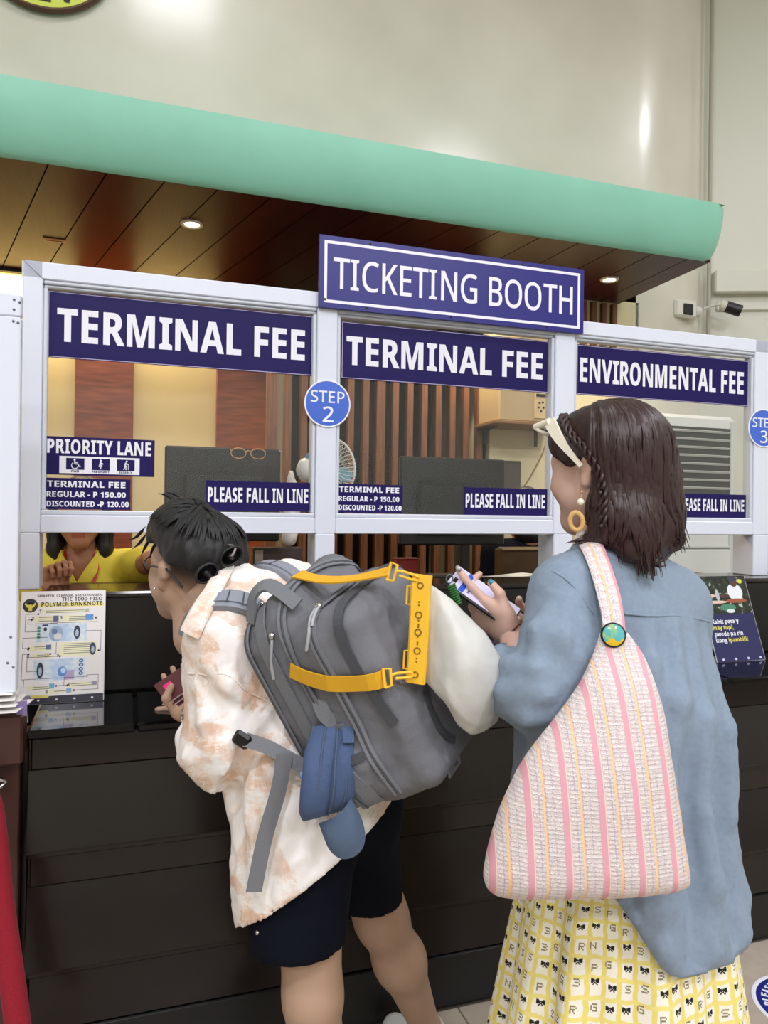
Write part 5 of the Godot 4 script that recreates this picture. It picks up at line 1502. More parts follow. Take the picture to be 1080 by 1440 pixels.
func traveller_with_pack() -> void:
	var up := Vector3.UP
	var c := Vector3(0.1378, 1.2832, 0.6524)
	var fh := Vector3(-0.4670, 0.1620, -0.8693)
	var lh := up.cross(fh).normalized()
	var hb := Basis(lh, fh.cross(lh).normalized(), fh)
	var p := thing("person", "traveller bending to the window in a cream patterned shirt and navy shorts", "person", Vector3(0.4797, -0.0000, 0.7142))
	# joints
	var nk := Vector3(0.2088, 1.2371, 0.7190); var ls := Vector3(0.1916, 1.1742, 0.8399); var rs := Vector3(0.3564, 1.2187, 0.6427)
	var ch := Vector3(0.2720, 1.1164, 0.7616); var bl := Vector3(0.3411, 0.9513, 0.7851); var pv := Vector3(0.4094, 0.7934, 0.7872)
	var lhip := Vector3(0.3569, 0.7984, 0.8326); var rhip := Vector3(0.4767, 0.7797, 0.7363)
	var lk := Vector3(0.3636, 0.4575, 0.8980); var lc := Vector3(0.3775, 0.3265, 0.8657); var la := Vector3(0.3954, 0.0754, 0.8240)
	var rk := Vector3(0.5883, 0.4538, 0.6579); var rc := Vector3(0.6453, 0.3287, 0.6350); var ra := Vector3(0.7480, 0.0906, 0.5748)
	var le := Vector3(0.1734, 0.9141, 0.7805); var lw := Vector3(0.1606, 0.9366, 0.5225)
	var re := Vector3(0.2679, 0.9372, 0.4218); var rw := Vector3(0.1987, 0.9160, 0.3135)
	var stubble := func(q, n):
		var l: Vector3 = hb.transposed() * (q - c)
		var hairline := lerpf(-0.028, 0.03, smoothstep(-0.07, 0.05, l.z))
		var ear := absf(l.x) > 0.076
		if l.y > hairline and not ear and l.z < 0.075:
			return Color(0.1, 0.09, 0.1).lerp(Color(0.75, 0.7, 0.68), clampf(1.0 - (l.y - hairline) / 0.045, 0.0, 1.0))
		if absf(l.x) < 0.022 and l.y > -0.075 and l.y < -0.05 and l.z > 0.078: return Color(0.92, 0.6, 0.58)
		return Color.WHITE
	var body := add_head(c, hb, 0.0042, stubble)
	var f := field_for([c, nk, ls, rs, lhip, la, ra, le, lw, re, rw, lk], 0.14, 0.011)
	f.cap(c - hb.y * 0.06 - hb.z * 0.03, nk, 0.05, 0.062, 0.04)
	f.cap(ls, rs, 0.05, 0.05, 0.05).cap(nk, ch, 0.06, 0.095, 0.06).cap(ch, bl, 0.1, 0.095, 0.05).cap(bl, pv, 0.095, 0.1, 0.05)
	f.cap(lhip, lk, 0.085, 0.056, 0.03).cap(lk, lc, 0.055, 0.0575, 0.03).cap(lc, la, 0.0575, 0.036, 0.03)
	f.cap(rhip, rk, 0.085, 0.06, 0.03).cap(rk, rc, 0.056, 0.058, 0.04).cap(rc, ra, 0.058, 0.034, 0.04)
	f.cap(ls, le, 0.046, 0.038, 0.03).cap(le, lw, 0.04, 0.026, 0.02)
	f.cap(rs, re, 0.046, 0.038, 0.03).cap(re, rw, 0.038, 0.026, 0.02)
	for e in [[la, Vector3(-0.4399, -0.0081, -0.8980)], [ra, Vector3(-0.3085, -0.0067, -0.9512)]]:
		f.cap(e[0], e[0] - up * 0.03 + e[1] * 0.05, 0.036, 0.032, 0.03)
	body.add(f.mesh())
	# left hand under the passports, thumb on top
	var fd := Vector3(-0.1359, 0.3938, -0.9091); var nn := Vector3(-0.4017, 0.7518, 0.5229)
	nn = (nn - fd * nn.dot(fd)).normalized()
	var th := nn.cross(fd).normalized()
	var hd := add_hand(lw, fd, nn, th, [[0.1, 0.2, 0.15], [0.08, 0.2, 0.15], [0.08, 0.2, 0.15], [0.1, 0.25, 0.2]], [fd * 0.35 + nn * 1.0 + th * 0.25, fd * 0.8 + nn * 0.25 - th * 0.75], 1.0)
	body.add(hd[0])
	body.add(add_hand(rw, Vector3(-0.7894, -0.1162, -0.6028), Vector3(0.0120, -0.9999, 0.0031), Vector3(-0.6064, -0.0048, 0.7951), [[0.3, 0.5, 0.3], [0.3, 0.5, 0.3], [0.3, 0.5, 0.3], [0.3, 0.5, 0.3]], [Vector3(-0.8980, -0.0094, 0.4399), Vector3(-0.9963, -0.0123, -0.0848)], 1.0)[0])
	obj("body", body, M.skin, p)
	eyes(p, c, hb)
	for a in [[la, Vector3(-0.4399, -0.0081, -0.8980)], [ra, Vector3(-0.3085, -0.0067, -0.9512)]]: shoe(p, a[0], a[1], mat(Color(0.82, 0.82, 0.8), 0.6))
	# hair: a thick cap on top, shaved below
	var hf := Field.new(c - Vector3.ONE * 0.19, c + Vector3.ONE * 0.19, 0.006)
	hf.cap(c + hb * Vector3(0, 0.05, -0.045), c + hb * Vector3(0, 0.086, 0.035), 0.089, 0.07, 0.03, hb.x, 1.04)
	hf.cap(c + hb * Vector3(0, 0.095, 0.04), c + hb * Vector3(0.01, 0.075, 0.095), 0.032, 0.024, 0.03, hb.x, 1.6)
	hf.cap(c + hb * Vector3(0.03, 0.09, 0.085), c + hb * Vector3(0.05, 0.045, 0.10), 0.022, 0.01, 0.02)
	hf.cut(c + hb * Vector3(0, 0.03, -0.08), (hb * Vector3(0, -1, 0.1)).normalized())
	var hm := hf.mesh(func(q, n): return q + n * (0.008 * grain.get_noise_3d(q.x * 2200.0, q.y * 900.0, q.z * 2200.0)))
	var rng := RandomNumberGenerator.new(); rng.seed = 7
	for i in 420:
		var an := rng.randf() * TAU
		var rr := sqrt(rng.randf()) * 0.085
		var st := c + hb * Vector3(cos(an) * rr * 0.85, 0.16, sin(an) * rr * 1.15 - 0.005)
		st = hf.snap(st, -0.002)
		var dirv := (hb * Vector3(cos(an) * 0.5, -0.25, sin(an) * 0.45 + 0.35 * float(sin(an) > -0.3))).normalized()
		var q := []
		var nr := []
		var len := rng.randf_range(0.035, 0.065)
		for k in 6:
			var t := k / 5.0
			var w := st + dirv * len * t + (hb.y * (0.5 * t - 0.7 * t * t)) * len * 0.7
			if hf.at(w) < 0.09: w = hf.snap(w, 0.002 + 0.004 * t)
			q.append(w); nr.append(hf.normal(w))
		lock(hm, q, nr, rng.randf_range(0.003, 0.006), 0.003)
	# loose wisps at the forehead and crown
	for a in [[Vector3(0.1104, 1.4351, 0.6010), Vector3(0.0890, 1.4525, 0.5936), Vector3(0.0673, 1.4568, 0.5968)], [Vector3(0.1279, 1.4384, 0.6175), Vector3(0.1096, 1.4542, 0.6112), Vector3(0.0838, 1.4602, 0.6024)], [Vector3(0.0438, 1.3820, 0.5358), Vector3(0.0240, 1.3568, 0.5184), Vector3(0.0054, 1.3479, 0.5015)], [Vector3(0.0455, 1.3656, 0.5364), Vector3(0.0305, 1.3420, 0.5206), Vector3(0.0151, 1.3281, 0.5048)], [Vector3(0.0546, 1.3579, 0.5501), Vector3(0.0428, 1.3328, 0.5354), Vector3(0.0338, 1.3129, 0.5323)], [Vector3(0.0694, 1.3508, 0.5762), Vector3(0.0574, 1.3280, 0.5721), Vector3(0.0531, 1.3102, 0.5706)]]:
		lock(hm, curve(a, 7), [hb.z], 0.0045, 0.002)
	obj("hair", hm, M.hair_black, p)
	# shorts
	var sm := MB.new()
	var f1 := field_for([lhip, Vector3(0.3310, 0.5408, 0.8975), pv], 0.2, 0.011)
	f1.cap(pv, lhip, 0.11, 0.11, 0.05).cap(lhip, Vector3(0.3277, 0.5059, 0.9016), 0.112, 0.092, 0.05)
	f1.cut(Vector3(0.3334, 0.5620, 0.8984), Vector3(0.0524, -0.9962, 0.0696))
	var f2 := field_for([rhip, Vector3(0.5594, 0.4588, 0.6586), pv], 0.2, 0.011)
	f2.cap(pv, rhip, 0.118, 0.115, 0.05).cap(rhip, Vector3(0.5658, 0.4589, 0.6607), 0.115, 0.074, 0.05)
	f2.cut(Vector3(0.5749, 0.5029, 0.6639), Vector3(-0.0138, -0.9968, 0.0785))
	var fold := func(q, n): return q + n * 0.004 * smoothstep(0.58, 0.7, q.y) * grain.get_noise_3d(q.x * 700.0, q.y * 300.0, q.z * 700.0)
	sm.add(f1.mesh(fold)).add(f2.mesh(fold))
	var so := obj("shorts", sm, M.shorts, p)
	obj("shorts_rivet", MB.new().ball(f1.snap(Vector3(0.2461, 0.6142, 0.9214), 0.001), Vector3(0.005, 0.005, 0.004)), M.steel, so)
	# shirt
	var pts := [Vector3(0.1053, 1.3256, 0.7048), Vector3(0.6145, 0.5473, 0.8783), Vector3(0.1536, 1.0583, 0.9747), Vector3(0.4158, 1.0965, 0.4938), Vector3(0.2143, 0.6254, 0.8471)]
	var s := field_for(pts, 0.06, 0.0085)
	var lt := Vector3(-0.7099, -0.3066, 0.6340)
	s.cap(ls, rs, 0.072, 0.076, 0.06).cap(Vector3(0.2065, 1.2457, 0.7129), ch, 0.07, 0.115, 0.06)
	s.cap(ch, bl, 0.125, 0.135, 0.06, lt, 1.15).cap(bl, Vector3(0.4151, 0.7409, 0.8102), 0.135, 0.155, 0.06, lt, 1.1)
	s.cap(Vector3(0.2780, 1.0185, 0.7953), Vector3(0.3208, 0.6252, 0.8518), 0.08, 0.085, 0.05)
	s.cap(Vector3(0.2823, 0.8593, 0.8072), Vector3(0.2665, 0.5724, 0.8438), 0.06, 0.038, 0.04)
	s.cap(Vector3(0.3820, 0.8718, 0.8308), Vector3(0.3631, 0.6258, 0.8663), 0.145, 0.138, 0.05)
	# sleeve: loose, ending past the elbow
	s.cap(ls, Vector3(0.1875, 0.9474, 0.8277), 0.072, 0.07, 0.05).cap(Vector3(0.1861, 0.9545, 0.8272), Vector3(0.1728, 0.9525, 0.6958), 0.07, 0.05, 0.04)
	s.cap(Vector3(0.1811, 0.9363, 0.8360), Vector3(0.1881, 0.8712, 0.8542), 0.055, 0.016, 0.03)
	s.cap(Vector3(0.1519, 0.9385, 0.7626), Vector3(0.1649, 0.8937, 0.8093), 0.03, 0.02, 0.03)
	s.cap(rs, Vector3(0.2900, 0.9873, 0.4506), 0.078, 0.07, 0.05)
	# folds as ridges
	for r in [[Vector3(0.1614, 1.1321, 0.8929), Vector3(0.2234, 1.0632, 0.9352), 0.016], [Vector3(0.1436, 1.0888, 0.8762), Vector3(0.1624, 0.9587, 0.9037), 0.014], [Vector3(0.2013, 1.0239, 0.9065), Vector3(0.1858, 0.9253, 0.9116), 0.014], [Vector3(0.2847, 1.0386, 0.9350), Vector3(0.2540, 0.8426, 0.9455), 0.018], [Vector3(0.2422, 0.9670, 0.9098), Vector3(0.2385, 0.7119, 0.9189), 0.014], [Vector3(0.3181, 0.9303, 0.9464), Vector3(0.3010, 0.7535, 0.9403), 0.014], [Vector3(0.2763, 1.1275, 0.9005), Vector3(0.2905, 1.0360, 0.9264), 0.014], [Vector3(0.3882, 0.8831, 0.9492), Vector3(0.3504, 0.7724, 0.9361), 0.012], [Vector3(0.1406, 0.9927, 0.7694), Vector3(0.1436, 0.9358, 0.8232), 0.010]]:
		var mid := Vector3(0.1986, 1.0107, 0.7998) if (r[0] + r[1]).dot(Vector3(0.9460, 0.0124, 0.3239)) < (Vector3(0.2189, 1.0404, 0.9231) * 2.0).dot(Vector3(0.9460, 0.0124, 0.3239)) else Vector3(0.3637, 0.8382, 0.8139)
		var r0: Vector3 = s.snap(s.march(r[0], mid), -0.004); var r1: Vector3 = s.snap(s.march(r[1], mid), -0.004)
		var m0: Vector3 = s.snap(s.march((r0 + r1) * 0.5, mid), -0.001)
		s.cap(r0, m0, r[2] * 0.7, r[2], 0.02).cap(m0, r1, r[2], r[2] * 0.6, 0.02)
	s.cut(Vector3(0.2368, 0.5893, 0.7913), Vector3(0.5568, -0.7911, 0.2531))
	# the hollow between sleeve and trunk
	var gv := s.lay([Vector3(0.2840, 1.0413, 0.9453), Vector3(0.2559, 1.0034, 0.9463), Vector3(0.2247, 0.9601, 0.9355), Vector3(0.2041, 0.9008, 0.8967), Vector3(0.2009, 0.8445, 0.8427)], 12, -0.004)
	for i in 12: s.cap(gv[0][i], gv[0][i + 1], 0.011 + 0.0012 * i, 0.011 + 0.0012 * i, 0.012, Vector3.ZERO, 1.0, true)
	# open collar: the shirt ends along a line from the nape down to the chest
	s.cut(Vector3(0.1722, 1.2208, 0.7276), Vector3(-0.8552, 0.4280, -0.2924))
	# neck opening
	s.cap(Vector3(0.1818, 1.2623, 0.6886), Vector3(0.1379, 1.2895, 0.6313), 0.058, 0.07, 0.01, Vector3.ZERO, 1.0, true)
	var hp := Vector3(0.2368, 0.5893, 0.7913); var hn := Vector3(0.5568, -0.7911, 0.2531)
	var wr := func(q, n): return q + n * smoothstep(0.0, 0.03, (hp - q).dot(hn)) * (0.006 * grain.get_noise_3d(q.x * 900.0 + q.y * 500.0, q.y * 350.0, q.z * 900.0) + 0.004 * crease(q.x * 1000.0 - q.y * 500.0, q.y * 420.0, q.z * 1000.0))
	M.shirt = shirt_print()
	var sh := obj("shirt", s.mesh(wr), M.shirt, p)
	# collar: a folded band along the opening
	var cp := []
	var cn := []
	var c0 := curve([Vector3(0.1233, 1.1941, 1.0279), Vector3(0.1425, 1.2385, 1.0345), Vector3(0.1617, 1.2805, 1.0411), Vector3(0.1798, 1.3175, 1.0474), Vector3(0.1901, 1.3348, 1.0509)], 26)
	var c1 := curve([Vector3(0.1707, 1.1072, 0.5156), Vector3(0.1973, 1.1687, 0.5247), Vector3(0.2239, 1.2268, 0.5339), Vector3(0.2490, 1.2781, 0.5425), Vector3(0.2632, 1.3021, 0.5474)], 26)
	for i in 27:
		var w: Vector3 = s.snap(s.march(c0[i], c1[i]), 0.006)
		cn.append((s.normal(w) + Vector3(-0.7555, 0.1619, 0.6348)).normalized()); cp.append(w + Vector3(-0.9013, 0.3044, -0.3083) * 0.036 - cn[i] * 0.008)
	for it in 8:
		for i in range(1, 26):
			cp[i] = (cp[i - 1] + cp[i] + cp[i + 1]) / 3.0
			cn[i] = (cn[i - 1] + cn[i] + cn[i + 1]).normalized()
	obj("collar", MB.new().sweep(cp, [Vector2(-0.022, -0.008), Vector2(-0.023, 0.0), Vector2(-0.014, 0.007), Vector2(0.012, 0.006), Vector2(0.022, 0.0), Vector2(0.02, -0.008)], cn, [1.0]), M.shirt, sh)
	# sleeve seam
	var sq := s.lay([Vector3(0.1313, 1.1084, 0.8614), Vector3(0.1759, 1.1135, 0.9190), Vector3(0.2360, 1.0728, 0.9395), Vector3(0.2725, 1.0384, 0.9414)], 24, 0.001)
	obj("sleeve_seam", MB.new().tube(sq[0], 0.0022, 6), M.shirt, sh)
	backpack(p, s)
	# spectacles
	var gl := thing("eyeglasses", "thin dark framed eyeglasses worn by the bending traveller", "eyeglasses", c)
	for e in [-1.0, 1.0]:
		var ring := []
		for i in 17: ring.append(c + hb * Vector3(0.033 * e + 0.024 * cos(TAU * i / 16), -0.002 + 0.019 * sin(TAU * i / 16), 0.104))
		obj("rim", MB.new().tube(ring, 0.0018, 6, hb.z), M.black, gl)
		obj("temple", MB.new().tube(curve([c + hb * Vector3(0.057 * e, 0.004, 0.103), c + hb * Vector3(0.076 * e, 0.006, 0.06), c + hb * Vector3(0.083 * e, 0.016, 0.0), c + hb * Vector3(0.084 * e, 0.02, -0.03), c + hb * Vector3(0.07 * e, -0.01, -0.08)], 18), 0.0026, 6), mat(Color(0.12, 0.12, 0.13), 0.35), gl)
	obj("bridge", MB.new().tube(curve([c + hb * Vector3(-0.01, 0.004, 0.105), c + hb * Vector3(0, 0.008, 0.109), c + hb * Vector3(0.01, 0.004, 0.105)], 6), 0.0018, 6), M.black, gl)
	# sunglasses hung at the nape
	var sg := thing("sunglasses", "black sunglasses hanging at the bending traveller's nape", "sunglasses", Vector3(0.1883, 1.3115, 0.7332))
	var lens := mat(Color(0.05, 0.045, 0.05), 0.1)
	var sb := basis_of(Vector3(0.8214, 0.5631, -0.0905), Vector3(-0.6202, 0.7538, 0.2172))
	for e in [-1.0, 1.0]:
		var o: Vector3 = Vector3(0.1807, 1.3102, 0.7993) + sb.x * 0.03 * e
		obj("lens", MB.new().ball(o, Vector3(0.023, 0.016, 0.005), sb), lens, sg)
		var ring := []
		for i in 17: ring.append(o + sb * Vector3(0.024 * cos(TAU * i / 16), 0.017 * sin(TAU * i / 16), 0.001))
		obj("rim", MB.new().tube(ring, 0.003, 6, sb.z), M.black, sg)
	obj("temple", MB.new().tube(curve([Vector3(0.1567, 1.2979, 0.7858), Vector3(0.1503, 1.2991, 0.7624), Vector3(0.1470, 1.2974, 0.7190)], 8), 0.0025, 6), M.black, sg)
	obj("temple", MB.new().tube(curve([Vector3(0.2045, 1.3282, 0.8127), Vector3(0.2138, 1.3461, 0.7948), Vector3(0.1939, 1.3488, 0.7563)], 8), 0.0025, 6), mat(Color(0.55, 0.5, 0.5), 0.3), sg)
	obj("ear_stud", MB.new().ball(c + hb * Vector3(0.0865, -0.031, 0.0), Vector3.ONE * 0.0028), M.steel, p)
	# wrist watch
	var wt := thing("wristwatch", "steel wristwatch on the traveller's left wrist", "watch", lw)
	var wx := (lw - le).normalized()
	var wc := lw - wx * 0.012
	var wy := Vector3(-0.5424, -0.5096, 0.6680); wy = (wy - wx * wy.dot(wx)).normalized()
	var wz := wx.cross(wy)
	for i in 18:
		var a := TAU * i / 18.0
		var d := wy * cos(a) + wz * sin(a)
		if absf(a - PI) < 0.5: continue
		obj("link", MB.new().box(wc + d * 0.0325, Vector3(0.016, 0.006, 0.0105), 0.0015, Basis(wx, d, wx.cross(d))), M.steel, wt)
	var dl := -wy
	var dx := Transform3D(Basis(wx, dl, wx.cross(dl)), wc + dl * 0.03)
	obj("case", MB.new().lathe([Vector2(0, 0.009), Vector2(0.014, 0.009), Vector2(0.0165, 0.007), Vector2(0.0165, -0.002), Vector2(0, -0.002)], dx, 22), M.steel, wt)
	obj("dial", MB.new().lathe([Vector2(0, 0.0095), Vector2(0.0132, 0.0095)], dx, 22), M.black, wt)
	# passports held in the hand
	var pb := basis_of(Vector3(0.3601, -0.2756, 0.8913), Vector3(-0.9440, 0.0993, 0.3147))
	pb = basis_of(th * -0.95 + fd * 0.25, fd)
	if pb.z.dot(up) < 0: pb = Basis(pb.x, -pb.y, -pb.z)
	var pc := lw + fd * 0.088 + nn * 0.028 - th * 0.012
	for i in 4:
		var t := thing("passport", ["maroon passport with a pink sticker on top of the stack in hand", "maroon passport second from the top of the stack in hand", "maroon passport third from the top of the stack in hand", "lowest maroon passport of the stack in hand"][i], "passport", pc, "passports in the traveller's hand")
		var o := pc + pb.z * (0.012 - 0.0085 * i) + pb.x * (0.006 * i - 0.006) - pb.y * 0.004 * i
		var tb := pb * Basis(Vector3.BACK, 0.06 * i - 0.05)
		obj("pages", MB.new().box(o, Vector3(0.12, 0.085, 0.0055), 0.0005, tb), M.paper, t)
		obj("cover", MB.new().box(o + tb.z * 0.0033, Vector3(0.124, 0.088, 0.0012), 0.0003, tb).box(o - tb.z * 0.0033, Vector3(0.124, 0.088, 0.0012), 0.0003, tb), M.maroon, t)
		if i == 0:
			obj("sticker", MB.new().box(o + tb.z * 0.0041 - tb.x * 0.036 + tb.y * 0.008, Vector3(0.022, 0.026, 0.0004), 0.0, tb), mat(Color(0.9, 0.15, 0.5), 0.4), t)
			obj("crest", MB.new().lathe([Vector2(0, 0.0003), Vector2(0.012, 0.0003)], Transform3D(Basis(tb.x, tb.z, -tb.y), o + tb.z * 0.0041 + tb.x * 0.01), 20), mat(Color(0.5, 0.26, 0.22), 0.4), t)

func backpack(p: Node3D, shirt: Field) -> void:
	var u := Vector3(-0.4698, 0.8811, -0.0540)
	var n := Vector3(0.5209, 0.3104, 0.7952); n = (n - u * n.dot(u)).normalized()
	var l := n.cross(u).normalized()      # towards the wearer's left
	var b := Basis(l, u, n)
	var c := Vector3(0.4448, 1.1009, 0.9529)
	var at := func(x, y, z): return c + b * Vector3(x, y, z)
	var t := thing("backpack", "large grey travel backpack worn by the bending traveller", "backpack", c - u * 0.21)
	var f := Field.new(c - Vector3.ONE * 0.37, c + Vector3.ONE * 0.37, 0.0075)
	# main compartment against the back, second one behind it, low front pocket, lid bulge, side pocket
	f.block(at.call(0, -0.005, -0.065), Vector3(0.145, 0.205, 0.07), b, 0.055, 0.03)
	f.block(at.call(0, -0.02, 0.03), Vector3(0.142, 0.19, 0.07), b, 0.055, 0.02)
	f.block(at.call(0, -0.06, 0.105), Vector3(0.125, 0.14, 0.045), b, 0.04, 0.02)
	f.block(at.call(0.005, 0.10, 0.085), Vector3(0.12, 0.075, 0.06), b, 0.045, 0.025)
	f.cap(at.call(-0.09, 0.19, -0.03), at.call(0.07, 0.185, -0.03), 0.045, 0.045, 0.04)
	f.cap(at.call(0.14, -0.15, -0.02), at.call(0.14, -0.10, 0.03), 0.035, 0.03, 0.03)
	var sag := func(q, nn):
		return q + nn * (0.007 * grain.get_noise_3dv(q * 700.0) + 0.0025 * grain.get_noise_3dv(q * 2300.0))
	obj("bag_body", f.mesh(sag), M.grey_fabric, t)
	# zips and seams round the compartments
	var seams := [
		[[-0.15, 0.17, 0.0], [0.0, 0.235, -0.005], [0.13, 0.19, 0.0], [0.16, 0.08, -0.003], [0.16, -0.06, -0.003], [0.15, -0.19, -0.003]],
		[[-0.15, 0.14, 0.085], [0.0, 0.19, 0.07], [0.12, 0.165, 0.06], [0.155, 0.07, 0.068], [0.155, -0.07, 0.07], [0.14, -0.18, 0.07]],
		[[0.0, 0.235, -0.10], [0.13, 0.195, -0.10], [0.16, 0.08, -0.105], [0.16, -0.08, -0.105], [0.15, -0.2, -0.1]],
	]
	for s in seams:
		var pts := []
		for q in s: pts.append(at.call(q[0], q[1], q[2]))
		var r := f.lay(pts, 44, 0.0035)
		obj("zip_tape", MB.new().ribbon(r[0], r[1], 0.017, 0.003), M.grey_web, t)
		obj("zip", MB.new().tube(r[0].map(func(q): return q), 0.0032, 6), M.zip, t)
	# big curved zip of the lid pocket
	var zp := []
	for q in [[-0.11, 0.165, 0.12], [0.0, 0.19, 0.12], [0.11, 0.16, 0.115], [0.14, 0.09, 0.115], [0.14, -0.01, 0.125], [0.13, -0.05, 0.13]]: zp.append(at.call(q[0], q[1], q[2]))
	var zr := f.lay(zp, 40, 0.004)
	obj("zip_tape", MB.new().ribbon(zr[0], zr[1], 0.018, 0.003), M.zip, t)
	# pocket zip low on the outer face
	var lp := f.lay([at.call(0.03, -0.03, 0.17), at.call(0.05, -0.07, 0.17), at.call(0.05, -0.12, 0.165), at.call(0.03, -0.15, 0.16)], 16, 0.004)
	obj("zip_tape", MB.new().ribbon(lp[0], lp[1], 0.014, 0.003), M.zip, t)
	# webbing down the side
	for w in [[[0.1, 0.215, -0.05], [0.15, 0.13, -0.05], [0.162, 0.0, -0.05], [0.16, -0.13, -0.05]], [[0.15, -0.2, 0.02], [0.16, -0.1, 0.02], [0.16, -0.02, 0.025]]]:
		var pts := []
		for q in w: pts.append(at.call(q[0], q[1], q[2]))
		var r := f.lay(pts, 26, 0.003)
		obj("webbing", MB.new().ribbon(r[0], r[1], 0.027, 0.003), M.grey_web, t)
	# mesh side pocket with an elastic hem
	var ph := f.lay([at.call(0.15, -0.06, -0.09), at.call(0.175, -0.085, -0.02), at.call(0.16, -0.08, 0.06)], 18, 0.006)
	obj("pocket_hem", MB.new().ribbon(ph[0], ph[1], 0.016, 0.004), M.zip, t)
	# grab handle and haul loop
	obj("grab_handle", MB.new().ribbon(curve([at.call(0.11, 0.20, -0.09), at.call(0.10, 0.245, -0.06), at.call(0.09, 0.25, -0.02), at.call(0.10, 0.20, 0.03)], 16), [(b * Vector3(0.5, 0.8, 0.2)).normalized()], 0.026, 0.006), M.grey_web, t)
	# hanging webbing loop where the cap is tied
	var lp2 := f.snap(at.call(0.16, -0.02, -0.03), 0.006)
	obj("gear_loop", MB.new().ribbon(curve([Vector3(0.3325, 1.1161, 1.0255), Vector3(0.3329, 1.0811, 1.0414), Vector3(0.3441, 1.0533, 1.0505), Vector3(0.3685, 1.0420, 1.0536)], 14), [Vector3(-0.6338, 0.1975, 0.7478)], 0.028, 0.003), M.grey_web, t)
	# zip pulls: metal sliders with cord tails
	for a in [[Vector3(0.3176, 1.2605, 1.0522), Vector3(0.3096, 1.2340, 1.0600), Vector3(0.3195, 1.2040, 1.0634), Vector3(0.3126, 1.1788, 1.0610)], [Vector3(0.3236, 1.2580, 1.0543), Vector3(0.3191, 1.2341, 1.0633), Vector3(0.3229, 1.2141, 1.0646)], [Vector3(0.2763, 1.1879, 0.9746), Vector3(0.2698, 1.1567, 0.9829), Vector3(0.2690, 1.1173, 0.9826)], [Vector3(0.2510, 1.2392, 0.9342), Vector3(0.2331, 1.2416, 0.9281), Vector3(0.2190, 1.2441, 0.9233)]]:
		var zl: Array = f.lay(a, 12, 0.006)[0] if f.at(a[1]) < 0.09 else shirt.lay(a, 12, 0.012)[0]
		obj("zip_pull", MB.new().tube(zl, [0.0032, 0.003, 0.003, 0.003, 0.003, 0.003, 0.003, 0.0032, 0.0034, 0.0034, 0.0034, 0.0034, 0.003], 7), mat(Color(0.66, 0.67, 0.68), 0.5), t)
		obj("zip_slider", MB.new().ball(zl[0], Vector3(0.006, 0.008, 0.005)), M.steel, t)
	# shoulder straps over the shirt
	for w in [[Vector3(0.2778, 1.2301, 0.9223), Vector3(0.2293, 1.2212, 0.8845), Vector3(0.1914, 1.2040, 0.8610), Vector3(0.1637, 1.1811, 0.8409), Vector3(0.1529, 1.1666, 0.8266)], [Vector3(0.3706, 1.2514, 0.7744), Vector3(0.3311, 1.2692, 0.7080), Vector3(0.2993, 1.2699, 0.6549), Vector3(0.2848, 1.2426, 0.5865), Vector3(0.2771, 1.1845, 0.5203)]]:
		var r := shirt.lay(w, 30, 0.008)
		obj("shoulder_strap", MB.new().ribbon(r[0], r[1], 0.05, 0.011), M.strap, t)
		var r2 := [r[0].map(func(q): return q), r[1]]
		for i in r2[0].size(): r2[0][i] += r2[1][i] * 0.0075
		obj("strap_webbing", MB.new().ribbon(r2[0], r2[1], 0.026, 0.003), M.strap, t)
		for i in 5:
			var k := 10 + i * 3
			if k < r2[0].size() - 1:
				var d: Vector3 = (r2[0][k + 1] - r2[0][k - 1]).normalized()
				obj("bar_tack", MB.new().box(r2[0][k] + r2[1][k] * 0.0018, Vector3(0.003, 0.034, 0.002), 0.0005, basis_of(d, r2[1][k].cross(d))), M.zip, t)
	# waist strap with buckle and dangling tail
	var bk := Vector3(0.2094, 0.9939, 0.9462)
	var bb := basis_of(Vector3(0.7846, -0.4939, 0.3748), Vector3(0.4133, 0.8357, 0.3616))
	obj("buckle", MB.new().box(bk, Vector3(0.034, 0.03, 0.012), 0.005, bb), M.black, t)
	obj("waist_strap", MB.new().ribbon(curve([Vector3(0.2157, 0.9940, 0.9483), Vector3(0.2517, 0.9844, 0.9712), Vector3(0.2872, 0.9671, 0.9939), Vector3(0.3296, 0.9446, 1.0137)], 14), [Vector3(-0.2136, 0.3443, 0.9142)], 0.026, 0.003), M.grey_web, t)
	obj("strap_tail", MB.new().ribbon(curve([Vector3(0.2146, 1.0038, 0.9638), Vector3(0.2791, 1.0153, 1.0050), Vector3(0.2769, 0.9813, 1.0116), Vector3(0.2689, 0.9149, 1.0035), Vector3(0.2464, 0.8220, 0.9904), Vector3(0.2300, 0.7232, 0.9794)].slice(2), 20), [Vector3(0.0287, 0.1036, 0.9942)], 0.029, 0.0025), M.grey_web, t)
	# foot tab with a rivet
	var ft := f.snap(at.call(0.02, -0.22, 0.12), 0.004)
	obj("foot_tab", MB.new().box(ft, Vector3(0.05, 0.035, 0.005), 0.002, b * Basis(Vector3.RIGHT, 0.4)), M.grey_web, t)
	obj("rivet", MB.new().ball(ft + n * 0.005, Vector3.ONE * 0.005), M.zip, t)
	# yellow straps running round the pack to the dry bag's bar
	for w in [[Vector3(0.3093, 1.3057, 0.9331), Vector3(0.3288, 1.3203, 1.0244), Vector3(0.3754, 1.3244, 1.0721), Vector3(0.4277, 1.3205, 1.0952), Vector3(0.4432, 1.3169, 1.1006)], [Vector3(0.2998, 1.1413, 0.9931), Vector3(0.3082, 1.1219, 1.0277), Vector3(0.3338, 1.1091, 1.0523), Vector3(0.3723, 1.1192, 1.0919), Vector3(0.4244, 1.1364, 1.1352)]]:
		var r := f.lay(w, 26, 0.007)
		for i in r[0].size(): r[0][i] = r[0][i].lerp(curve(w, 26)[i], smoothstep(0.6, 1.0, i / 26.0))
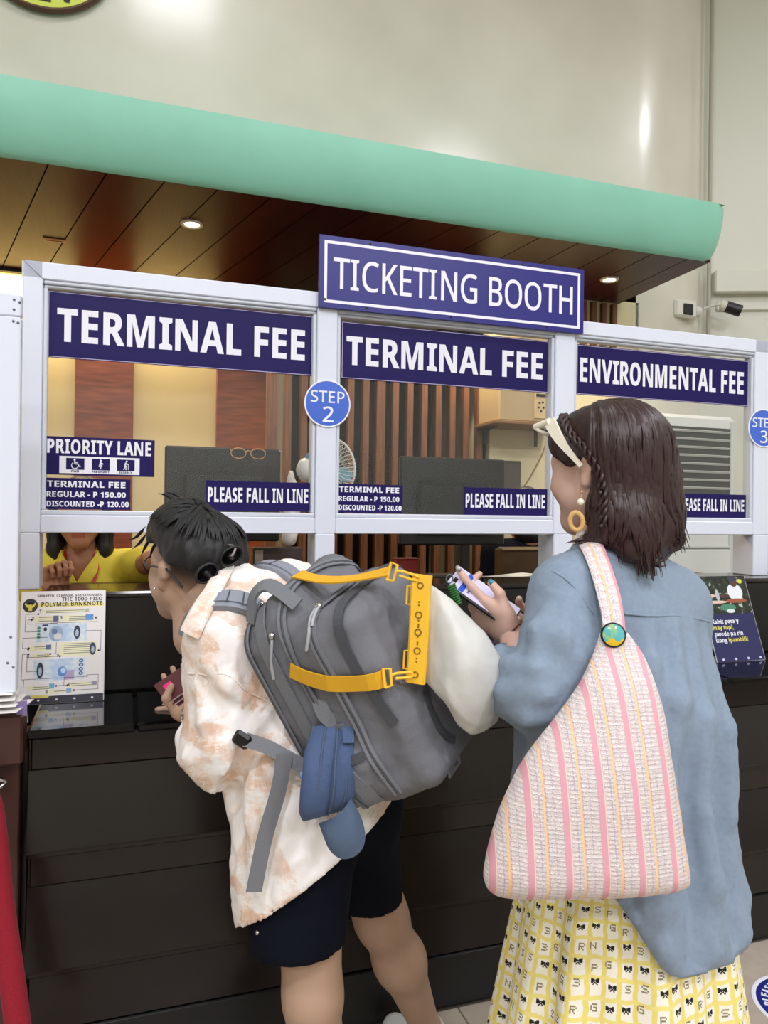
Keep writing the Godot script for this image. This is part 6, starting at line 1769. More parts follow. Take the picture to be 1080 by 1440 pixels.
		for it in 60:
			for i in range(1, 26):
				r[0][i] = (r[0][i - 1] + r[0][i + 1]) * 0.5
				if f.at(r[0][i]) < 0.008: r[0][i] = f.snap(r[0][i], 0.008)
		for i in 27: r[1][i] = f.normal(r[0][i])
		for it in 4:
			for i in range(1, 26): r[1][i] = (r[1][i - 1] + r[1][i] + r[1][i + 1]).normalized()
		obj("yellow_strap", MB.new().ribbon(r[0], r[1], 0.03, 0.003), M.yellow_web, t)
	# dry bag strapped on
	var d := thing("dry_bag", "white roll top bag with a yellow bar strapped on the backpack", "bag", Vector3(0.5658, 1.0591, 1.1475))
	var rings := []
	for a in [[Vector3(0.5016, 1.3010, 1.1311), Vector3(0.5002, 1.1247, 1.1304), Vector3(-0.4105, 0.2510, 0.8766), 0.006], [Vector3(0.5159, 1.2899, 1.1360), Vector3(0.5073, 1.1198, 1.1329), Vector3(-0.4105, 0.2510, 0.8766), 0.016], [Vector3(0.5330, 1.2757, 1.1471), Vector3(0.5162, 1.1086, 1.1412), Vector3(-0.4105, 0.2510, 0.8766), 0.035], [Vector3(0.5631, 1.2419, 1.1627), Vector3(0.5333, 1.0877, 1.1523), Vector3(-0.4105, 0.2510, 0.8766), 0.05], [Vector3(0.5975, 1.2056, 1.1691), Vector3(0.5557, 1.0580, 1.1547), Vector3(-0.4105, 0.2510, 0.8766), 0.052], [Vector3(0.6321, 1.1657, 1.1651), Vector3(0.5825, 1.0328, 1.1480), Vector3(-0.4105, 0.2510, 0.8766), 0.045], [Vector3(0.6528, 1.1375, 1.1563), Vector3(0.6155, 1.0339, 1.1434), Vector3(-0.4105, 0.2510, 0.8766), 0.028], [Vector3(0.6627, 1.1163, 1.1491), Vector3(0.6392, 1.0492, 1.1410), Vector3(-0.4105, 0.2510, 0.8766), 0.006]]:
		rings.append(dry_ring(a))
	obj("sack", MB.new().loft(rings, 44, 40, func(uu, vv): return (0.008 * grain.get_noise_2d(uu * 500.0, vv * 90.0) + 0.005 * grain.get_noise_2d(uu * 200.0 + vv * 200.0, vv * 260.0)) * smoothstep(0.0, 0.3, vv)), M.bag_white, d)
	var bar := [Vector3(0.4906, 1.3129, 1.1379), Vector3(0.4876, 1.2732, 1.1369), Vector3(0.4865, 1.2186, 1.1364), Vector3(0.4842, 1.1615, 1.1356), Vector3(0.4812, 1.1242, 1.1345)]
	var bn := Vector3(-0.5539, 0.0468, 0.8313)
	obj("roll_bar", MB.new().sweep(curve(bar, 22), [Vector2(-0.0175, -0.006), Vector2(-0.0175, 0.004), Vector2(-0.014, 0.008), Vector2(0.014, 0.008), Vector2(0.0175, 0.004), Vector2(0.0175, -0.006)], [bn], [1.0], false), M.yellow_plastic, d)
	var ring := mat(Color(0.55, 0.38, 0.1), 0.5)
	for q in [[0.1, 0.007], [0.37, 0.0075], [0.53, 0.0075], [0.70, 0.0075], [0.92, 0.007]]:
		var o: Vector3 = curve(bar, 100)[int(q[0] * 100)] + bn * 0.0083
		var rg := []
		for i in 15: rg.append(o + (bar[0] - bar[4]).normalized() * sin(TAU * i / 14) * q[1] * 0.72 + bn.cross((bar[0] - bar[4]).normalized()) * cos(TAU * i / 14) * q[1] * 0.72)
		obj("rivet_ring", MB.new().tube(rg, 0.0012, 6, bn), ring, d)
	for q in [0.25, 0.29, 0.42, 0.46, 0.48, 0.58, 0.62, 0.64, 0.77, 0.8]:
		obj("dot", MB.new().ball(curve(bar, 100)[int(q * 100)] + bn * 0.0082, Vector3.ONE * 0.0016), ring, d)
	for q in [[0.2, 0.06], [0.8, 0.06]]:
		var o: Vector3 = curve(bar, 100)[int(q[0] * 100)]
		var ax: Vector3 = (bar[0] - bar[4]).normalized(); var sx := bn.cross(ax)
		obj("side_lug", MB.new().tube([o + sx * 0.017 + ax * 0.016, o + sx * 0.024 + ax * 0.016, o + sx * 0.024 - ax * 0.016, o + sx * 0.017 - ax * 0.016], 0.0022, 6, bn), M.yellow_plastic, d)
	# hooks between strap and bar
	for a in [[Vector3(0.4416, 1.3173, 1.1053), Vector3(0.4813, 1.3066, 1.1347), 1.0], [Vector3(0.4231, 1.1373, 1.1389), Vector3(0.4696, 1.1416, 1.1433), -1.0]]:
		var e0: Vector3 = a[0]; var e1: Vector3 = a[1]
		var ax := (e1 - e0).normalized(); var sx := bn.cross(ax).normalized()
		obj("hook_frame", MB.new().tube([e0 - sx * 0.016 + bn * 0.004, e0 + sx * 0.016 + bn * 0.004, e0 + sx * 0.014 + ax * 0.012 + bn * 0.004, e0 - sx * 0.014 + ax * 0.012 + bn * 0.004, e0 - sx * 0.016 + bn * 0.004], 0.003, 7, bn), M.yellow_plastic, d)
		obj("hook", MB.new().tube(curve([e0 + ax * 0.012 + bn * 0.004, e0 + ax * 0.02 + sx * 0.005 + bn * 0.005, e1 + sx * 0.004 + bn * 0.006, e1 + ax * 0.004 + bn * 0.006, e1 - sx * 0.004 + bn * 0.006, e0 + ax * 0.02 - sx * 0.003 + bn * 0.005], 22), 0.0026, 7), M.yellow_plastic, d)
	# cap hanging from the loop
	var k := thing("baseball_cap", "faded blue denim cap hanging from the backpack by its strap", "cap", Vector3(0.3554, 0.9326, 1.0437))
	var cr := []
	for a in [[Vector3(0.3225, 1.0294, 1.0220), Vector3(0.3909, 1.0406, 1.0454), Vector3(-0.4105, 0.2510, 0.8766), 0.016], [Vector3(0.3121, 1.0042, 1.0342), Vector3(0.3882, 1.0115, 1.0603), Vector3(-0.4105, 0.2510, 0.8766), 0.03], [Vector3(0.3031, 0.9627, 1.0417), Vector3(0.3859, 0.9702, 1.0700), Vector3(-0.4105, 0.2510, 0.8766), 0.042], [Vector3(0.2976, 0.9220, 1.0397), Vector3(0.3852, 0.9283, 1.0697), Vector3(-0.4105, 0.2510, 0.8766), 0.045], [Vector3(0.2967, 0.8845, 1.0341), Vector3(0.3821, 0.9009, 1.0634), Vector3(-0.4105, 0.2510, 0.8766), 0.038], [Vector3(0.3053, 0.8647, 1.0317), Vector3(0.3728, 0.8835, 1.0549), Vector3(-0.4105, 0.2510, 0.8766), 0.022]]:
		cr.append(dry_ring(a))
	obj("crown", MB.new().loft(cr, 48, 40, func(uu, vv): return 0.009 * sin(uu * TAU * 3.0 + 0.7 + vv * 1.5) * smoothstep(0.0, 0.3, vv) + 0.004 * grain.get_noise_2d(uu * 300.0, vv * 150.0)), M.cap_denim, k)
	for an in [0.55, 1.15, 1.75, 2.5]:
		var q := []
		for r in cr: q.append(r[0] + (r[1] * cos(an) + r[2] * sin(an)) * 1.01)
		obj("panel_seam", MB.new().tube(curve(q, 24), 0.0022, 6), M.cap_brim, k)
	var br := MB.new()
	var rim := curve([Vector3(0.3343, 0.8642, 1.0523), Vector3(0.3391, 0.8450, 1.0750), Vector3(0.3462, 0.8297, 1.0880), Vector3(0.3614, 0.8198, 1.0985), Vector3(0.3801, 0.8225, 1.1049), Vector3(0.3949, 0.8349, 1.1068), Vector3(0.4008, 0.8539, 1.1035), Vector3(0.3967, 0.8808, 1.0948), Vector3(0.3834, 0.9106, 1.0765)], 30)
	var root := curve([rim[0], Vector3(0.3505, 0.8827, 1.0790), Vector3(0.3681, 0.8979, 1.0850), rim[30]], 30)
	var out := Vector3(-0.4131, 0.1987, 0.8887)
	var rows := []
	for i in 11:
		var row := []
		for j in 31: row.append(root[j].lerp(rim[j], i / 10.0) + out * 0.022 * sin(PI * j / 30.0) * sin(PI * i / 10.0) * 0.6)
		rows.append(row)
	for sgn in [1.0, -1.0]:
		var ids := []
		for i in 11:
			var row := []
			for j in 31:
				var nn: Vector3 = (rows[mini(i + 1, 10)][j] - rows[maxi(i - 1, 0)][j]).cross(rows[i][mini(j + 1, 30)] - rows[i][maxi(j - 1, 0)]).normalized()
				if nn.length() < 0.5: nn = out
				if nn.dot(out) < 0: nn = -nn
				row.append(br.vert(rows[i][j] + nn * 0.0017 * sgn, nn * sgn))
			ids.append(row)
		for i in 10:
			for j in 30:
				br.tri(ids[i][j], ids[i + 1][j], ids[i + 1][j + 1]); br.tri(ids[i][j], ids[i + 1][j + 1], ids[i][j + 1])
	obj("brim", br, M.cap_brim, k)
	obj("brim_edge", MB.new().tube(rim, 0.0022, 6), M.cap_brim, k)
	obj("button", MB.new().ball(Vector3(0.3007, 0.9595, 1.0694), Vector3(0.009, 0.009, 0.006)), mat(Color(0.48, 0.58, 0.72), 0.6), k)
	obj("eyelet", MB.new().ball(Vector3(0.3153, 0.9049, 1.0806), Vector3(0.0035, 0.0035, 0.002)), mat(Color(0.6, 0.68, 0.8), 0.5), k)
	obj("closure_strap", MB.new().ribbon(curve([Vector3(0.3715, 1.0617, 1.0514), Vector3(0.3778, 1.0462, 1.0673), Vector3(0.3750, 1.0143, 1.0875)], 8), [Vector3(-0.2208, 0.2052, 0.9535)], 0.02, 0.003), M.cap_denim, k)

# a ring across the view: left edge, right edge (or upper and lower edge) in the booth's space
func dry_ring(a: Array) -> Array:
	var p: Vector3 = a[0]; var q: Vector3 = a[1]
	var h := (q - p) * 0.5
	var nrm: Vector3 = a[2]
	nrm = (nrm - h.normalized() * nrm.dot(h.normalized())).normalized()
	return [(p + q) * 0.5, h, nrm * float(a[3]), 2.2]

func skirt_print() -> StandardMaterial3D:
	var n := 8                     # cells each way
	var k := 64
	var im := Image.create(n * k, n * k, false, Image.FORMAT_RGB8)
	im.fill(Color(0.95, 0.93, 0.87))
	var rng := RandomNumberGenerator.new(); rng.seed = 3
	var yel := Color(0.92, 0.85, 0.47)
	for i in n:
		# woven bands with slightly uneven edges
		for y in n * k:
			var e := int(3.0 * sin(y * 0.11 + i))
			im.fill_rect(Rect2i(i * k + e, y, 19, 1), yel)
		for x in n * k:
			var e := int(3.0 * sin(x * 0.09 + i * 2.0))
			im.fill_rect(Rect2i(x, i * k + e + 2, 1, 14), yel.lerp(Color(0.95, 0.9, 0.6), 0.35))
	var put := func(cx: int, cy: int, pic: Array, c: Color, s: int):
		for r in pic.size():
			for q in pic[r].length():
				if pic[r][q] == "#":
					for a in s:
						for b in s: im.set_pixel(posmod(cx + q * s + a, n * k), posmod(cy + r * s + b, n * k), c)
	var bow := ["###.....###", "#####.#####", "###########", "#####.#####", "###.###.###", "...##.##...", "..##...##.."]
	var glyphs := [["####.", "#...#", "####.", "#.#..", "#..#."], ["####.", "....#", ".###.", "....#", "####."], ["#...#", ".#.#.", "..#..", ".#.#.", "#...#"], [".####", "#....", "#.###", "#...#", ".####"], ["#...#", "##..#", "#.#.#", "#..##", "#...#"], ["####.", "#...#", "####.", "#....", "#...."], [".####", "#....", ".###.", "....#", "####."]]
	for i in n:
		for j in n:
			var cx := i * k + 26 + rng.randi_range(-14, 8); var cy := j * k + 24 + rng.randi_range(-14, 8)
			if (i * 3 + j * 5 + int(j / 2)) % 4 < 2: put.call(cx, cy, bow, Color(0.07, 0.06, 0.07), 3)
			else: put.call(cx, cy, glyphs[rng.randi() % 7], Color(0.55, 0.5, 0.38), 5)
	var m := mat(Color(1, 1, 1), 0.8)
	m.albedo_texture = ImageTexture.create_from_image(im)
	return m

func tote_print() -> StandardMaterial3D:
	# one period of the stripes, seersucker puckers as relief
	var w := 256
	var im := Image.create(w, 256, false, Image.FORMAT_RGB8)
	var hm := Image.create(w, 256, false, Image.FORMAT_RGB8)
	var nz := FastNoiseLite.new(); nz.seed = 9; nz.frequency = 0.05
	for x in w:
		var c := Color(0.93, 0.87, 0.85)
		var t := x / 256.0
		var flat := false
		if t < 0.17: c = Color(0.86, 0.62, 0.67); flat = true
		elif t < 0.20: c = Color(0.95, 0.82, 0.76); flat = true
		elif t > 0.36 and t < 0.385: c = Color(0.83, 0.74, 0.82)
		elif t > 0.48 and t < 0.54: c = Color(0.95, 0.78, 0.58); flat = true
		elif t > 0.56 and t < 0.585: c = Color(0.93, 0.72, 0.68)
		elif t > 0.76 and t < 0.785: c = Color(0.86, 0.76, 0.84)
		for y in 256:
			var u := TAU * y / 256.0
			var g := nz.get_noise_3d(cos(u) * 60.0, sin(u) * 60.0, x * 1.2)
			var s := sin(u * 5.0 + 3.5 * g + (0.0 if t < 0.5 else 2.0))
			im.set_pixel(x, y, c.lerp(Color(0.98, 0.96, 0.95), 0.0 if flat else clampf(s * 0.5 + 0.2, 0.0, 0.75)))  # pucker crests painted paler, a highlight put into the colour over the relief
			var hgt := 0.45 if flat else 0.5 + 0.45 * s
			hm.set_pixel(x, y, Color(hgt, hgt, hgt))
	var m := mat(Color(1, 1, 1), 0.8)
	m.albedo_texture = ImageTexture.create_from_image(im)
	m.heightmap_enabled = true
	m.heightmap_texture = ImageTexture.create_from_image(hm)
	m.heightmap_scale = 0.2
	return m

func traveller_with_tote() -> void:
	var up := Vector3.UP
	var c := Vector3(0.8660, 1.5032, 1.1240)
	var fh := Vector3(-0.4583, -0.0383, -0.8880)
	var lh := up.cross(fh).normalized()
	var hb := Basis(lh, fh.cross(lh).normalized(), fh)
	var ft := Vector3(-0.1905, -0.0053, -0.9817)            # the way the trunk faces
	var lt := up.cross(ft).normalized()
	var p := thing("person", "long haired traveller in an oversized blue shirt and yellow printed skirt", "person", Vector3(0.9016, 0.0000, 1.1729))
	var nk := Vector3(0.8751, 1.3458, 1.1481); var ls := Vector3(0.7598, 1.2755, 1.1719); var rs := Vector3(1.0426, 1.2480, 1.1102)
	var ch := Vector3(0.8822, 1.1840, 1.1503); var pv := Vector3(0.9011, 0.8874, 1.1565)
	var le := Vector3(0.6761, 1.1007, 1.2065); var lw := Vector3(0.7016, 1.1891, 1.0673)
	var re := Vector3(1.0765, 0.9745, 0.9735); var rw := Vector3(0.9115, 1.1446, 0.9172)
	var lips := func(q, n):
		var l: Vector3 = hb.transposed() * (q - c)
		return Color(0.95, 0.55, 0.55) if absf(l.x) < 0.022 and l.y > -0.075 and l.y < -0.05 and l.z > 0.078 else Color.WHITE
	var skin := mat(Color(0.83, 0.68, 0.61), 0.5); skin.vertex_color_use_as_albedo = true
	skin.subsurf_scatter_enabled = true; skin.subsurf_scatter_strength = 0.08
	var body := add_head(c, hb, 0.0042, lips)
	var lfoot := Vector3(pv.x, 0.08, pv.z) + lt * 0.09; var rfoot := Vector3(pv.x, 0.08, pv.z) - lt * 0.09
	var f := field_for([c, nk, ls, rs, pv, le, lw, re, rw, Vector3(pv.x, 0.03, pv.z)], 0.17, 0.012)
	f.cap(c - hb.y * 0.07 - hb.z * 0.02, nk, 0.048, 0.055, 0.04)
	f.cap(ls, rs, 0.04, 0.04, 0.05).cap(nk, ch, 0.055, 0.085, 0.06).cap(ch, pv, 0.085, 0.1, 0.05, lt, 1.3)
	f.cap(ls, le, 0.04, 0.034, 0.03).cap(le, lw, 0.036, 0.024, 0.02)
	f.cap(rs, re, 0.04, 0.034, 0.03).cap(re, rw, 0.034, 0.024, 0.02)
	for e in [lfoot, rfoot]:
		var s := 1.0 if e == lfoot else -1.0
		f.cap(pv + lt * 0.08 * s, pv + lt * 0.09 * s - up * 0.42, 0.085, 0.055, 0.03).cap(pv + lt * 0.09 * s - up * 0.42, e, 0.055, 0.036, 0.03)
		f.cap(e, e - up * 0.04 + ft * 0.1, 0.036, 0.026, 0.03)
	body.add(f.mesh())
	# the hand that holds the phone
	var fd := Vector3(-0.6007, 0.6009, -0.5273); var nn := Vector3(0.5114, 0.6266, -0.5881)
	nn = (nn - fd * nn.dot(fd)).normalized()
	var th := nn.cross(fd).normalized()
	var hd := add_hand(lw, fd, nn, th, [[0.05, 0.1, 0.1], [0.45, 0.7, 0.4], [0.55, 0.8, 0.4], [0.6, 0.8, 0.4]], [fd * 0.85 + th * 0.55 + nn * 0.25, fd * 0.95 - th * 0.1 + nn * 0.35], 0.92)
	body.add(hd[0])
	var fd2 := Vector3(-0.8480, 0.3491, -0.3988); var nn2 := Vector3(-0.2102, 0.3149, 0.9256)
	nn2 = (nn2 - fd2 * nn2.dot(fd2)).normalized()
	body.add(add_hand(rw, fd2, nn2, -nn2.cross(fd2), [[0.5, 0.6, 0.3], [0.5, 0.6, 0.3], [0.6, 0.7, 0.4], [0.6, 0.7, 0.4]], [fd2 + nn2 * 0.6, fd2 + nn2 * 0.4], 0.95)[0])
	obj("body", body, skin, p)
	eyes(p, c, hb)
	for a in [0, 4]:
		var tp: Array = hd[1][a]
		obj("nail", MB.new().ball(tp[0] + (th * 0.0 + Vector3(-0.3167, 0.2486, 0.9154)) * 0.0068 + tp[1] * 0.002, Vector3(0.0052, 0.0075, 0.0022), basis_of(tp[1].cross(Vector3(-0.3167, 0.2486, 0.9154)), tp[1])), M.nail_blue if a == 4 else mat(Color(0.8, 0.78, 0.78), 0.2), p)
	for e in [lfoot, rfoot]: shoe(p, e, ft, mat(Color(0.85, 0.83, 0.78), 0.6))
	# hair
	var hf := Field.new(Vector3(0.8796, 1.4811, 1.1392) - Vector3(0.24, 0.22, 0.24), Vector3(0.8796, 1.4811, 1.1392) + Vector3(0.24, 0.2, 0.24), 0.0068)
	var w := func(x, y, z): return c + hb * Vector3(x, y, z)
	hf.cap(w.call(0, 0.042, -0.04), w.call(0, 0.046, 0.028), 0.083, 0.072, 0.03)
	hf.cap(w.call(0, 0.085, -0.01), w.call(0.01, 0.075, 0.06), 0.042, 0.034, 0.03, hb.x, 1.5)
	hf.cap(w.call(0.068, 0.05, 0.045), w.call(0.076, 0.022, 0.018), 0.022, 0.014, 0.02)
	hf.cap(w.call(-0.068, 0.05, 0.045), w.call(-0.078, -0.1, 0.03), 0.022, 0.02, 0.02)
	# the fall of hair behind the ear and down the back
	hf.cap(Vector3(0.8894, 1.5349, 1.1531), Vector3(0.9164, 1.4072, 1.1728), 0.085, 0.07, 0.05)
	hf.cap(Vector3(0.8778, 1.4665, 1.1808), Vector3(0.8626, 1.3725, 1.2072), 0.052, 0.034, 0.04)
	hf.cap(Vector3(0.9375, 1.4681, 1.1695), Vector3(0.9615, 1.3780, 1.1777), 0.05, 0.03, 0.04)
	hf.cap(Vector3(0.9941, 1.4282, 1.1572), Vector3(1.0122, 1.3619, 1.1527), 0.028, 0.012, 0.03)
	hf.cap(Vector3(0.8781, 1.4012, 1.2126), Vector3(0.8768, 1.3314, 1.2490), 0.045, 0.010, 0.03)
	hf.cap(Vector3(0.8450, 1.4136, 1.2012), Vector3(0.8463, 1.3572, 1.2333), 0.036, 0.012, 0.03)
	hf.cap(Vector3(0.8315, 1.4525, 1.1808), Vector3(0.8147, 1.3848, 1.1908), 0.028, 0.018, 0.03)
	hf.cap(Vector3(0.8183, 1.3939, 1.1921), Vector3(0.7798, 1.3699, 1.1736), 0.014, 0.005, 0.02)
	# keep the ear and cheek clear
	hf.cap(w.call(0.082, -0.012, -0.002), w.call(0.085, -0.05, 0.03), 0.03, 0.04, 0.01, Vector3.ZERO, 1.0, true)
	hf.cap(w.call(0.05, -0.02, 0.095), w.call(0.05, -0.09, 0.08), 0.062, 0.06, 0.012, Vector3.ZERO, 1.0, true)
	var hm := hf.mesh(func(q, n): return q + n * 0.006 * grain.get_noise_3d(q.x * 2600.0, q.y * 420.0, q.z * 2600.0))
	var rng := RandomNumberGenerator.new(); rng.seed = 21
	for i in 300:
		var a := rng.randf_range(-0.35, 1.0) * PI
		var d := lh * cos(a) - fh * sin(a)
		var top := c + up * 0.13 + d * rng.randf_range(0.005, 0.03) + fh * 0.01
		var low := c - up * rng.randf_range(0.03, 0.15) + d * 0.1 - fh * 0.02
		var path := [top, c + up * 0.09 + d * 0.085, c + up * 0.03 + d * 0.105, low]
		var ok := true
		var r := hf.lay(path, 14, rng.randf_range(-0.001, 0.003))
		for q in r[0]:
			var l: Vector3 = hb.transposed() * (q - c)
			if hf.at(q) > 0.012 or (l.x > 0.03 and l.y < 0.015 and l.z > -0.025): ok = false
		if ok: lock(hm, r[0], r[1], rng.randf_range(0.004, 0.009), 0.0035)
	for i in 150:
		# lower lengths, with flicked ends
		var u := rng.randf()
		var e: Vector3 = [Vector3(0.8185, 1.3771, 1.1921), Vector3(0.8455, 1.3477, 1.2225), Vector3(0.8685, 1.3262, 1.2462), Vector3(0.8841, 1.3189, 1.2515), Vector3(0.9614, 1.3542, 1.1882), Vector3(1.0227, 1.3620, 1.1563)][int(u * 5.99)]
		var st: Vector3 = [Vector3(0.8290, 1.5168, 1.1959), Vector3(0.8362, 1.5157, 1.2195), Vector3(0.8515, 1.5153, 1.2353), Vector3(0.8700, 1.5161, 1.2310), Vector3(0.9209, 1.5199, 1.1956), Vector3(0.9667, 1.5237, 1.1585)][int(u * 5.99)]
		var j := Vector3(rng.randf_range(-0.02, 0.02), rng.randf_range(-0.015, 0.015), rng.randf_range(-0.02, 0.02))
		var q := curve([st + j + up * rng.randf_range(0.0, 0.06), st.lerp(e, 0.4) + j * 1.2, st.lerp(e, 0.75) + j * 0.8, e + j * 0.9], 14)
		var nr := []
		for k in q.size():
			if hf.at(q[k]) < 0.05 and k < 12: q[k] = hf.snap(q[k], rng.randf_range(0.0, 0.004))
			nr.append(hf.normal(q[k]))
		lock(hm, q, nr, rng.randf_range(0.004, 0.009), 0.003)
	for a in [[Vector3(0.9483, 1.3943, 1.1837), Vector3(0.9701, 1.3745, 1.1912), Vector3(0.9934, 1.3851, 1.1886), Vector3(1.0091, 1.4013, 1.1834)], [Vector3(0.9544, 1.4144, 1.1858), Vector3(0.9932, 1.3946, 1.1885), Vector3(1.0037, 1.3745, 1.1921), Vector3(0.9899, 1.3541, 1.1874)], [Vector3(0.8845, 1.3501, 1.2252), Vector3(0.9028, 1.3375, 1.2315), Vector3(0.9222, 1.3429, 1.2382), Vector3(0.9318, 1.3508, 1.2415)], [Vector3(0.8836, 1.3387, 1.2461), Vector3(0.8968, 1.3313, 1.2506), Vector3(0.9112, 1.3327, 1.2555)], [Vector3(0.8111, 1.3848, 1.1896), Vector3(0.7843, 1.3767, 1.1804), Vector3(0.7676, 1.3711, 1.1694), Vector3(0.7618, 1.3682, 1.1621)], [Vector3(0.8136, 1.3783, 1.1904), Vector3(0.7892, 1.3716, 1.1821), Vector3(0.7725, 1.3659, 1.1711)], [Vector3(0.9736, 1.4688, 1.1713), Vector3(1.0003, 1.4215, 1.1699), Vector3(1.0181, 1.3872, 1.1653), Vector3(1.0158, 1.3596, 1.1645)], [Vector3(0.9902, 1.5384, 1.1559), Vector3(1.0010, 1.5041, 1.1596), Vector3(1.0093, 1.4698, 1.1624)]]:
		lock(hm, curve(a, 12), [Vector3(-0.3125, 0.3002, 0.9012)], 0.0035, 0.0018)
	obj("hair", hm, M.hair_brown, p)
	# braid along the hairline
	var bp := curve([w.call(0.045, 0.105, 0.05), w.call(0.075, 0.07, 0.02), w.call(0.088, 0.03, -0.02), Vector3(0.8025, 1.4642, 1.2132), Vector3(0.8057, 1.4008, 1.2142)], 60)
	var bm := MB.new()
	for s in 3:
		var q := []
		for i in bp.size():
			var a := i * 0.55 + TAU * s / 3.0
			q.append(hf.snap(bp[i], 0.004) + lh * sin(a) * 0.0035 + up.cross(lh) * cos(a) * 0.006)
		bm.tube(q, 0.0045, 6)
	obj("braid", bm, M.hair_brown, p)
	# skirt
	var rings := []
	for a in [[1.02, 0.11], [0.86, 0.145], [0.70, 0.172], [0.5, 0.2], [0.3, 0.225], [0.12, 0.245]]:
		rings.append([Vector3(pv.x, a[0], pv.z), lt * a[1] * 1.2, ft * a[1], 2.0])
	obj("skirt", MB.new().loft(rings, 160, 60, func(uu, vv): return smoothstep(0.1, 0.8, vv) * (0.016 * sin(uu * TAU * 9.0 + 1.1 * sin(uu * TAU * 2.0)) + 0.008 * sin(uu * TAU * 17.0 + 2.0)), true, Vector2(-6.0, 3.9)), skirt_print(), p)
	# shirt: wide, long at the back
	var ax := Vector3(0.8954, 0.7817, 1.1597)
	var s := field_for([Vector3(0.6041, 1.3705, 1.0870), Vector3(1.1327, 0.5321, 1.2671), Vector3(0.7442, 0.7054, 1.4091), Vector3(1.1098, 0.3543, 0.9420), Vector3(0.5639, 1.1064, 1.2844)], 0.03, 0.0092)
	s.cap(ls, nk, 0.052, 0.056, 0.05).cap(rs, nk, 0.052, 0.056, 0.05)
	s.cap(Vector3(0.8032, 1.2252, 1.1550), Vector3(1.0039, 1.2090, 1.1286), 0.078, 0.078, 0.06)
	s.cap(Vector3(0.8957, 1.2096, 1.1444), Vector3(0.8966, 1.0493, 1.1551), 0.115, 0.145, 0.06, lt, 1.25)
	s.cap(Vector3(0.8889, 1.0492, 1.1525), Vector3(0.9013, 0.6070, 1.1616), 0.15, 0.188, 0.05, lt, 1.36)
	s.cap(Vector3(0.9013, 0.6070, 1.1616), Vector3(0.9031, 0.4591, 1.1620), 0.188, 0.188, 0.05, lt, 1.36)
	# left sleeve, full and gathered at the cuff
	s.cap(ls, Vector3(0.7292, 1.1930, 1.2036), 0.056, 0.06, 0.05).cap(Vector3(0.7292, 1.1930, 1.2036), Vector3(0.6900, 1.1133, 1.2113), 0.06, 0.063, 0.04)
	s.cap(Vector3(0.6854, 1.1058, 1.2097), Vector3(0.6507, 1.1084, 1.1450), 0.06, 0.047, 0.04).cap(Vector3(0.6519, 1.1059, 1.1454), Vector3(0.6876, 1.1457, 1.0942), 0.046, 0.036, 0.03)
	s.cap(Vector3(0.6876, 1.1497, 1.0942), Vector3(0.6971, 1.1699, 1.0816), 0.036, 0.033, 0.02)
	# right sleeve
	s.cap(rs, Vector3(1.1152, 1.0671, 1.0503), 0.062, 0.07, 0.05).cap(Vector3(1.1152, 1.0671, 1.0503), Vector3(1.0743, 0.9847, 0.9516), 0.068, 0.055, 0.04).cap(Vector3(1.0743, 0.9847, 0.9516), Vector3(0.9546, 1.1119, 0.9213), 0.055, 0.036, 0.03)
	# folds
	for r in [[Vector3(0.7246, 1.2719, 1.2338), Vector3(0.6762, 1.1440, 1.2806), 0.013], [Vector3(0.7013, 1.2777, 1.2259), Vector3(0.6534, 1.1650, 1.2622), 0.012], [Vector3(0.7425, 1.2292, 1.2399), Vector3(0.7041, 1.1244, 1.2795), 0.012], [Vector3(0.6380, 1.1480, 1.1407), Vector3(0.6420, 1.1449, 1.2477), 0.012], [Vector3(0.6161, 1.1163, 1.1648), Vector3(0.6429, 1.1118, 1.2586), 0.012], [Vector3(0.6234, 1.0892, 1.2096), Vector3(0.6767, 1.0886, 1.2701), 0.012], [Vector3(0.6744, 1.1574, 1.1320), Vector3(0.6383, 1.1288, 1.1407), 0.010], [Vector3(0.7576, 1.2294, 1.2451), Vector3(0.7285, 1.1520, 1.2774), 0.010], [Vector3(0.6872, 1.1419, 1.2738), Vector3(0.6507, 1.1446, 1.2084), 0.010], [Vector3(0.6987, 1.1100, 1.2671), Vector3(0.6467, 1.1248, 1.2282), 0.010], [Vector3(0.6877, 1.2530, 1.2212), Vector3(0.6545, 1.1908, 1.2415), 0.009],
		[Vector3(0.9224, 1.2223, 1.2381), Vector3(0.8635, 0.9669, 1.3656), 0.018], [Vector3(0.9693, 1.2133, 1.2330), Vector3(0.9316, 0.9169, 1.3466), 0.016], [Vector3(0.8730, 1.2248, 1.2423), Vector3(0.8412, 1.1008, 1.2947), 0.012], [Vector3(1.0268, 1.1876, 1.2104), Vector3(1.0326, 0.8855, 1.2966), 0.016], [Vector3(0.8635, 0.9669, 1.3656), Vector3(0.8740, 0.7029, 1.3901), 0.018], [Vector3(0.9316, 0.9169, 1.3466), Vector3(0.9834, 0.6799, 1.3430), 0.016], [Vector3(0.8129, 0.8833, 1.3694), Vector3(0.8259, 0.6910, 1.3737), 0.016], [Vector3(0.7809, 0.8715, 1.3584), Vector3(0.7879, 0.7358, 1.3607), 0.014]]:
		var arm: bool = (r[0] + r[1]).dot(Vector3(0.9460, 0.0124, 0.3239)) < (Vector3(0.7834, 1.2052, 1.2539) * 2.0).dot(Vector3(0.9460, 0.0124, 0.3239))
		var in0 := Vector3(0.7464, 1.2200, 1.1779) if arm else Vector3(ax.x, r[0].y, ax.z)
		var in1 := Vector3(0.6815, 1.1109, 1.1872) if arm else Vector3(ax.x, r[1].y, ax.z)
		var r0: Vector3 = s.snap(s.march(r[0], in0), -0.005); var r1: Vector3 = s.snap(s.march(r[1], in1), -0.003)
		var m0: Vector3 = s.snap(s.march(r0.lerp(r1, 0.5), in0.lerp(in1, 0.5)), 0.0)
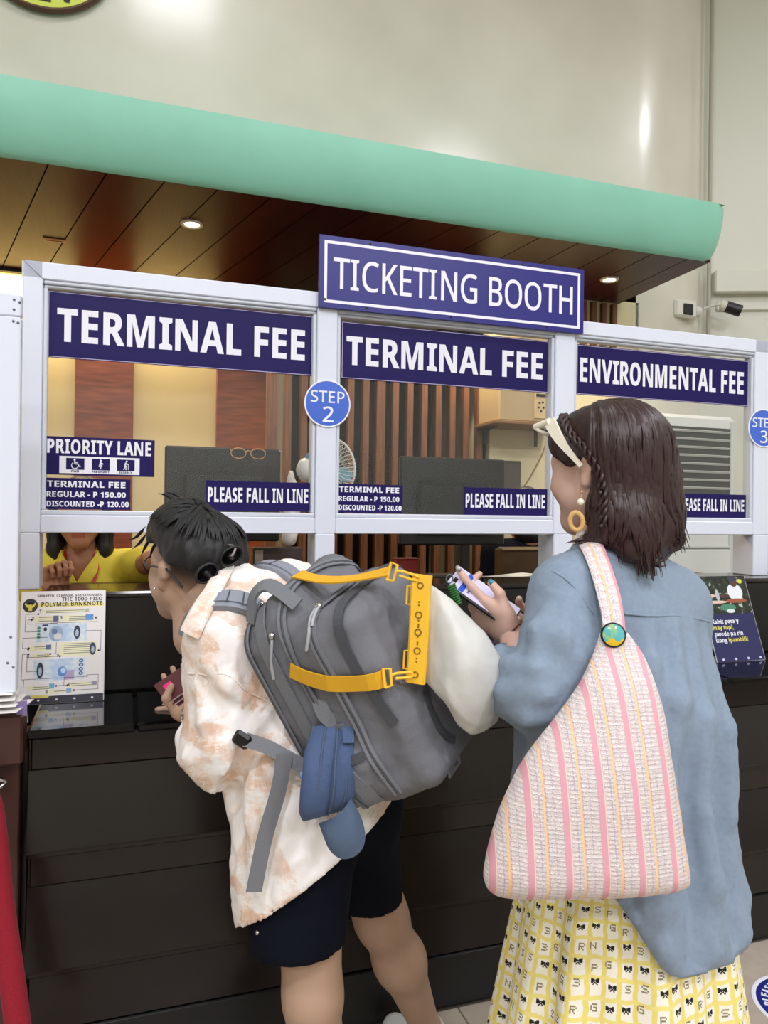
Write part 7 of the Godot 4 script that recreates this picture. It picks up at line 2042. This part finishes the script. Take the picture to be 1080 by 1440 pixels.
		s.cap(r0, m0, r[2] * 0.5, r[2], 0.02).cap(m0, r1, r[2], r[2] * 0.9, 0.02)
	# hem: high at the left side, a long rounded tail at the back
	var rt := Vector3(0.9460, 0.0124, 0.3239)
	var hem := func(q: Vector3) -> float:
		var t := (q - ax).dot(rt)
		var y := lerpf(0.805, 0.664, smoothstep(-0.10, 0.035, t))
		if t > 0.035: y = lerpf(0.664, 0.655, smoothstep(0.035, 0.2, t))
		if (q - ax).dot(ft) > 0.03: y = maxf(y, 0.72)
		return y - q.y
	s.cut_by(hem)
	# neck opening and cuff ends
	s.cap(Vector3(0.8700, 1.3484, 1.1463), Vector3(0.8677, 1.3995, 1.1350), 0.05, 0.06, 0.01, Vector3.ZERO, 1.0, true)
	s.cut_by(func(q: Vector3) -> float: return (q - lw).dot(up) + 0.026 if (q - lw).length() < 0.07 else -1.0)
	var drape := func(q: Vector3, n: Vector3) -> Vector3:
		var v := q - ax
		var an := atan2(v.dot(lt), v.dot(-ft))
		var low := smoothstep(1.2, 0.8, q.y)
		return q + n * smoothstep(0.0, 0.03, -float(hem.call(q))) * (low * 0.013 * sin(an * 11.0 + 3.0 * q.y) + 0.004 * grain.get_noise_3d(q.x * 800.0 + q.y * 300.0, q.y * 380.0, q.z * 800.0) + 0.003 * crease(q.x * 800.0 + q.y * 350.0, q.y * 200.0, q.z * 800.0))
	var sh := obj("shirt", s.mesh(drape), M.denim, p)
	# seams: yoke, shoulder seam, cuff band, collar
	var sy := s.lay([Vector3(0.8223, 1.2523, 1.2673), Vector3(0.8774, 1.2466, 1.2650), Vector3(0.9596, 1.2368, 1.2403), Vector3(1.0601, 1.2199, 1.2007)], 30, 0.001)
	obj("yoke_seam", MB.new().tube(sy[0], 0.0022, 6), M.denim, sh)
	var sl := s.lay([Vector3(0.7098, 1.3245, 1.1971), Vector3(0.7262, 1.3078, 1.2239), Vector3(0.7442, 1.2783, 1.2406), Vector3(0.7568, 1.2485, 1.2501)], 24, 0.001)
	obj("shoulder_seam", MB.new().tube(sl[0], 0.0022, 6), M.denim, sh)
	var cf := []
	for i in 21:
		var a := TAU * i / 20
		cf.append(Vector3(0.6971, 1.1699, 1.0816) + Vector3(0.9442, 0.0623, 0.3233) * cos(a) * 0.034 + Vector3(-0.3125, 0.3002, 0.9012) * sin(a) * 0.032)
	obj("cuff", MB.new().sweep(cf, [Vector2(-0.006, -0.003), Vector2(-0.006, 0.003), Vector2(0.006, 0.003), Vector2(0.006, -0.003)], [up], [1.0], false, false), M.denim, sh)
	var co := []
	var con := []
	for i in 21:
		var a := TAU * i / 20
		var d := lt * cos(a) * 0.06 + ft * sin(a) * 0.058
		co.append(nk + up * 0.022 + d); con.append((d.normalized() + up * 0.4).normalized())
	obj("collar", MB.new().sweep(co, [Vector2(-0.018, -0.003), Vector2(-0.018, 0.004), Vector2(0.018, 0.003), Vector2(0.018, -0.003)], con, [1.0], false, false), M.denim, sh)
	woman_things(c, hb, lw, fd, nn, th, s)

func woman_things(c: Vector3, hb: Basis, lw: Vector3, fd: Vector3, nn: Vector3, th: Vector3, shirt: Field) -> void:
	var up := Vector3.UP
	# white sunglasses pushed up on the hair
	var g := thing("sunglasses", "white framed sunglasses pushed up on the long haired traveller's head", "sunglasses", Vector3(0.7875, 1.5864, 1.1289))
	for e in [-1.0, 1.0]:
		var o := Vector3(0.0, 0.0, 0.0)
		var hinge: Vector3 = c + hb * Vector3(0.074 * e, 0.098, 0.068)
		var ear: Vector3 = c + hb * Vector3(0.094 * e, 0.006, -0.008)
		var q := curve([hinge, hinge.lerp(ear, 0.5) + hb * Vector3(0.012 * e, 0, 0), ear], 16)
		var size := []
		for i in 17: size.append(Vector2(lerpf(0.0115, 0.004, smoothstep(0.1, 0.95, i / 16.0)), 0.0028))
		obj("temple", MB.new().sweep(q, [Vector2(-1, -1), Vector2(-1, 1), Vector2(1, 1), Vector2(1, -1)], [hb.x * e], size, false), M.cream, g)
		var lc: Vector3 = c + hb * Vector3(0.037 * e, 0.085, 0.096)
		var lx := hb.x; var ly := (hb * Vector3(0, 0.75, -0.66)).normalized(); ly = (hb * Vector3(0, 0.6, 0.8)).normalized()
		var ring := []
		for i in 21:
			var a := TAU * i / 20
			ring.append(lc + lx * cos(a) * 0.033 + ly * (sin(a) * 0.021 + 0.004 * cos(a) * e))
		obj("rim", MB.new().tube(ring, 0.0042, 7, lx.cross(ly)), M.cream, g)
		obj("lens", MB.new().ball(lc, Vector3(0.031, 0.02, 0.002), Basis(lx, ly, lx.cross(ly))), mat(Color(0.2, 0.19, 0.18), 0.1), g)
		obj("end_piece", MB.new().tube([lc + lx * 0.03 * e + ly * 0.012, hinge], [0.006, 0.008], 8), M.cream, g)
	obj("bridge", MB.new().tube(curve([c + hb * Vector3(-0.008, 0.09, 0.1), c + hb * Vector3(0, 0.094, 0.104), c + hb * Vector3(0.008, 0.09, 0.1)], 6), 0.004, 7), M.cream, g)
	# earring: bead and woven hoop
	var er := thing("earring", "pearl and woven golden hoop earring hanging from the left ear", "earring", Vector3(0.7759, 1.4321, 1.1829))
	obj("stud", MB.new().ball(Vector3(0.7821, 1.4619, 1.1819), Vector3.ONE * 0.0028), M.gold, er)
	obj("wire", MB.new().tube([Vector3(0.7821, 1.4619, 1.1819), Vector3(0.7799, 1.4476, 1.1832), Vector3(0.7771, 1.4308, 1.1833)], 0.0009, 5), M.gold, er)
	obj("pearl", MB.new().ball(Vector3(0.7793, 1.4438, 1.1830), Vector3(0.0068, 0.0062, 0.0068)), M.cream, er)
	var hc := Vector3(0.7713, 1.4089, 1.1823)
	var hx := Vector3(0.7973, 0.1310, 0.5891); var hy := Vector3(-0.1247, 0.9913, -0.0417)
	for k in 2:
		var q := []
		for i in 31:
			var a := TAU * i / 30
			q.append(hc + hx * cos(a) * (0.0095 + 0.0035 * k) + hy * sin(a) * (0.014 + 0.0035 * k))
		obj("hoop", MB.new().tube(q, 0.0026, 7, hx.cross(hy)), mat(Color(0.83, 0.66, 0.4), 0.5), er)
	var wv := MB.new()
	for i in 30:
		var a := TAU * i / 30
		var d := hx * cos(a) * 0.0112 + hy * sin(a) * 0.0158
		wv.ball(hc + d, Vector3(0.0015, 0.0045, 0.0032), basis_of(d.cross(hx.cross(hy)), d), 6)
	obj("weave", wv, mat(Color(0.88, 0.72, 0.47), 0.5), er)
	# phone
	var ph := thing("phone", "dark smartphone with a lit white screen in the traveller's hand", "phone", lw + fd * 0.1)
	var py := Vector3(-0.7010, 0.5520, -0.4515)
	var pn := Vector3(0.2007, 0.7036, 0.6816); pn = (pn - py * pn.dot(py)).normalized()
	var pb := Basis(py.cross(pn), py, pn)
	var pc := Vector3(0.6628, 1.2568, 1.0277)
	obj("case", MB.new().box(pc, Vector3(0.074, 0.15, 0.009), 0.003, pb), M.black, ph)
	var scr := mat(Color(0.78, 0.76, 0.86), 0.15)
	scr.emission_enabled = true; scr.emission = Color(0.88, 0.86, 1.0); scr.emission_energy_multiplier = 0.2
	obj("screen", MB.new().box(pc + pn * 0.0047, Vector3(0.068, 0.144, 0.0006), 0.0, pb), scr, ph)
	obj("screen_bar", MB.new().box(pc + pn * 0.0052 + py * 0.042, Vector3(0.066, 0.011, 0.0003), 0.0, pb), mat(Color(0.2, 0.36, 0.82), 0.2), ph)
	obj("screen_icon", MB.new().box(pc + pn * 0.0052 + py * 0.062 - pb.x * 0.012, Vector3(0.016, 0.008, 0.0003), 0.0, pb), M.black, ph)
	obj("screen_line", MB.new().box(pc + pn * 0.0052 + py * 0.028 - pb.x * 0.01, Vector3(0.03, 0.004, 0.0003), 0.0, pb), mat(Color(0.5, 0.5, 0.6), 0.3), ph)
	obj("screen_spot", MB.new().box(pc + pn * 0.0052 - py * 0.02 + pb.x * 0.015, Vector3(0.014, 0.006, 0.0003), 0.0, pb), M.black, ph)
	# cord strap with a green knot
	var st := thing("phone_strap", "dark purple cord with a green coiled knot tied to phone", "strap", Vector3(0.5968, 1.2736, 1.0421))
	var rg := []
	for i in 17: rg.append(Vector3(0.5923, 1.2939, 1.0248) + Vector3(0.9401, 0.1118, 0.3220) * cos(TAU * i / 16) * 0.0065 + Vector3(-0.0753, 0.9803, 0.1825) * sin(TAU * i / 16) * 0.0085)
	obj("ring", MB.new().tube(rg, 0.0014, 6, Vector3(-0.3239, -0.0010, 0.9461)), mat(Color(0.45, 0.55, 0.5), 0.3, 0.6), st)
	var kn := []
	for i in 73:
		var a := i * 0.75
		kn.append((Vector3(0.5938, 1.2819, 1.0284)).lerp(Vector3(0.6056, 1.2460, 1.0398), i / 72.0) + Vector3(0.8739, 0.3829, 0.2996) * cos(a) * (0.0075 - 0.00002 * i) + Vector3(-0.2282, 0.0993, 0.9685) * sin(a) * 0.0065)
	obj("knot", MB.new().tube(kn, 0.0023, 6), mat(Color(0.16, 0.42, 0.16), 0.6), st)
	var cp := curve([Vector3(0.6043, 1.2459, 1.0394), Vector3(0.6063, 1.2249, 1.0453), Vector3(0.6126, 1.2048, 1.0580), Vector3(0.6250, 1.1918, 1.0728), Vector3(0.6408, 1.1843, 1.0888), Vector3(0.6564, 1.1757, 1.1047)], 40)
	for s in 2:
		var q := []
		for i in cp.size(): q.append(cp[i] + Vector3(0.4912, 0.8545, 0.1690) * cos(i * 0.5 + PI * s) * 0.0022 + Vector3(-0.3239, -0.0010, 0.9461) * sin(i * 0.5 + PI * s) * 0.0022)
		obj("cord", MB.new().tube(q, 0.0028, 6), mat(Color(0.17, 0.12, 0.24), 0.6), st)
	# hair tie round the wrist
	var br := []
	var wc := lw + (-fd) * 0.006
	for i in 25: br.append(wc + (th * cos(TAU * i / 24) * 0.0305 + nn * sin(TAU * i / 24) * 0.0265) + fd * 0.004 * cos(TAU * i / 24))
	tag(obj("hair_tie", MB.new().tube(br, 0.0024, 7, fd), mat(Color(0.4, 0.24, 0.17), 0.5)), "thin brown band round the wrist of the phone hand", "bracelet")
	# tote bag
	var t := thing("tote_bag", "pink and cream striped cloth shoulder bag on the traveller's left shoulder", "bag", Vector3(0.6721, 0.8370, 1.3740))
	var stripes := tote_print()
	var rows := []
	for a in [[Vector3(0.7435, 1.2260, 1.2984), Vector3(0.7868, 1.2265, 1.3132), Vector3(-0.4176, 0.1199, 0.9007), 0.010], [Vector3(0.7206, 1.1879, 1.3085), Vector3(0.8006, 1.1924, 1.3359), Vector3(-0.4176, 0.1199, 0.9007), 0.018], [Vector3(0.6862, 1.1465, 1.3210), Vector3(0.8045, 1.1480, 1.3615), Vector3(-0.4176, 0.1199, 0.9007), 0.034], [Vector3(0.6390, 1.0933, 1.3206), Vector3(0.8068, 1.0988, 1.3781), Vector3(-0.4176, 0.1199, 0.9007), 0.046], [Vector3(0.5898, 1.0359, 1.3196), Vector3(0.8078, 1.0432, 1.3942), Vector3(-0.4176, 0.1199, 0.9007), 0.055], [Vector3(0.5574, 0.9783, 1.3190), Vector3(0.8100, 0.9849, 1.4055), Vector3(-0.4176, 0.1199, 0.9007), 0.06], [Vector3(0.5382, 0.9261, 1.3198), Vector3(0.8130, 0.9330, 1.4139), Vector3(-0.4176, 0.1199, 0.9007), 0.062], [Vector3(0.5267, 0.8819, 1.3221), Vector3(0.8155, 0.8922, 1.4210), Vector3(-0.4176, 0.1199, 0.9007), 0.062], [Vector3(0.5271, 0.8568, 1.3244), Vector3(0.8175, 0.8692, 1.4238), Vector3(-0.4176, 0.1199, 0.9007), 0.055], [Vector3(0.5355, 0.8439, 1.3272), Vector3(0.8104, 0.8561, 1.4214), Vector3(-0.4176, 0.1199, 0.9007), 0.04], [Vector3(0.5561, 0.8365, 1.3343), Vector3(0.7849, 0.8471, 1.4126), Vector3(-0.4176, 0.1199, 0.9007), 0.02], [Vector3(0.6054, 0.8339, 1.3511), Vector3(0.7387, 0.8422, 1.3968), Vector3(-0.4176, 0.1199, 0.9007), 0.006]]:
		rows.append(dry_ring(a))
	var tb := MB.new().loft(rows, 96, 80, func(uu, vv): return smoothstep(0.05, 0.3, vv) * smoothstep(1.0, 0.9, vv) * (0.006 * grain.get_noise_2d(uu * 350.0, vv * 60.0) + 0.004 * grain.get_noise_2d(uu * 250.0 + 90.0, vv * 220.0)))
	var o := Vector3(0.7604, 1.2235, 1.3095)
	var rt := Vector3(0.9460, 0.0124, 0.3239)
	for i in tb.v.size():
		var q := tb.v[i] - o
		tb.t[i] = Vector2((q.dot(rt) + 0.04 * q.y) / (0.051 - 0.01 * clampf(q.y + 0.1, -0.3, 0.1)) + 0.35, q.y / 0.03)
	obj("bag_body", tb, stripes, t)
	var sp := curve([Vector3(0.8643, 1.3486, 1.0704), Vector3(0.8238, 1.3667, 1.1305), Vector3(0.8007, 1.3702, 1.1807), Vector3(0.7862, 1.3384, 1.2286), Vector3(0.7779, 1.2926, 1.2680), Vector3(0.7693, 1.2483, 1.2967), Vector3(0.7616, 1.2098, 1.3120)], 40)
	for i in sp.size():
		if shirt.at(sp[i]) < 0.006: sp[i] = shirt.snap(sp[i], 0.006)
	var sn := []
	for i in sp.size(): sn.append((shirt.normal(sp[i]) * (1.0 if shirt.at(sp[i]) < 0.06 else 0.0) + Vector3(-0.4555, 0.2488, 0.8548)).normalized())
	var sm := MB.new().sweep(sp, [Vector2(-0.019, -0.003), Vector2(-0.02, 0.002), Vector2(-0.009, 0.0045), Vector2(0.009, 0.0045), Vector2(0.02, 0.002), Vector2(0.019, -0.003)], sn, [1.0, ].map(func(q): return q))
	for i in sm.v.size():
		var best := 0
		for k in sp.size():
			if sm.v[i].distance_squared_to(sp[k]) < sm.v[i].distance_squared_to(sp[best]): best = k
		var side: Vector3 = (sp[mini(best + 1, 40)] - sp[maxi(best - 1, 0)]).normalized().cross(sn[best]).normalized()
		sm.t[i] = Vector2((sm.v[i] - sp[best]).dot(side) / 0.051 + 0.45, best * 0.11)
	obj("strap", sm, stripes, t)
	# round pin
	var pin := thing("pin_badge", "round blue green and yellow pin badge on the striped bag", "badge", Vector3(0.7512, 1.2259, 1.3222))
	var bn := Vector3(-0.4153, 0.1483, 0.8975)
	var pbz := basis_of(Vector3(0.9091, 0.0122, 0.4164), Vector3(0.0361, 0.9890, -0.1434))
	var px := Transform3D(Basis(pbz.x, pbz.z, -pbz.y), Vector3(0.7518, 1.2257, 1.3214))
	obj("rim", MB.new().lathe([Vector2(0.0, 0.0), Vector2(0.019, 0.0), Vector2(0.0205, 0.002), Vector2(0.019, 0.005), Vector2(0.0175, 0.0052)], px, 30), M.black, pin)
	var art := Image.create(96, 96, false, Image.FORMAT_RGB8)
	var nz := FastNoiseLite.new(); nz.seed = 6; nz.frequency = 0.02
	for y in 96:
		for x in 96:
			var v := nz.get_noise_2d(x, y)
			var cc := Color(0.36, 0.72, 0.72).lerp(Color(0.62, 0.76, 0.52), clampf(v * 2.5 + (0.5 - x / 96.0), 0, 1))
			if y > 68 + 8 * sin(x * 0.12): cc = Color(0.9, 0.75, 0.2)
			art.set_pixel(x, y, cc)
	var am := mat(Color(1, 1, 1), 0.12); am.albedo_texture = ImageTexture.create_from_image(art)
	var face := MB.new()
	var mid := face.vert(px * Vector3(0, 0.0075, 0), bn, Vector2(0.5, 0.5))
	var prev := -1
	for i in 31:
		var a := TAU * i / 30
		var vv := face.vert(px * Vector3(cos(a) * 0.0178, 0.005, sin(a) * 0.0178), (bn + (px.basis * Vector3(cos(a), 0, sin(a))) * 0.35).normalized(), Vector2(0.5 + 0.5 * cos(a), 0.5 + 0.5 * sin(a)))
		if prev >= 0: face.tri(mid, prev, vv)
		prev = vv
	obj("print", face, am, pin)
